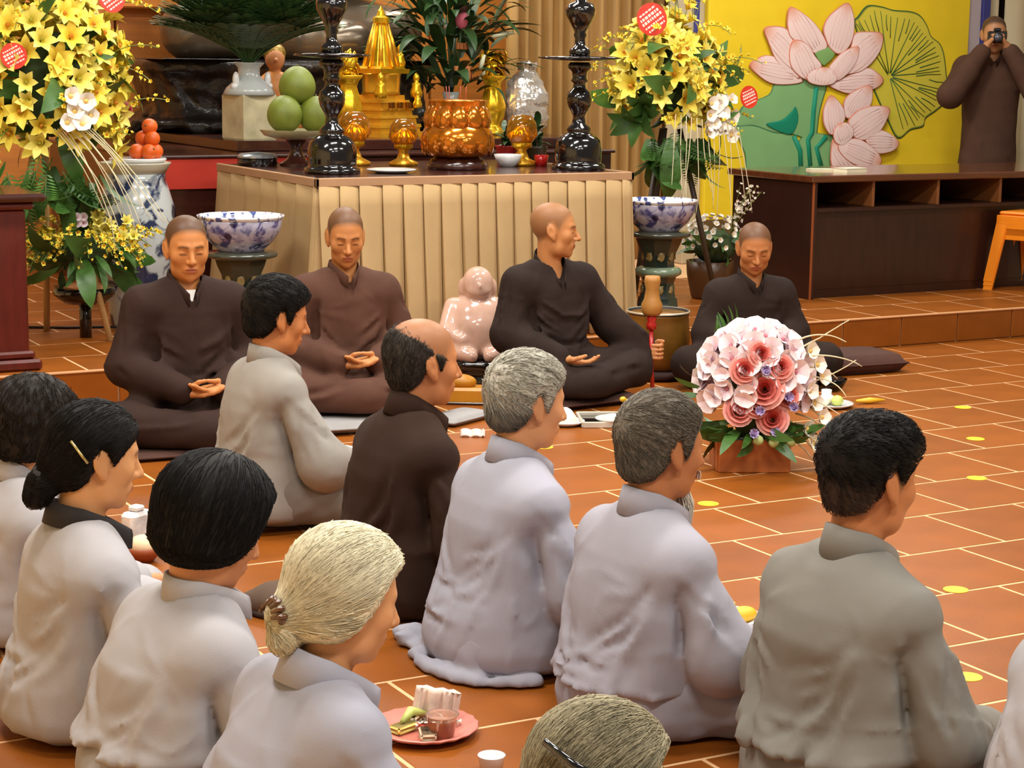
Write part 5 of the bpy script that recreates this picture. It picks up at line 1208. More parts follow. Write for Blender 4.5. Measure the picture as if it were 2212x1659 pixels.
def dome(n, seed, el0=-.4, el1=1.0):
    rs = random.Random(seed); out = []
    for k in range(n):
        z = el0 + (el1 - el0) * (k + .5) / n; a = k * 2.39996 + rs.uniform(-.25, .25); q = math.sqrt(max(0, 1 - min(1, abs(z)) ** 2)); out.append((q * math.cos(a), q * math.sin(a), z))
    return out
def big_stand(name, loc, label, C, rad, seed, nl=70, h=1.0, poles=(196, 160, 104)):
    """tripod flower stand: C = centre of the head, rad = half axes"""
    e = empty(name, loc, label=label, cat='flower stand'); rs = random.Random(seed); C = Vector(C)
    if poles:
        for k in range(3):
            a = R(200 + 120 * k); MB().tube([(.30 * math.cos(a), .30 * math.sin(a), 0), (.06 * math.cos(a), .06 * math.sin(a), C.z - .25)], .016, 8).build('pole', mat('pole_%d' % seed, poles, rough=.5, var=.1), e)
    MB().ball(C, [r * .50 for r in rad], 16, 12).build('floral_foam', mat('foam_green', (52, 70, 34), rough=.9, var=.3, scale=20), e)
    for k, d in enumerate(dome(44, seed + 1, -.9, .95)):
        p = C + Vector([d[i] * rad[i] * .5 for i in range(3)]); put('leaf', (LF1, LF2, LF3)[k % 3], e, p, (d[0], d[1], d[2] * .6 - .1), rs.uniform(.7, 1.15), rs.uniform(0, 6))
    for k, d in enumerate(dome(nl, seed, -.62, 1.0)):
        j = [rs.uniform(.74, 1.05)] * 3; p = C + Vector([d[i] * rad[i] * j[i] for i in range(3)]); put('lily_blossom', LILY if k % 3 else LILY2, e, p, (d[0] + rs.uniform(-.3, .3), d[1] - .25 + rs.uniform(-.3, .3), d[2] * .8 + .05), rs.uniform(.95, 1.35), rs.uniform(0, 6))
    return e, C, rs
# left stand: big head above, smaller tier below
e, C, rs = big_stand('flower_stand', (2.44, 9.15, ZP), 'tall tripod stand of yellow lilies at the left edge with a lower tier', (0.02, -.02, 1.22), (.34, .26, .50), 11, 190)
for k in range(26):
    a = R(-160 + 13 * k); z = rs.uniform(-.3, .5); spray(e, C + Vector((.28 * math.cos(a), .2 * math.sin(a), z)), (math.cos(a) * .8, math.sin(a) * .8 - .1, rs.uniform(.1, .9)), rs.uniform(.2, .34), 11, 50 + k, ORCH_Y, 1.1)
for k, q in enumerate(((.0, -.30, .00), (.05, -.31, .05), (-.04, -.31, -.05), (.03, -.32, -.06), (.075, -.30, -.02), (-.02, -.30, .07))): put('white_orchid', ORCH_W, e, C + Vector(q) + Vector((.02, -.02, -.12)), (rs.uniform(-.4, .4), -1, rs.uniform(-.1, .6)), 1.25, k)
for k in range(12): willow(e, C + Vector((-.06 + .016 * k, -.27, -.20)), (.34 + .02 * k, -.30, -.40 - .04 * (k % 4)), .46 + .05 * (k % 4), 80 + k, droop=.9)
put('palm_frond', FROND, e, C + Vector((-.12, -.22, -.30)), (-.1, -.5, -.9), .8, 2.6); put('palm_frond', FROND, e, C + Vector((-.25, -.18, -.2)), (-.6, -.5, -.7), .8, 1.0)
for k in range(30): put('leaf', (LF3, LF1, LF2)[k % 3], e, C + Vector((rs.uniform(-.28, .26), -.10 + rs.uniform(-.08, .08), -.42 + rs.uniform(-.06, .08))), (rs.uniform(-.7, .7), rs.uniform(-.6, .1), -1), rs.uniform(.7, 1.1), k)
for k in range(6): put('palm_frond', FROND, e, C + Vector((rs.uniform(-.28, .2), -.2, -.40)), (rs.uniform(-.6, .6), -.4, -1), .8, k)
red_card(e, C + Vector((.27, -.12, .40)), .065, (.1, -1, .1), .6, 3); red_card(e, C + Vector((-.235, -.26, .13)), .060, (-.1, -1, 0), .5, 4)
put('rose', ROSE, e, C + Vector((.33, -.12, -.12)), (.5, -.8, .1), .7)
C2 = Vector((.14, -.10, .44))
MB().ball(C2, (.16, .13, .10), 14, 10).build('floral_foam', MATS['foam_green'], e)
for k, d in enumerate(dome(44, 21, -.7, .6)): put('leaf', (LF3, LF1, LF2)[k % 3], e, C2 + Vector((d[0] * .14, d[1] * .12, d[2] * .08 - .02)), (d[0], d[1], d[2] * .5 - .25), rs.uniform(.6, .95), rs.uniform(0, 6))
for k in range(56):
    a = R(-190 + 6.8 * k); spray(e, C2 + Vector((.10 * math.cos(a), .08 * math.sin(a), .06)), (math.cos(a), math.sin(a) * .8 - .15, rs.uniform(-.1, .8)), rs.uniform(.20, .30), 10, 150 + k, ORCH_Y, rs.uniform(.8, 1.6))
for k in range(12): put('lily_blossom', LILY2, e, C2 + Vector((rs.uniform(-.02, .22), -.12 + rs.uniform(-.05, .05), .08 + rs.uniform(-.03, .08))), (rs.uniform(-.4, .5), -.9, .6), .62, k)
for k in range(6): put('pink_orchid', ORCH_P, e, C2 + Vector((-.09 + .03 * (k % 3), -.10, .13 + .03 * (k // 3))), (-.2, -1, .3), .55, k)
MB().lathe([(0, -.10), (.10, -.10), (.15, -.06), (.155, -.02), (.13, -.03), (0, -.05)], 20, c=(.16, -.02, .27)).lathe([(0, -.28), (.03, -.28), (.03, -.08), (0, -.08)], 8, c=(.16, -.02, .27)).build('stand_tray', M_eb, e)
# right stand
e, C, rs = big_stand('flower_stand', (5.90, 9.05, ZP), 'tall stand of yellow lilies and white orchids in front of the mural', (-.02, -.02, 1.24), (.29, .23, .34), 31, 130, poles=(58, 44, 28))
for k in range(14): put('lily_blossom', (LILY, LILY2)[k % 2], e, C + Vector((rs.uniform(-.10, .12), rs.uniform(-.12, .0), .34 + .03 * k)), (rs.uniform(-.5, .5), -.6, .8), .8, k)
for k in range(30):
    a = R(-180 + 12 * k); spray(e, C + Vector((.24 * math.cos(a), .18 * math.sin(a), rs.uniform(-.28, .3))), (math.cos(a) * .8, math.sin(a) * .8 - .1, rs.uniform(.0, .9)), rs.uniform(.2, .32), 11, 250 + k, ORCH_Y, 1.2)
for k in range(10): spray(e, C + Vector((rs.uniform(-.1, .1), -.1, .35)), (rs.uniform(-.25, .25), -.1, 1), .42, 12, 290 + k, ORCH_Y, .2)
for k in range(20): put('white_orchid', ORCH_W, e, C + Vector((.08 + .05 * (k % 5) + rs.uniform(-.015, .015), -.27 + .02 * (k % 5), -.10 - .055 * (k // 5) + rs.uniform(-.02, .02))), (rs.uniform(-.2, .6), -1, rs.uniform(-.2, .5)), rs.uniform(.9, 1.2), k)
for k in range(13): willow(e, C + Vector((-.12 + .034 * k, -.26, -.16 - .006 * k)), (-.10 + .016 * k, -.12, -.55), .40 + .04 * (k % 5), 180 + k, droop=.25, curl=.1)
for q, d, s in (((-.10, -.22, -.25), (-.2, -.4, -.9), .75), ((.20, -.20, -.24), (.3, -.4, -.9), .75), ((.26, -.1, .05), (1, -.3, .1), .7), ((-.26, -.1, .22), (-1, -.2, .4), .6)): put('palm_frond', FROND, e, C + Vector(q), d, s, rs.uniform(0, 6))
for k in range(26): put('leaf', (LF3, LF1)[k % 2], e, C + Vector((rs.uniform(-.2, .2), -.12 + rs.uniform(-.06, .06), -.30)), (rs.uniform(-.7, .7), rs.uniform(-.6, .1), -1), rs.uniform(.7, 1.1), k)
for k in range(8): put('palm_frond', FROND, e, C + Vector((rs.uniform(-.2, .2), -.14, -.30)), (rs.uniform(-.6, .6), -.3, -1), .7, k)
for k in range(10): put('leaf', LF3, e, C + Vector((-.20, -.10, -.20 + .02 * k)), (-1 + .1 * k, -.4, -.3), .8, k)
red_card(e, C + Vector((-.25, -.20, .34)), .088, (-.15, -1, .1), .62, 5); red_card(e, C + Vector((.37, -.24, -.07)), .062, (.1, -1, .1), .35, 6)
# white flower pot low behind the bowed monk
e = empty('flower_pot', (6.32, 9.22, ZP), label='brown pot of small white flowers at the cabinet end', cat='flower pot')
MB().lathe([(0, 0), (.10, 0), (.11, .02), (.135, .14), (.14, .22), (.125, .22), (.11, .14), (0, .12)], 28).build('pot', mat('brown_pot', (84, 54, 26), rough=.4, var=.2), e)
rs = random.Random(9)
MB().ball((0.03, 0, .30), (.13, .12, .10), 14, 8).build('floral_foam', MATS['foam_green'], e)
for k, d in enumerate(dome(30, 41, -.5, .8)): put('leaf', (LF1, LF2)[k % 2], e, (d[0] * .10 + .03, d[1] * .1, .30 + d[2] * .06), (d[0], d[1], d[2] * .5), .7, k)
for k, d in enumerate(dome(54, 43, -.2, 1)): put('white_blossom', ORCH_W, e, (d[0] * .17 + .02, d[1] * .14, .33 + d[2] * .15), (d[0], d[1] - .4, d[2]), rs.uniform(.42, .62), k)
for k in range(6): spray(e, (.1, -.05, .38), (rs.uniform(-.1, .5), -.3, 1), .30, 10, 330 + k, ORCH_W, .4, sc=.4)
# pink basket on the floor
bk = empty('flower_basket', (4.245, 5.89, 0), (0, 0, R(-26)), label='pink rose and orchid arrangement in wooden box on the floor', cat='flower basket')
M_bask = mat('basket_wood', (168, 92, 40), rough=.45, var=.15, scale=5, stretch=(1, 1, 6))
for sy in (-1, 1): MB().box((-.135, sy * .10 - .007, 0), (.135, sy * .10 + .007, .125), .003).build('side_board', M_bask, bk, smooth=False)
for sx in (-1, 1): MB().box((sx * .135 - .007, -.093, 0), (sx * .135 + .007, .093, .125), .003).build('end_board', M_bask, bk, smooth=False)
MB().box((-.128, -.093, .004), (.128, .093, .10)).build('floral_foam', MATS['foam_green'], bk, smooth=False)
MB().ball((0.02, 0, .27), (.11, .09, .17), 16, 12).build('moss_core', MATS['foam_green'], bk)
rs = random.Random(12)
for k, d in enumerate(dome(40, 51, -.9, .1)): put('leaf', (LF1, LF2)[k % 2], bk, (d[0] * .12, d[1] * .10, .17 + d[2] * .05), (d[0], d[1] - .1, -.25 + .3 * rs.random()), .75, k)
PO = dome(84, 53, -.35, 1)
for k, d in enumerate(PO):
    if d[1] < -.55 and -.25 < d[0] < .40 and d[2] < .35: continue
    put('pink_orchid', ORCH_P, bk, (d[0] * .19 + .01, d[1] * .16, .33 + d[2] * .20), (d[0] + rs.uniform(-.2, .2), d[1] - .3, d[2] * .7), rs.uniform(.95, 1.25), k)
cam_d = (-.05, -1, .35)
for q, s in (((.02, -.165, .33), 1.35), ((-.075, -.155, .245), 1.05), ((.055, -.16, .215), 1.1), ((-.06, -.16, .40), 1.0), ((.075, -.155, .41), 1.0), ((.00, -.15, .46), .9), ((-.01, -.16, .27), .9), ((.11, -.14, .30), .9)): put('rose', ROSE, bk, q, (cam_d[0] + rs.uniform(-.3, .3), -1, cam_d[2] + rs.uniform(-.2, .2)), s, s * 9)
for q in ((-.02, -.19, .165), (.11, -.17, .30), (.13, -.16, .26), (.0, -.185, .25), (.02, -.17, .40), (.06, -.18, .17)): put('lilac_carnation', CARN, bk, q, cam_d, 1.0, q[0] * 90)
for q in ((.06, -.17, .13), (.13, -.15, .13), (.0, -.18, .14)): MB().ball(q, .020, 12, 8).build('green_bud', mat('green_bud', (176, 190, 120), rough=.5), bk)
for k in range(9): put('pink_orchid', ORCH_W, bk, (.20 + .025 * (k % 3), -.06 - .02 * (k % 2), .46 - .05 * k), (.6, -.8, .2), .95, k)
for k in range(12): willow(bk, (.16, -.06, .50 - .035 * k), (1, -.35 + .06 * k, .75 - .12 * k), .19 + .03 * (k % 3), 400 + k, r=.0036, droop=(1.1, -.5, .9, 1.4)[k % 4], curl=.35)
for k in range(5): willow(bk, (.20 + .01 * k, -.08, .14), (.45, -.5, -.55), .17 + .02 * k, 430 + k, r=.0036, droop=.2, curl=.4)
for k in range(7): put('leaf', LF2, bk, (-.12 + .01 * k, .06, .46 + .01 * k), (-.5 + .12 * k, .1, 1), .55, k); put('leaf', LF2, bk, (-.19, -.02, .34 - .03 * k), (-1, -.2, .3 - .1 * k), .6, k)
# ------------------------------------------------------------------ the cast
M_monk = mat('robe_dark_brown', (49, 32, 26), rough=0.85, var=0.12, scale=9, bump=0.08, bscale=300, spec=0.2, fold=0.10, fscale=3.5)
M_monk2 = mat('robe_mid_brown', (84, 55, 43), rough=0.85, var=0.12, scale=9, bump=0.08, bscale=300, spec=0.2, fold=0.10, fscale=3.5)
M_monk3 = mat('robe_black_brown', (42, 30, 25), rough=0.85, var=0.12, scale=9, bump=0.08, bscale=300, spec=0.2, fold=0.10, fscale=3.5)
M_brown = mat('tunic_dark_brown', (50, 33, 24), rough=0.88, var=0.12, scale=9, bump=0.08, bscale=300, spec=0.2, fold=0.10, fscale=3.5)
M_grey = mat('jacket_lilac_grey', (160, 157, 166), rough=0.8, var=0.05, scale=5, bump=0.06, bscale=260, spec=0.2, fold=0.10, fscale=3.5)
M_grey2 = mat('jacket_warm_grey', (150, 144, 136), rough=0.8, var=0.06, scale=5, bump=0.06, bscale=260, spec=0.2, fold=0.10, fscale=3.5)
M_grey3 = mat('jacket_olive_grey', (126, 122, 114), rough=0.8, var=0.06, scale=5, bump=0.06, bscale=260, spec=0.2, fold=0.10, fscale=3.5)
M_pale = mat('jacket_pale_lilac', (162, 161, 172), rough=0.8, var=0.05, scale=5, bump=0.06, bscale=260, spec=0.2, fold=0.10, fscale=3.5)
M_cream = mat('jacket_pale_grey', (168, 164, 166), rough=0.8, var=0.05, scale=5, bump=0.06, bscale=260, spec=0.2, fold=0.10, fscale=3.5)
M_blackcloth = mat('collar_black', (38, 32, 30), rough=0.85)
M_white = mat('white_cotton', (225, 222, 215), rough=0.8)

def torso_rows(hz, hy, sw=0.20, hip=0.19, waist=0.18, dep=0.125, hunch=0.0, z0=0.02, bel=0.0, hd=0.160):
    zn = hz - 0.150; yn = hy - 0.030; rows = []
    for t, a, b in ((0, hip, hd), (.10, hip * 1.02, hd + .005), (.25, (hip + waist) / 2, hd * .96), (.42, waist, .135), (.58, (waist + sw) / 2, .130), (.70, sw * .94, dep), (.81, sw * .82, dep * .90), (.89, sw * .62, dep * .76), (.955, sw * .44, dep * .62), (1.0, .074, .064)):
        rows.append((z0 + (zn - z0) * t, a, b, yn * t ** 1.6 - hunch * math.sin(math.pi * min(1, t * 1.05)) ** 1.3 + bel * math.sin(math.pi * t)))
    return rows

def mudra(F, A):
    """hands resting in the lap, palms up, one on the other, thumb tips meeting"""
    for sd, key, dz in ((1, 'r', 0.0), (-1, 'l', 0.016)):
        w = A[key][2]
        d = np.array((-sd * 0.93, 0.30, -0.05)); d /= np.linalg.norm(d); u = np.array((0, 0, 1.0)); s = np.cross(d, u) * sd * -1
        base = w + np.array((0, 0, dz))
        for o in (-0.028, -0.009, 0.010, 0.028): F.add(f_cone(base + s * o * 0.6, base + s * o + d * 0.058, 0.0150, 0.0120), 0.012)
        for o, ln in ((0.028, .75), (0.0095, .95), (-0.0095, 1.0), (-0.027, .92)):
            p = base + s * o + d * 0.062; a = 0.0
            for sl in (0.036, 0.025, 0.020):
                a += 0.22; p2 = p + (d * math.cos(a) + u * math.sin(a)) * sl * ln; F.add(f_cone(p, p2, 0.0088, 0.0080), 0.003); p = p2
        mid = (A['r'][2] + A['l'][2]) / 2 + np.array((0, 0.030, 0.046))
        t1 = base + np.array((-sd * 0.010, 0.012, 0.026)); t2 = mid + np.array((sd * 0.030, 0, 0.000)); t3 = mid + np.array((sd * 0.006, 0.002, 0.004))
        F.add(f_cone(base + np.array((0, 0.004, 0.004)), t1, 0.015, 0.0125), 0.008); F.add(f_cone(t1, t2, 0.0115, 0.0095), 0.004); F.add(f_cone(t2, t3, 0.0090, 0.0078), 0.003)

STUB = ((30, 25, 20), 0.84)
def seam(x0, z0, z1, y, n=5): return [(x0, y, z0 + (z1 - z0) * i / (n - 1)) for i in range(n)]
# --- monk, eyes closed, beside the left bowl
person('young monk in dark brown robe with closed eyes and white shirt at his neckline', (2.49, 7.30), 176, 1.0, 0.03,
       torso_rows(0.765, 0.01, 0.205, hip=0.185, waist=0.18), dict(pos=(0.0, 0.015, 0.748), yaw=-3, pitch=8, s=1.06, scalp=STUB, jaw=1.0, w=0.97, nose=1.0, back=.97),
       ((0.195, -0.01, 0.525), (0.262, 0.03, 0.29), (0.062, 0.245, 0.205)), hands=dict(fn=mudra, lo=(-0.13, 0.18, 0.14), hi=(0.13, 0.36, 0.29)),
       skin=(190, 124, 70), cloth=M_monk, seed=3, sleeve=(0.068, 0.070, 0.056), collar=dict(h=0.034, vee=0.075, gap=0.18, r=0.064),
       folds=[([(0.13, 0.10, 0.50), (0.15, 0.11, 0.36), (0.14, 0.12, 0.22)], 0.014, 0.018), ([(-0.13, 0.10, 0.50), (-0.15, 0.11, 0.36), (-0.14, 0.12, 0.22)], 0.014, 0.018),
              ([(0.30, 0.10, 0.30), (0.24, 0.12, 0.26), (0.17, 0.17, 0.24)], 0.010, 0.014), ([(-0.02, 0.34, 0.13), (0.16, 0.36, 0.11), (0.30, 0.30, 0.10)], 0.010, 0.016), ([(0.01, 0.12, 0.50), (-0.02, 0.135, 0.36), (-0.04, 0.14, 0.24)], 0.004, 0.010)])
# --- monk in the lighter robe in front of the altar cloth
person('young monk in lighter brown robe looking down in front of the pleated altar cloth', (3.27, 7.53), 172, 0.99, 0.07,
       torso_rows(0.715, 0.03, 0.200, hip=0.185, waist=0.175), dict(pos=(0.0, 0.035, 0.715), yaw=-8, pitch=15, s=1.03, scalp=((42, 35, 27), 0.78), w=0.94, jaw=.92),
       ((0.19, -0.01, 0.475), (0.262, 0.04, 0.25), (0.060, 0.245, 0.195)), hands=dict(fn=mudra, lo=(-0.13, 0.17, 0.12), hi=(0.13, 0.36, 0.28)),
       skin=(190, 126, 74), cloth=M_monk2, seed=5, sleeve=(0.066, 0.068, 0.054), collar=dict(h=0.036, vee=0.05, gap=0.15, r=0.062), amp=0.005,
       folds=[([(0.13, 0.10, 0.46), (0.15, 0.11, 0.34), (0.13, 0.12, 0.20)], 0.015, 0.018), ([(-0.13, 0.10, 0.47), (-0.15, 0.11, 0.34), (-0.14, 0.12, 0.20)], 0.015, 0.018),
              ([(0.06, 0.34, 0.13), (0.18, 0.34, 0.09), (0.30, 0.28, 0.06)], 0.014, 0.018), ([(-0.05, 0.36, 0.10), (-0.18, 0.36, 0.09), (-0.30, 0.28, 0.10)], 0.012, 0.018), ([(0.02, 0.13, 0.45), (0.01, 0.14, 0.3)], 0.004, 0.010)])
# --- monk holding the mallet
def grip(F, A):
    w = A['l'][2]; st = np.array((w[0] - 0.010, w[1] + 0.052, w[2]))               # stick runs past here
    F.add(f_cone(w - (0, 0.03, 0), w + np.array((0, 0.02, 0)), 0.024, 0.026), 0.02); F.add(f_ell(w + np.array((0.012, 0.032, -0.004)), (0.016, 0.034, 0.040)), 0.014)
    for k, (dz, ln) in enumerate(((0.030, .95), (0.010, 1.0), (-0.010, .95), (-0.029, .8))):
        c = st + np.array((0, 0, dz)); p = w + np.array((0.018, 0.050, dz))
        for a in (60, 110, 170, 225):
            q = c + np.array((math.cos(R(a - 20)) * 0.021, math.sin(R(a - 20)) * 0.021 * ln, 0)); F.add(f_cone(p, q, 0.0088, 0.0080), 0.003); p = q
    t = st + np.array((-0.012, -0.012, 0.045)); F.add(f_cone(w + np.array((-0.005, 0.01, 0.018)), t, 0.013, 0.010), 0.006); F.add(f_cone(t, st + np.array((-0.020, 0.014, 0.048)), 0.010, 0.0085), 0.003)
    add_hand(F, A['r'][2], (-0.75, 0.62, -0.1), (0.1, -0.2, 1), 1, curl=0.35)
monk_c = person('monk in black-brown robe turning his head aside and holding the bell mallet', (4.30, 7.55), 186, 1.0, 0.05,
       torso_rows(0.722, 0.02, 0.205, hip=0.185, waist=0.18), dict(pos=(0.0, 0.03, 0.722), yaw=52, pitch=3, s=1.03, scalp=((84, 64, 44), 0.55), line='fade', w=1.0, nose=1.1, jaw=1.1),
       {'r': [(0.19, -0.01, 0.485), (0.245, 0.02, 0.26), (0.10, 0.24, 0.165)], 'l': [(-0.19, 0.0, 0.485), (-0.30, 0.06, 0.285), (-0.435, 0.185, 0.16)]},
       hands=dict(fn=grip, lo=(-0.49, 0.14, 0.08), hi=(0.14, 0.38, 0.24)), skin=(192, 130, 80), cloth=M_monk3, seed=7, sleeve=(0.068, 0.074, 0.060), collar=dict(h=0.044, vee=0.10, gap=0.15, r=0.064),
       folds=[([(0.12, 0.11, 0.40), (0.02, 0.14, 0.33), (-0.12, 0.13, 0.33)], 0.012, 0.016), ([(-0.14, 0.10, 0.42), (-0.13, 0.12, 0.30), (-0.10, 0.14, 0.2)], 0.014, 0.018), ([(0.13, 0.11, 0.42), (0.14, 0.12, 0.26)], 0.014, 0.018),
              ([(-0.05, 0.36, 0.10), (-0.2, 0.34, 0.12), (-0.34, 0.24, 0.11)], 0.010, 0.018)])
# --- monk at the right, behind the pink basket
person('monk in dark robe with bowed head behind the pink flower basket', (5.385, 7.53), 165, 0.95, 0.03,
       torso_rows(0.655, 0.06, 0.205, hip=0.185, waist=0.18), dict(pos=(0.0, 0.075, 0.660), yaw=-10, pitch=20, s=1.03, scalp=((48, 40, 31), 0.76), jaw=1.08),
       ((0.175, 0.0, 0.425), (0.235, 0.06, 0.23), (0.062, 0.255, 0.165)), hands=dict(fn=mudra, lo=(-0.13, 0.19, 0.11), hi=(0.13, 0.36, 0.24)),
       knees=((0.36, 0.17, 0.095), (0.02, 0.33, 0.06)), skin=(182, 118, 70), cloth=M_monk3, seed=11, sleeve=(0.068, 0.070, 0.056), collar=dict(h=0.034, vee=0.05, gap=0.2, r=0.062),
       folds=[([(0.13, 0.10, 0.40), (0.15, 0.11, 0.30), (0.13, 0.12, 0.18)], 0.012, 0.018), ([(-0.13, 0.10, 0.42), (-0.15, 0.11, 0.30), (-0.14, 0.12, 0.2)], 0.012, 0.018)])
# --- standing photographer behind the cabinet
def camhold(F, A):
    for sd, key in ((1, 'r'), (-1, 'l')):
        w = A[key][2]; add_hand(F, w, (-sd * 0.55, 0.25, 0.8), (-sd * 0.8, 0.0, -0.4), -sd if False else sd, curl=0.55, L=.95)
person('standing monk in brown robe holding a black camera up to his face', (9.30, 10.22), 146, 1.0, 0.168,
       [(0.0, .23, .17, 0), (0.3, .215, .155, 0), (0.8, .19, .14, 0), (1.0, .185, .13, 0), (1.2, .20, .125, 0), (1.31, .195, .11, 0), (1.38, .14, .085, -.005), (1.43, .075, .065, -.01)],
       dict(pos=(0.0, 0.03, 1.565), yaw=0, pitch=5, s=1.03, scalp=STUB, vox=0.006), ((0.195, 0, 1.34), (0.30, 0.20, 1.15), (0.075, 0.175, 1.475)), legs='stand', hands=dict(fn=camhold, lo=(-0.14, 0.1, 1.42), hi=(0.14, 0.27, 1.62)),
       skin=(176, 122, 82), trousers=None, cloth=mat('robe_brown_standing', (74, 50, 38), rough=0.85, var=0.12, scale=9, spec=0.2), seed=13, vox=0.016, sleeve=(0.075, 0.085, 0.062), collar=dict(h=0.034, vee=0.06, gap=0.2), amp=0.008)
# --- rows of lay people seen from behind, all facing the aisle
FX = -90
# man in grey jacket, black hair
person('man with thick black hair in warm grey jacket seated between two front monks', (2.24, 5.86), FX - 2, 1.0, 0.02,
       torso_rows(0.675, 0.06, 0.205, hip=0.212, waist=0.195, dep=.13, hd=0.182), dict(pos=(0.0, 0.07, 0.668), yaw=-4, pitch=12, s=1.0, nose=1.1, jaw=1.05, brow=(30, 22, 18),
       hair=dict(line='short', t=0.015, tz=0.008, tq=0.003, rgb=(18, 15, 13), rgb2=(32, 27, 23), n=1500, len=0.04, dir='forward', lift=0.10)),
       {'r': [(0.177, 0.0, 0.450), (0.245, 0.13, 0.22), (0.13, 0.34, 0.145)], 'l': [(-0.177, 0, 0.450), (-0.245, 0.10, 0.22), (-0.10, 0.30, 0.145)]},
       skin=(192, 122, 72), cloth=M_grey2, trousers=mat('trousers_grey', (120, 112, 104), rough=0.85), robe_name='jacket', seed=21, sleeve=(0.068, 0.078, 0.062), collar=dict(h=0.045, vee=0.06, gap=0.25, r=0.060), folds=(), amp=0.004, knees=((0.25, 0.28, 0.08), (0.02, 0.36, 0.06)))
# balding man in dark brown tunic
person('balding man in long dark brown tunic kneeling upright with his back turned', (2.235, 4.79), FX, 1.0, 0.0,
       torso_rows(0.700, 0.07, 0.205, hip=0.215, waist=0.20, dep=.135, hd=0.182), dict(pos=(0.0, 0.090, 0.690), yaw=-2, pitch=4, s=1.03, nose=1.0, scalp=((96, 72, 52), 0.45), line='short',
       hair=dict(line='short', carve=lambda Fd: Fd.add((lambda x, y, z: (z - 0.088 + 0.55 * (y + 0.09)) * 0.85 + 0 * x, np.array((-.2, -.2, -.2)), np.array((.2, .2, .2))), 0.012, 'i'), t=0.011, rgb=(34, 29, 26), rgb2=(70, 62, 54), n=1400, len=0.025, dir='down', lift=0.05, fade=.05)),
       {'r': [(0.181, 0.0, 0.455), (0.235, 0.08, 0.235), (0.12, 0.31, 0.16)], 'l': [(-0.181, 0, 0.455), (-0.235, 0.08, 0.235), (-0.10, 0.30, 0.16)]},
       legs='kneel', skin=(190, 124, 78), cloth=M_brown, robe_name='tunic', seed=23, sleeve=(0.066, 0.070, 0.058), collar=dict(h=0.050, vee=0.05, gap=0.25, r=0.060), amp=0.005,
       folds=[([(0.02, -0.14, 0.46), (0.03, -0.155, 0.3), (0.02, -0.16, 0.1)], 0.010, 0.018), ([(0.14, -0.09, 0.46), (0.15, -0.10, 0.3), (0.14, -0.12, 0.1)], 0.014, 0.018), ([(-0.12, -0.11, 0.46), (-0.12, -0.13, 0.1)], 0.008, 0.018)])
# grey-haired elder in pale lilac
def pool(Fd):
    """garment edge rolled on the floor round the back, with a crumpled tail"""
    rr = random.Random(3); pts = [(0.236 * math.cos(R(a)), -0.012 + 0.196 * math.sin(R(a)), 0.010) for a in range(190, 372, 14)]
    for a, b in zip(pts[:-1], pts[1:]): Fd.add(f_cone(a, b, rr.uniform(.012, .018), rr.uniform(.012, .018)), 0.02)
    for c, r in (((-.225, -.12, .014), (.060, .050, .022)), ((-.262, -.150, .020), (.036, .030, .026)), ((-.215, -.165, .026), (.034, .030, .024))): Fd.add(f_ell(c, r), 0.02)
    Fd.add((lambda x, y, z: .008 * wob(x, y, z, 8, 95.0), np.array((-.32, -.22, 0)), np.array((-.17, -.06, .1))), 0, '+')
person('elder with short grey hair in pale lilac jacket spreading over the floor', (2.262, 4.21), FX, 1.0, 0.0,
       torso_rows(0.678, 0.06, 0.195, hip=0.225, waist=0.210, dep=.13, hd=0.182), dict(pos=(0.0, 0.078, 0.672), yaw=-3, pitch=8, s=1.0, nose=.9, w=.98,
       hair=dict(line='short', t=0.014, tz=0.004, rgb=(104, 100, 88), rgb2=(206, 200, 184), side=((104, 98, 88), 0.0), n=2000, len=0.030, dir='forward', lift=0.14)),
       {'r': [(0.172, 0.0, 0.440), (0.222, 0.09, 0.225), (0.12, 0.32, 0.16)], 'l': [(-0.172, 0, 0.440), (-0.23, 0.09, 0.225), (-0.10, 0.30, 0.16)]},
       legs='kneel', skin=(202, 142, 98), cloth=M_pale, trousers=M_pale, robe_name='jacket', seed=25, sleeve=(0.066, 0.074, 0.062), collar=dict(h=0.042, vee=0.05, gap=0.25, r=0.060), folds=(), extra=pool)
# bearded elder
def wisp(Fd): pass
beard_p = person('thin bearded elder with grey-brown hair in pale grey jacket beside the young man', (2.318, 3.64), FX + 2, 1.0, 0.0,
       torso_rows(0.660, 0.05, 0.200, hip=0.205, waist=0.195, dep=.125, hunch=0.012, hd=0.182), dict(pos=(0.0, 0.062, 0.655), yaw=-2, pitch=6, s=1.02, nose=1.0, w=.94, jaw=.9,
       hair=dict(line='short', t=0.013, tz=0.004, rgb=(70, 64, 56), rgb2=(128, 118, 104), n=2000, len=0.045, dir='forward', lift=0.05)),
       {'r': [(0.172, 0.0, 0.425), (0.225, 0.075, 0.215), (0.13, 0.265, 0.15)], 'l': [(-0.172, 0, 0.425), (-0.23, 0.09, 0.215), (-0.10, 0.30, 0.15)]},
       legs='cross', knees=((0.24, 0.28, 0.08), (0.02, 0.36, 0.06)), skin=(176, 112, 70), cloth=M_grey, trousers=M_pale, robe_name='jacket', seed=27, hem=0.12, sleeve=(0.066, 0.082, 0.075), collar=dict(h=0.044, vee=0.05, gap=0.25, r=0.060), amp=0.005,
       folds=())
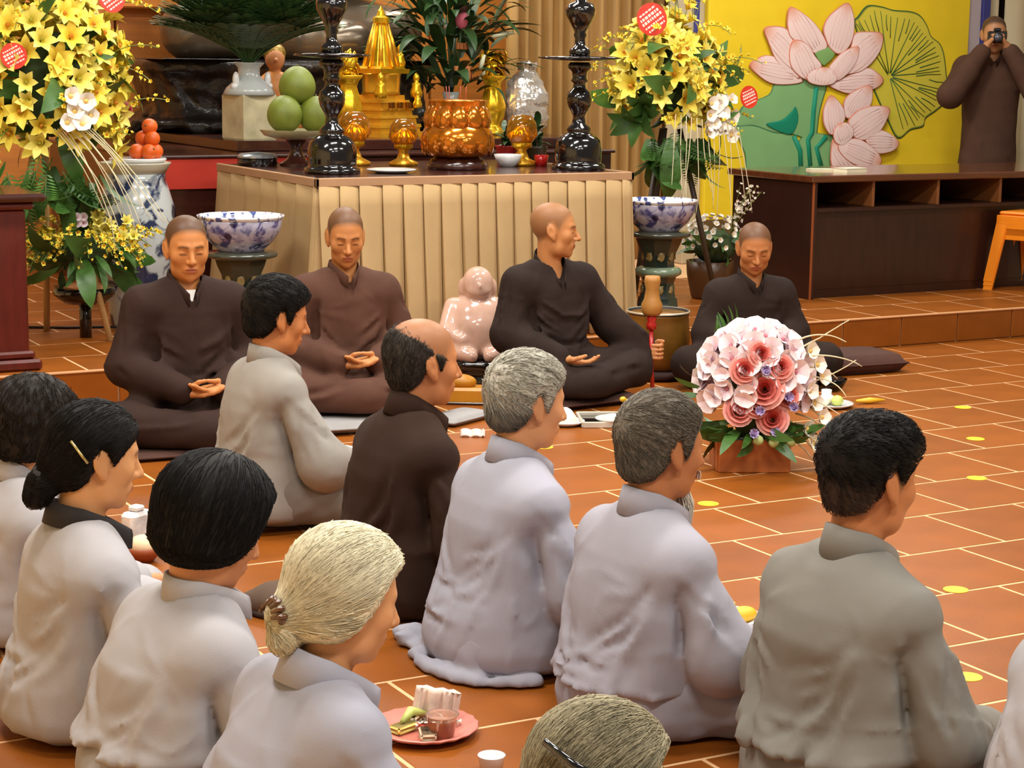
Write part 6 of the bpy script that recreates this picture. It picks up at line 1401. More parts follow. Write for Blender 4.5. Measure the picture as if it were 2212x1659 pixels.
# young man, right foreground
person('young man with cropped black hair in olive grey jacket', (2.375, 2.985), FX + 3, 1.0, 0.0,
       torso_rows(0.705, 0.07, 0.212, hip=0.215, waist=0.210, dep=.14, hd=0.182), dict(pos=(0.0, 0.080, 0.704), yaw=-1, pitch=5, s=1.01, nose=1.0, scalp=((60, 44, 34), 0.8), line='short', jaw=1.05,
       hair=dict(line='fade', t=0.007, tz=0.016, tq=0.014, fade=.06, side=((62, 47, 38), 0.010), rgb=(14, 12, 11), rgb2=(30, 25, 22), n=2400, len=0.022, dir='forward', lift=0.16)),
       {'r': [(0.180, 0.0, 0.468), (0.222, 0.10, 0.225), (0.12, 0.32, 0.15)], 'l': [(-0.180, 0, 0.468), (-0.245, 0.06, 0.225), (-0.10, 0.30, 0.15)]},
       legs='cross', knees=((0.24, 0.28, 0.08), (0.02, 0.36, 0.06)), skin=(184, 116, 70), cloth=M_grey3, trousers=M_grey3, robe_name='jacket', seed=29, hem=0.165, sleeve=(0.068, 0.074, 0.064), collar=dict(h=0.046, vee=0.05, gap=0.25, r=0.060), folds=(), amp=0.005, vox=0.0085)
# woman with low black bun
person('woman with black hair in a low bun and black collar under her jacket', (1.165, 4.20), FX + 3, 1.0, 0.0,
       torso_rows(0.637, 0.03, 0.190, hip=0.212, waist=0.20, dep=.125, hd=0.182), dict(pos=(0.0, 0.050, 0.632), yaw=-4, pitch=10, s=1.0, nose=.95, w=.96,
       hair=dict(line='woman', t=0.014, jt=0.10, steps=6, rgb=(15, 12, 11), rgb2=(30, 25, 21), bulge=[((0.0, -0.115, -0.075), (0.040, 0.036, 0.036)), ((0.0, -0.125, -0.108), (0.030, 0.028, 0.026)), ((0.0, -0.09, -0.02), (0.055, 0.040, 0.05))], n=2200, len=0.06, dir='back', to=(0, -0.13, -0.08), lift=0.02)),
       {'r': [(0.167, 0.0, 0.390), (0.235, 0.09, 0.20), (0.12, 0.30, 0.14)], 'l': [(-0.167, 0, 0.390), (-0.23, 0.08, 0.20), (-0.10, 0.28, 0.14)]},
       skin=(212, 152, 100), cloth=M_cream, trousers=M_cream, robe_name='jacket', seed=31, knees=((0.23, 0.28, 0.08), (0.02, 0.36, 0.06)), sleeve=(0.066, 0.076, 0.064), collar=dict(h=0.030, vee=0.05, gap=0.25, r=0.070, m=M_blackcloth), folds=())
# woman with black bob
person('woman with rounded black bob bowing slightly in pale grey jacket', (1.165, 3.62), FX + 4, 1.0, 0.0,
       torso_rows(0.600, 0.11, 0.205, hip=0.215, waist=0.215, dep=.135, hunch=0.02, hd=0.182), dict(pos=(0.0, 0.125, 0.588), yaw=2, pitch=22, s=1.04, nose=.9,
       hair=dict(line='bob', t=0.030, tz=0.004, jt=0.08, steps=6, rgb=(13, 11, 10), rgb2=(27, 23, 20), n=2000, len=0.07, dir='down', lift=0.015, fade=.06, round=.035)),
       {'r': [(0.181, 0.02, 0.365), (0.235, 0.13, 0.18), (0.12, 0.34, 0.14)], 'l': [(-0.181, 0.02, 0.365), (-0.25, 0.11, 0.18), (-0.10, 0.32, 0.14)]},
       skin=(202, 138, 92), cloth=M_cream, trousers=M_cream, robe_name='jacket', seed=33, knees=((0.23, 0.28, 0.08), (0.02, 0.36, 0.06)), hem=0.16, sleeve=(0.072, 0.082, 0.066), collar=dict(h=0.038, vee=0.05, gap=0.25, r=0.060), folds=(), vox=0.0085)
# white-haired woman
person('white-haired woman with her long hair clipped low at the nape', (1.195, 3.035), FX + 4, 0.97, 0.0,
       torso_rows(0.603, 0.10, 0.188, hip=0.215, waist=0.205, dep=.13, hunch=0.02, hd=0.182), dict(pos=(0.0, 0.138, 0.600), yaw=-4, pitch=14, s=0.99, nose=1.0, brow=(150, 130, 110),
       hair=dict(line='tied', jt=0.07, steps=7, t=0.020, tz=0.006, rgb=(178, 166, 134), rgb2=(246, 238, 208), bulge=[((0.0, -0.118, -0.045), (0.036, 0.034, 0.034)), ((0.0, -0.110, -0.088), (0.034, 0.030, 0.034)), ((0.0, -0.085, -0.01), (0.060, 0.045, 0.055))], n=4000, len=0.11, dir='back', to=(0, -0.145, -0.06), lift=0.012, rad=0.0010)),
       {'r': [(0.168, 0.02, 0.395), (0.220, 0.12, 0.18), (0.12, 0.32, 0.13)], 'l': [(-0.168, 0.02, 0.395), (-0.215, 0.10, 0.18), (-0.10, 0.30, 0.13)]},
       skin=(206, 146, 98), cloth=M_pale, trousers=M_pale, robe_name='jacket', seed=35, knees=((0.23, 0.28, 0.08), (0.02, 0.36, 0.06)), sleeve=(0.070, 0.080, 0.064), collar=dict(h=0.046, vee=0.05, gap=0.25, r=0.070), folds=(), vox=0.0085)
# woman half hidden at the left edge
person('woman with wavy dark hair half hidden at the picture edge behind the bun', (1.20, 4.98), FX + 2, 1.0, 0.0,
       torso_rows(0.575, 0.05, 0.190, hip=0.212, waist=0.20, dep=.125, hd=0.182), dict(pos=(0.0, 0.080, 0.560), yaw=-2, pitch=6, s=1.0,
       hair=dict(line='bob', t=0.026, wave=0.004, wfr=150.0, rgb=(20, 16, 13), rgb2=(44, 35, 28), n=1500, len=0.04, dir='down', lift=0.08)),
       {'r': [(0.167, 0.0, 0.335), (0.235, 0.09, 0.18), (0.12, 0.30, 0.13)], 'l': [(-0.167, 0, 0.335), (-0.23, 0.08, 0.18), (-0.10, 0.28, 0.13)]},
       skin=(200, 140, 94), cloth=M_cream, trousers=M_cream, robe_name='jacket', seed=37, knees=((0.23, 0.28, 0.08), (0.02, 0.36, 0.06)), sleeve=(0.066, 0.076, 0.064), collar=dict(h=0.036, vee=0.05, gap=0.25, r=0.060), folds=())
# grey-haired woman at the lower edge
person('woman with ash grey hair held by black clips at the lower picture edge', (1.365, 2.31), FX, 0.97, 0.0,
       torso_rows(0.475, 0.045, 0.19, hip=0.212, waist=0.20, dep=.125, hd=0.182), dict(pos=(0.0, 0.055, 0.480), yaw=-2, pitch=10, s=1.03,
       hair=dict(line='tied', jt=0.08, steps=6, t=0.018, tz=0.006, rgb=(96, 88, 68), rgb2=(178, 166, 134), bulge=[((0.0, -0.112, -0.05), (0.040, 0.032, 0.040)), ((0.0, -0.085, -0.01), (0.060, 0.045, 0.055))], n=3600, len=0.075, dir='back', to=(0, -0.13, -0.05), lift=0.02, rad=0.0010)),
       {'r': [(0.167, 0.0, 0.280), (0.235, 0.09, 0.16), (0.12, 0.30, 0.12)], 'l': [(-0.167, 0, 0.280), (-0.23, 0.08, 0.16), (-0.10, 0.28, 0.12)]},
       skin=(200, 140, 94), cloth=M_pale, trousers=M_pale, robe_name='jacket', seed=39, knees=((0.23, 0.28, 0.08), (0.02, 0.36, 0.06)), sleeve=(0.066, 0.076, 0.064), folds=(), vox=0.014)
# person cut by the right edge
person('person in pale jacket cut off at the lower right picture corner', (2.455, 2.37), FX, 1.0, 0.0,
       torso_rows(0.68, 0.10, 0.20, hip=0.215, waist=0.205, dep=.13, hd=0.182), dict(pos=(0.0, 0.12, 0.685), yaw=-2, pitch=10, s=1.0,
       hair=dict(line='short', t=0.016, rgb=(60, 54, 48), rgb2=(120, 110, 98), n=0)),
       {'r': [(0.167, 0.04, 0.440), (0.235, 0.12, 0.19), (0.12, 0.32, 0.13)], 'l': [(-0.167, 0.04, 0.440), (-0.23, 0.1, 0.19), (-0.10, 0.28, 0.13)]},
       skin=(196, 136, 90), cloth=M_cream, trousers=M_cream, robe_name='jacket', seed=41, knees=((0.23, 0.28, 0.08), (0.02, 0.36, 0.06)), sleeve=(0.068, 0.078, 0.064), collar=dict(h=0.036, vee=0.05, gap=0.25, r=0.060), folds=(), vox=0.012)
# ------------------------------------------------------------------ things on the floor
M_china = MATS['white_china']
# bell (bronze bowl) and mallet
bl = empty('bronze_bell', (5.05, 7.80, 0), label='large bronze bowl bell beside the mallet monk', cat='bell')
MB().lathe([(0, .03), (.07, .03), (.12, .055), (.150, .12), (.158, .20), (.152, .27), (.148, .31), (.152, .325)], 48).build('bell_body', mat('bronze_bell', (138, 92, 30), rough=.4, metal=.35, var=.3, scale=5), bl)
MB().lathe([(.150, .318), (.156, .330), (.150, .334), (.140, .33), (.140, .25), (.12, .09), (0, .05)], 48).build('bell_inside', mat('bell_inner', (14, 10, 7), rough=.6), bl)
MB().lathe([(.151, .322), (.158, .330), (.152, .336), (.147, .331)], 48, caps=False).build('bell_rim', mat('rim_silver', (216, 204, 176), rough=.25, metal=.6), bl)
MB().lathe([(0, 0), (.12, 0), (.15, .018), (.14, .045), (.09, .05), (0, .045)], 32).build('bell_cushion', mat('bell_pad', (54, 26, 20), rough=.8), bl)
ml = empty('bell_mallet', (4.735, 7.368, 0), (R(0), R(0), 0), label='wooden mallet with red handle held upright by the monk', cat='mallet')
M_mw = mat('mallet_wood', (164, 112, 48), rough=.5, var=.15)
MB().lathe([(0, .38), (.036, .38), (.047, .395), (.049, .43), (.037, .455), (.030, .50), (.038, .535), (.034, .56), (0, .56)], 20).build('mallet_head', M_mw, ml)
MB().lathe([(0, .315), (.022, .315), (.024, .34), (.018, .352), (.024, .366), (.020, .381), (0, .381)], 20).build('ferrule', mat('red_lacquer', (176, 28, 24), rough=.3, coat=.4), ml)
MB().tube([(0, 0, .318), (0.004, 0, .16), (.014, -.004, .004)], .010, 10).build('handle', MATS['red_lacquer'], ml)
# laughing buddha of pink stone
M_pink = mat('rose_stone', (206, 166, 146), rough=.16, var=.18, scale=7, coat=.6, sss=.05)
F_ = Field((-.2, -.18, -.01), (.2, .18, .46), .0105)
for a in ((f_ell((0, 0, .07), (.155, .115, .08)), .03), (f_ell((0, -.02, .14), (.125, .11, .11)), .04), (f_ell((0, 0, .22), (.115, .085, .07)), .04), (f_cone((.105, 0, .23), (.14, -.05, .13), .042, .038), .02), (f_cone((-.105, 0, .23), (-.14, -.05, .13), .042, .038), .02), (f_cone((.14, -.05, .13), (.08, -.10, .10), .036, .028), .015), (f_cone((-.14, -.05, .13), (-.08, -.10, .10), .036, .028), .015),
          (f_ell((0, -.02, .335), (.068, .070, .075)), .02), (f_ell((0, -.06, .305), (.052, .03, .03)), .015), (f_ell((0, -.085, .33), (.012, .014, .014)), .006), (f_ell((.07, -.01, .315), (.016, .018, .042)), .008), (f_ell((-.07, -.01, .315), (.016, .018, .042)), .008), (f_cone((.11, -.06, .05), (.04, -.13, .03), .05, .03), .02), (f_cone((-.11, -.06, .05), (-.04, -.13, .03), .05, .03), .02)): F_.add(*a)
F_.crease([(-.04, -.092, .300), (0, -.098, .292), (.04, -.092, .300)], .008, .006, True); F_.crease([(-.1, -.09, .20), (0, -.125, .215), (.1, -.09, .20)], .006, .008, True); F_.crease([(-.12, -.08, .1), (-.06, -.13, .22)], .006, .01, True); F_.crease([(.12, -.08, .1), (.06, -.13, .22)], .006, .01, True)
V, F = F_.mesh(); pbd = ob('laughing_buddha', meshdata('laughing_buddha', V, F, M_pink, True), None, (4.16, 8.00, .125), (0, 0, R(-20)), 1.08, label='polished pink stone laughing buddha on dark carved stand', cat='statue')
MB().lathe([(0, -.115), (.15, -.115), (.165, -.095), (.13, -.07), (.145, -.035), (.168, -.012), (.16, .006), (0, .006)], 32, ripple=lambda a, z: 1 + .05 * math.cos(9 * a)).build('carved_stand', M_eb, pbd)
# wooden fish drum parts
wf = empty('wooden_block', (3.87, 7.60, 0), (0, 0, R(-32)), label='yellow wooden sounding block with rounded cushion beside the pink statue', cat='instrument')
MB().box((-.13, -.06, 0.0), (.13, .06, .075), .012).build('block', mat('yellow_wood', (196, 130, 30), rough=.4, var=.15), wf, smooth=False); MB().box((-.14, -.07, .0), (.14, .07, .012), .003).build('block_base', MATS['mahogany'], wf, smooth=False)
MB().ball((.0, .0, .095), (.075, .045, .035), 16, 10).build('pad', MATS['yellow_wood'], wf)
# cushions, mats and cloths
def cushion(loc, rz, sx, sy, h, m, label, name='floor_cushion', cat='cushion', n=14, puff=.35):
    v = []; f = []
    for s in (1, 0):
        for i in range(n + 1):
            for j in range(n + 1):
                u, w = i / n * 2 - 1, j / n * 2 - 1; e = (1 - abs(u) ** 5) * (1 - abs(w) ** 5); z = h / 2 + (h / 2) * (e ** puff) * (1 if s else -1)
                k = 1 - .02 * (1 - e); v.append((u * sx / 2 * k, w * sy / 2 * k, max(z, 0.0)))
    m1 = (n + 1) ** 2
    for i in range(n):
        for j in range(n):
            a = i * (n + 1) + j; q = (a, a + n + 1, a + n + 2, a + 1); f.append(q); f.append(tuple(m1 + k for k in q[::-1]))
    o = ob(name, meshdata(name, np.array(v), f, m, True), None, loc, (0, 0, R(rz)), label=label, cat=cat)
    pts = [(sx / 2 * a * .985, sy / 2 * b * .985, h / 2) for a, b in ((-1, -1), (0, -1.0), (1, -1), (1, 0), (1, 1), (0, 1), (-1, 1), (-1, 0), (-1, -1))]
    MB().tube(pts, .004, 6).build('piping', m, o); return o
M_cg = mat('grey_cushion', (150, 146, 144), rough=.85, var=.06); M_cb = mat('brown_cushion', (72, 42, 32), rough=.9, var=.15)
cushion((3.20, 7.36, 0), -6, .66, .56, .058, M_cg, 'flat grey cushion under the monk in lighter brown robe')
cushion((3.66, 7.20, 0), 28, .30, .16, .040, M_cg, 'folded grey pad lying beside the balding man and yellow block', 'folded_pad', 'pad')
cushion((6.02, 7.60, 0), -4, .60, .34, .10, M_cb, 'long dark brown cushion lying free beside the bowed monk', puff=.16)
cushion((5.40, 7.48, 0), -15, .70, .52, .03, M_cb, 'thin brown mat under the bowed monk')
cushion((4.28, 7.47, 0), 6, .66, .56, .05, M_cb, 'dark cushion under the monk with the mallet')
cushion((2.47, 7.20, 0), -4, .70, .56, .03, M_cb, 'thin dark mat under the monk with closed eyes')
cushion((2.83, 6.62, 0), 12, .30, .26, .05, mat('white_cloth_bag', (206, 202, 194), rough=.85, var=.06), 'soft pale cloth bundle in front of the black-haired man', 'cloth_bundle', 'bundle')
# brown felt cap
F_ = Field((-.2, -.16, -.02), (.2, .16, .16), .008); F_.add(f_ell((0.03, 0, .035), (.13, .10, .055))); F_.add(f_cone((-.06, 0, .025), (-.15, .0, .035), .05, .014), .03); F_.all(lambda x, y, z: .004 * wob(x, y, z, 2, 40)); F_.add((lambda x, y, z: -(z - .002) + 0 * x + 0 * y, np.array((-.2, -.2, -.1)), np.array((.2, .2, .2))), 0, 'i')
V, F = F_.mesh(); cp = ob('felt_hat', meshdata('felt_hat', V, F, mat('cap_felt', (92, 72, 56), rough=.9), True), None, (1.93, 4.86, 0), (0, 0, R(-20)), label='soft brown felt hat lying on the floor behind the white-haired woman', cat='hat')
MB().lathe([(.128, .004), (.136, .006), (.134, .018), (.126, .016)], 28, caps=False).build('cap_band', mat('cap_band', (58, 42, 34), rough=.9), cp, loc=(.03, 0, 0), sc=(1, .78, 1))
# yellow floor stickers
M_st = mat('yellow_sticker', (248, 226, 40), rough=.45, var=.03)
sd_ = MB().lathe([(0, 0), (.037, 0), (.037, .0008), (0, .0009)], 28).data('floor_sticker', M_st, False)
for k, (x, y, lb) in enumerate(((3.753, 5.444, 'yellow round sticker near the flower basket box'), (5.88, 6.533, 'farthest small yellow sticker in the aisle beyond the tray plates'), (5.426, 5.943, 'second farthest yellow sticker in the aisle'), (4.906, 5.355, 'yellow sticker in the aisle level with the young man face'), (3.30, 4.829, 'yellow sticker beside the bearded elder shoulder'), (3.787, 4.197, 'yellow sticker beside the young man shoulder'), (3.261, 3.554, 'nearest yellow sticker beside the young man sleeve'), (3.717, 6.556, 'yellow sticker next to the elder with short grey hair'))):
    ob('floor_sticker', sd_, None, (x, y, .0005), label=lb, cat='sticker', group='yellow stickers marking the aisle')
# dishes of food
def dish(loc, r, label, m, h=.02, rip=None, name='plate'):
    return MB().lathe([(0, 0), (r * .62, 0), (r * .9, h * .6), (r, h), (r * .97, h * 1.08), (r * .6, h * .35), (0, h * .3)], 40, ripple=rip).build(name, m, loc=loc, label=label, cat='plate')
def food(name, cat, loc, label, mb, m, rz=0): return mb.build(name, m, loc=loc, rot=(0, 0, R(rz)), label=label, cat=cat)
M_ban = mat('banana', (228, 178, 40), rough=.5, var=.1); M_cake = mat('pale_cake', (232, 208, 168), rough=.7, var=.06); M_rice = mat('rice_cake', (238, 232, 214), rough=.6); M_melon = mat('melon', (196, 206, 110), rough=.4, var=.1); M_pinkp = mat('pink_plate', (216, 128, 112), rough=.3, coat=.4, var=.08); M_jelly = mat('orange_jelly', (236, 120, 30), rough=.12, trans=.15)
# plate in front of the white-haired woman
dish((1.85, 3.80, 0), .125, 'pink scalloped plate of snacks on the floor beside the white-haired woman', M_pinkp, .022, rip=lambda a, z: 1 + .02 * math.cos(18 * a))
z = .010
jc = empty('jelly_cup', (1.862, 3.735, z), label='clear cup of orange jelly on the pink plate', cat='cup')
MB().lathe([(0, 0), (.026, 0), (.034, .044), (0, .044)], 24).build('jelly', M_jelly, jc); MB().lathe([(.0265, -.001), (.036, .052), (.039, .054), (.034, .053), (0, .050)], 24).build('lid', mat('film', (236, 214, 190), rough=.10, trans=.8), jc)
for k, (dx, dy, rz, lb) in enumerate(((-.05, .01, 20, 'yellow cake slice at the plate edge nearest her sleeve'), (-.02, -.055, 70, 'pale biscuit at the front of the pink plate'), (.055, .055, -20, 'cream wafer at the back of the pink plate'), (.00, .06, 40, 'flat rice cracker at the back of the pink plate'))):
    food('cake_slice', 'cake', (1.85 + dx, 3.80 + dy, z), lb, MB().box((-.032, -.018, 0), (.032, .018, .018), .004), (mat('sponge', (236, 212, 110), rough=.7), M_cake, M_rice, M_cake)[k], rz)
food('melon_slice', 'fruit', (1.84, 3.835, z + .018), 'green melon slice leaning on the pink plate', MB().tube([(-.04, 0, .0), (0, .012, .012), (.04, 0, .0)], [.006, .013, .006], 8), M_melon, 20)
for k, (dx, dy) in enumerate(((.02, .01), (.035, .02), (-.01, .02), (.005, -.01), (.085, -.01), (.07, .02))): food('candy', 'sweet', (1.84 + dx * .9, 3.80 + dy, z + .004), ('white wrapped sweet beside the jelly cup', 'red wrapped sweet by the paper bag foot', 'white wrapped sweet under the melon slice', 'red wrapped sweet at the middle of the pink plate', 'white wrapped sweet at the far rim of the pink plate', 'red wrapped sweet between jelly cup and wafer')[k], MB().box((-.012, -.008, 0), (.012, .008, .012), .003).tube([(-.02, 0, .006), (-.012, 0, .006)], [.007, .002], 6).tube([(.012, 0, .006), (.02, 0, .006)], [.002, .007], 6), (M_rice, mat('red_wrap', (196, 60, 36), rough=.4))[k % 2], k * 40)
bagv, bagf = pleats(-.05, .05, 0, .075, .03, .018, 8); wb = MB().add(bagv, bagf).build('paper_bag', mat('printed_paper', (236, 214, 196), rough=.55, var=.2, scale=30), loc=(1.895, 3.855, z), rot=(0, R(10), R(-25)), label='crumpled printed paper bag standing at the back of the pink plate', cat='bag'); wb.modifiers.new('t', 'SOLIDIFY').thickness = .016
# white cup at the lower edge
cu_ = MB().lathe([(0, 0), (.022, 0), (.030, .045), (.0305, .046), (.028, .045), (.020, .004), (0, .003)], 28).build('paper_cup', M_china, loc=(1.865, 3.50, 0), label='small white cup at the lower picture edge below the pink plate', cat='cup')
# plate between bearded elder and young man
dish((2.985, 4.22, 0), .10, 'white plate with yellow fruit between bearded elder and young man', M_china)
food('banana', 'fruit', (2.955, 4.235, .030), 'pale yellow banana on the plate between the two men', MB().tube([(-.075, 0, .012), (-.03, -.012, .004), (.03, -.012, .004), (.07, 0, .014)], [.006, .017, .017, .005], 10), mat('pale_banana', (240, 222, 90), rough=.5), 10)
food('mango_piece', 'fruit', (3.02, 4.195, .026), 'orange-yellow mango piece on the plate between the two men', MB().ball((0, 0, 0), (.042, .030, .022), 14, 10), M_ban, 0)
# dishes before the mallet monk
dish((4.03, 6.93, 0), .085, 'small plate of cake beside the grey-haired elder face', M_china); 
food('rice_cake', 'cake', (4.03, 6.93, .010), 'white wrapped rice cake on the small plate beside the elder face', MB().lathe([(0, 0), (.055, 0), (.05, .03), (.03, .055), (.012, .065), (0, .066)], 6), M_rice, 10)
food('banana', 'fruit', (4.06, 6.985, .03), 'small yellow banana at the edge of the small plate', MB().tube([(-.04, 0, .0), (0, -.008, .006), (.04, 0, .02)], [.010, .014, .005], 8), M_ban, 60)
tr = empty('serving_tray', (4.27, 6.88, 0), (0, 0, R(-24)), label='black lacquer tray with white dishes in front of the mallet monk', cat='tray')
MB().box((-.17, -.12, 0), (.17, .12, .012), .004).build('tray_base', M_eb, tr, smooth=False)
for s in (-1, 1): MB().box((-.17, s * .12 - .006, .0), (.17, s * .12 + .006, .026), .003).build('tray_edge', mat('tray_edge', (196, 186, 170), rough=.4), tr, smooth=False); MB().box((s * .17 - .006, -.12, .0), (s * .17 + .006, .12, .026), .003).build('tray_edge', MATS['tray_edge'], tr, smooth=False)
dish((4.21, 6.84, .012), .075, 'oval white dish on the black tray', M_china); food('rice_cake', 'cake', (4.21, 6.84, .022), 'flat rice cake on the oval white dish', MB().ball((0, 0, .012), (.05, .035, .016), 14, 8), M_rice)
food('shrimp_chip', 'snack', (4.33, 6.90, .014), 'curled pinkish cracker lying on the black tray', MB().add(*pleats(-.05, .05, 0, .05, .04, .014, 9)), mat('cracker', (232, 190, 150), rough=.7), 20).modifiers.new('t', 'SOLIDIFY').thickness = .006
food('ginger_root', 'food', (4.36, 6.98, .014), 'knobbly yellow piece standing at the tray end', MB().ball((0, 0, .018), (.018, .018, .02), 10, 8).ball((.004, 0, .045), (.014, .014, .022), 10, 8).ball((-.012, 0, .065), (.016, .012, .012), 10, 8), M_ban)
food('toast_slice', 'bread', (4.36, 6.80, .014), 'brown toast slice on the tray corner', MB().box((-.045, -.04, 0), (.045, .04, .02), .006), mat('toast', (196, 140, 70), rough=.8), 20)
bb = MB().ball((0, 0, .016), (.016, .016, .016), 12, 8).build('black_bottle_cap', M_eb, loc=(4.47, 7.02, 0), label='small black knob near the mallet monk knee', cat='cap')
nap = MB().add(*pleats(-.05, .05, 0, .035, .04, .012, 19)).build('napkin', mat('napkin', (228, 206, 196), rough=.8, var=.15, scale=40), loc=(3.55, 6.86, .0), rot=(R(-40), 0, R(-30)), label='crumpled printed napkin beside the elder collar', cat='napkin'); nap.modifiers.new('t', 'SOLIDIFY').thickness = .01
# dishes before the bowed monk
gb = MB().lathe([(0, 0), (.045, 0), (.06, .02), (.078, .06), (.076, .06), (.055, .02), (0, .008)], 32).build('glass_bowl', M_glass, loc=(5.60, 7.14, 0), label='clear glass bowl beside the twigs of the flower basket', cat='bowl')
dish((5.33, 6.80, 0), .11, 'white plate of fruit pieces beyond the flower basket', M_china)
for k, (dx, dy, lb) in enumerate(((-.04, 0, 'pale fruit piece at the basket side of the plate'), (.03, -.02, 'pale fruit piece at the front of the plate'), (.02, .04, 'pale fruit piece at the back of the plate'))): food('fruit_piece', 'fruit', (5.33 + dx, 6.80 + dy, .010), lb + ' beyond the basket', MB().ball((0, 0, .02), (.04, .028, .024), 12, 8), (M_rice, M_melon, M_rice)[k], k * 50)
food('fruit_cup', 'cup', (5.36, 6.86, .008), 'small white cup standing among the fruit beyond the basket', MB().lathe([(0, 0), (.02, 0), (.024, .06), (.021, .06), (.017, .006), (0, .006)], 20), M_china)
food('mango_piece', 'fruit', (5.55, 6.78, .002), 'orange fruit slice lying right of the fruit plate', MB().tube([(-.07, 0, .014), (0, .01, .012), (.07, 0, .014)], [.006, .015, .005], 8), M_ban, -15)
# packet and bowl beside the bun woman
MB().box((-.05, -.03, 0), (.05, .03, .10), .012).box((-.02, -.02, .10), (.02, .02, .118), .005).build('milk_carton', mat('printed_carton', (224, 220, 216), rough=.5, var=.35, scale=16), loc=(1.80, 5.80, 0), rot=(0, 0, R(30)), smooth=False, label='small white printed packet on the floor beside the bun woman', cat='packet')
MB().lathe([(0, 0), (.03, 0), (.055, .03), (.06, .05), (.056, .05), (.03, .008), (0, .006)], 28).build('clay_bowl', mat('clay', (150, 72, 34), rough=.5), loc=(1.74, 5.55, 0), label='small brown clay bowl in front of the bun woman', cat='bowl')
food('bread_bun', 'bread', (1.74, 5.55, .03), 'round pale bun in the clay bowl', MB().ball((0, 0, .022), (.045, .045, .032), 16, 10), M_cake)
# ------------------------------------------------------------------ accessories that belong to people
def on_head(body, hd, p): 
    q = head_matrix(hd) @ np.array(p) * hd.get('s', 1.0) + np.array(hd['pos']); return Vector(q)
def head_rot(hd): return Matrix(head_matrix(hd).tolist()).to_euler()
P = {o['label'].split(' ')[0] + '_' + o['label'].split(' ')[1]: o for o in S.objects if o.get('category') == 'person'}
def who(txt): return [o for o in S.objects if o.get('category') == 'person' and txt in o['label']][0]
# white shirt at the neckline of the first monk
b = who('closed eyes and white shirt'); MB().add([(-.020, .066, .585), (.020, .066, .585), (.0, .086, .535), (-.020, .050, .585), (.020, .050, .585), (0, .07, .535)], [(0, 2, 1), (3, 4, 5), (0, 1, 4, 3), (1, 2, 5, 4), (2, 0, 3, 5)]).build('undershirt', M_white, b, smooth=False)
# black camera of the photographer (a thing in his hands)
b = who('photographer') if any('photographer' in o['label'] for o in S.objects if o.get('category') == 'person') else who('black camera')
cm = empty('photo_camera', tuple(Matrix.Translation(b.location) @ Matrix.Rotation(b.rotation_euler.z, 4, 'Z') @ Vector((0, .165, 1.545))), (0, 0, b.rotation_euler.z), label='compact black camera held before the standing monk face', cat='camera')
M_cam = mat('camera_black', (20, 20, 22), rough=.35, coat=.2)
MB().box((-.062, -.030, -.040), (.062, .020, .040), .008).build('camera_body', M_cam, cm, smooth=False); MB().box((-.024, -.024, .040), (.024, .018, .062), .006).build('prism', M_cam, cm, smooth=False)
MB().tube([(0, .018, -.004), (0, .062, -.004), (0, .070, -.004)], [.034, .034, .030], 24).build('lens', M_cam, cm); MB().tube([(0, .0695, -.004), (0, .0715, -.004)], .024, 20).build('lens_glass', mat('lens_glass', (60, 64, 80), rough=.05, coat=1), cm)
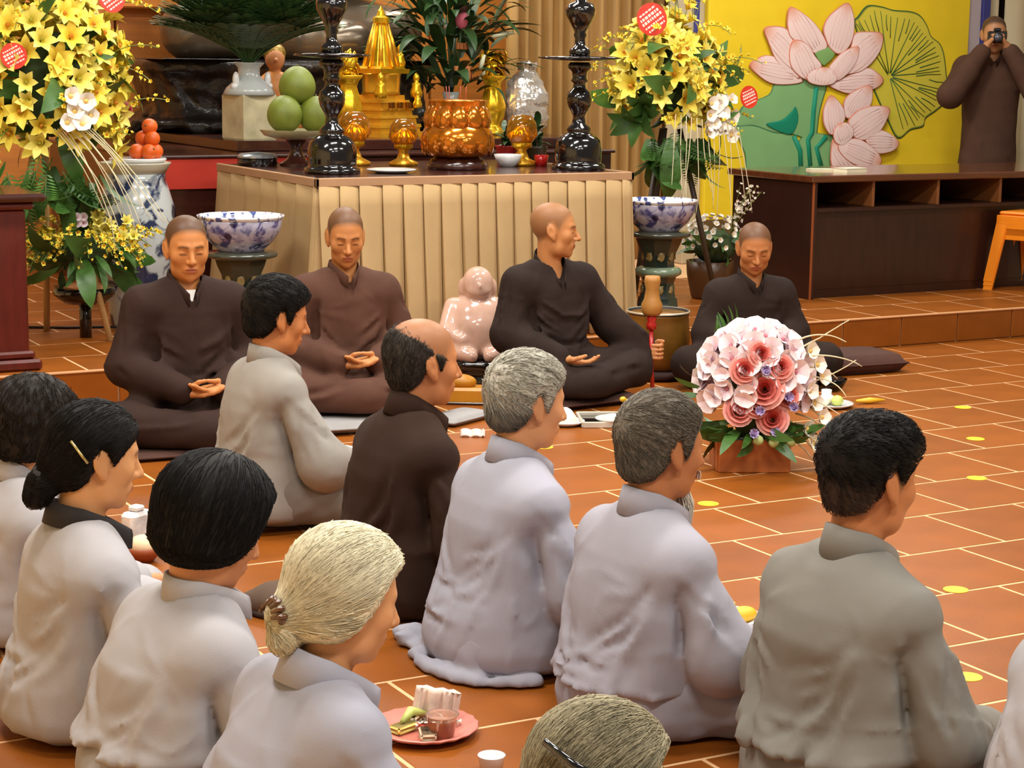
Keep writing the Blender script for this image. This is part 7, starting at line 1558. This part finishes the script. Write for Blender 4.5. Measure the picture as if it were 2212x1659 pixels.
# hair ornaments
HD_W = dict(pos=(0.0, 0.138, 0.600), yaw=-4, pitch=14, s=0.99); b = who('white-haired')
e = MB(); 
for k in range(7):
    a = R(-70 + 23 * k); e.tube([(.030 * math.sin(a), -.118, -.052 + .032 * math.cos(a)), (.042 * math.sin(a), -.140, -.056 + .040 * math.cos(a)), (.030 * math.sin(a), -.156, -.060 + .028 * math.cos(a))], [.005, .006, .003], 6)
e.tube([(-.040, -.138, -.052), (0, -.142, -.018), (.040, -.138, -.052)], .007, 8)
e.v = [tuple(on_head(b, HD_W, p)) for p in e.v]; e.build('claw_clip', mat('tortoiseshell', (96, 58, 30), rough=.2, coat=.5, var=.4, scale=60), b)
HD_G = dict(pos=(0.0, 0.055, 0.480), yaw=-2, pitch=10, s=1.03); b = who('ash grey hair')
for p0, p1, p2, r, m in (((.030, -.112, .070), (.066, -.090, .055), (.088, -.050, .040), .006, M_eb), ((.052, -.118, .020), (.080, -.086, .012), (.094, -.050, .000), .0045, M_eb), ((.070, -.105, .045), (.085, -.08, .030), (.096, -.06, .018), .003, mat('steel', (200, 200, 205), rough=.2, metal=.9))):
    e = MB().tube([tuple(np.array(q) * 1.20) for q in (p0, p1, p2)], r, 8); e.v = [tuple(on_head(b, HD_G, p)) for p in e.v]; e.build('hair_clip', m, b)
HD_B = dict(pos=(0.0, 0.050, 0.632), yaw=-4, pitch=10, s=1.0); b = who('low bun')
e = MB().tube([(.070, -.085, .040), (.084, -.06, .012), (.088, -.045, -.004)], .0035, 6); e.v = [tuple(on_head(b, HD_B, p)) for p in e.v]; e.build('hair_pin', mat('brass_pin', (200, 180, 120), rough=.25, metal=.8), b)
e = MB().ball((0, -.130, -.066), (.034, .016, .030), 14, 8, bumpf=lambda d: 1 + .12 * math.sin(9 * math.atan2(d[2], d[0]))); e.v = [tuple(on_head(b, HD_B, p)) for p in e.v]; e.build('hair_tie', M_blackcloth, b)
# thin white beard
HD_E = dict(pos=(0.0, 0.062, 0.655), yaw=-2, pitch=6, s=1.02, w=.94); b = who('bearded'); rs = random.Random(4); mb = MB()
for k in range(160):
    x = rs.uniform(-.022, .022); y0 = .070 + rs.uniform(-.012, .016) - abs(x) * .5; ln = rs.uniform(.04, .085); mb.tube([(x, y0, -.100), (x * 1.1, y0 + .014, -.100 - ln * .5), (x * .8 + rs.uniform(-.004, .004), y0 + .016, -.100 - ln)], [.0012, .0011, .0005], 3, caps=False)
for k in range(50):
    s_ = rs.choice((-1, 1)); x = s_ * rs.uniform(.004, .022); mb.tube([(x, .094, -.050), (x + s_ * .008, .092, -.058), (x + s_ * .012, .088, -.068)], [.0012, .001, .0005], 3, caps=False)
mb.v = [tuple(on_head(b, HD_E, p)) for p in mb.v]; o = mb.build('beard', mat('beard_white', (232, 224, 208), rough=.6), b); o['kind'] = 'stuff'
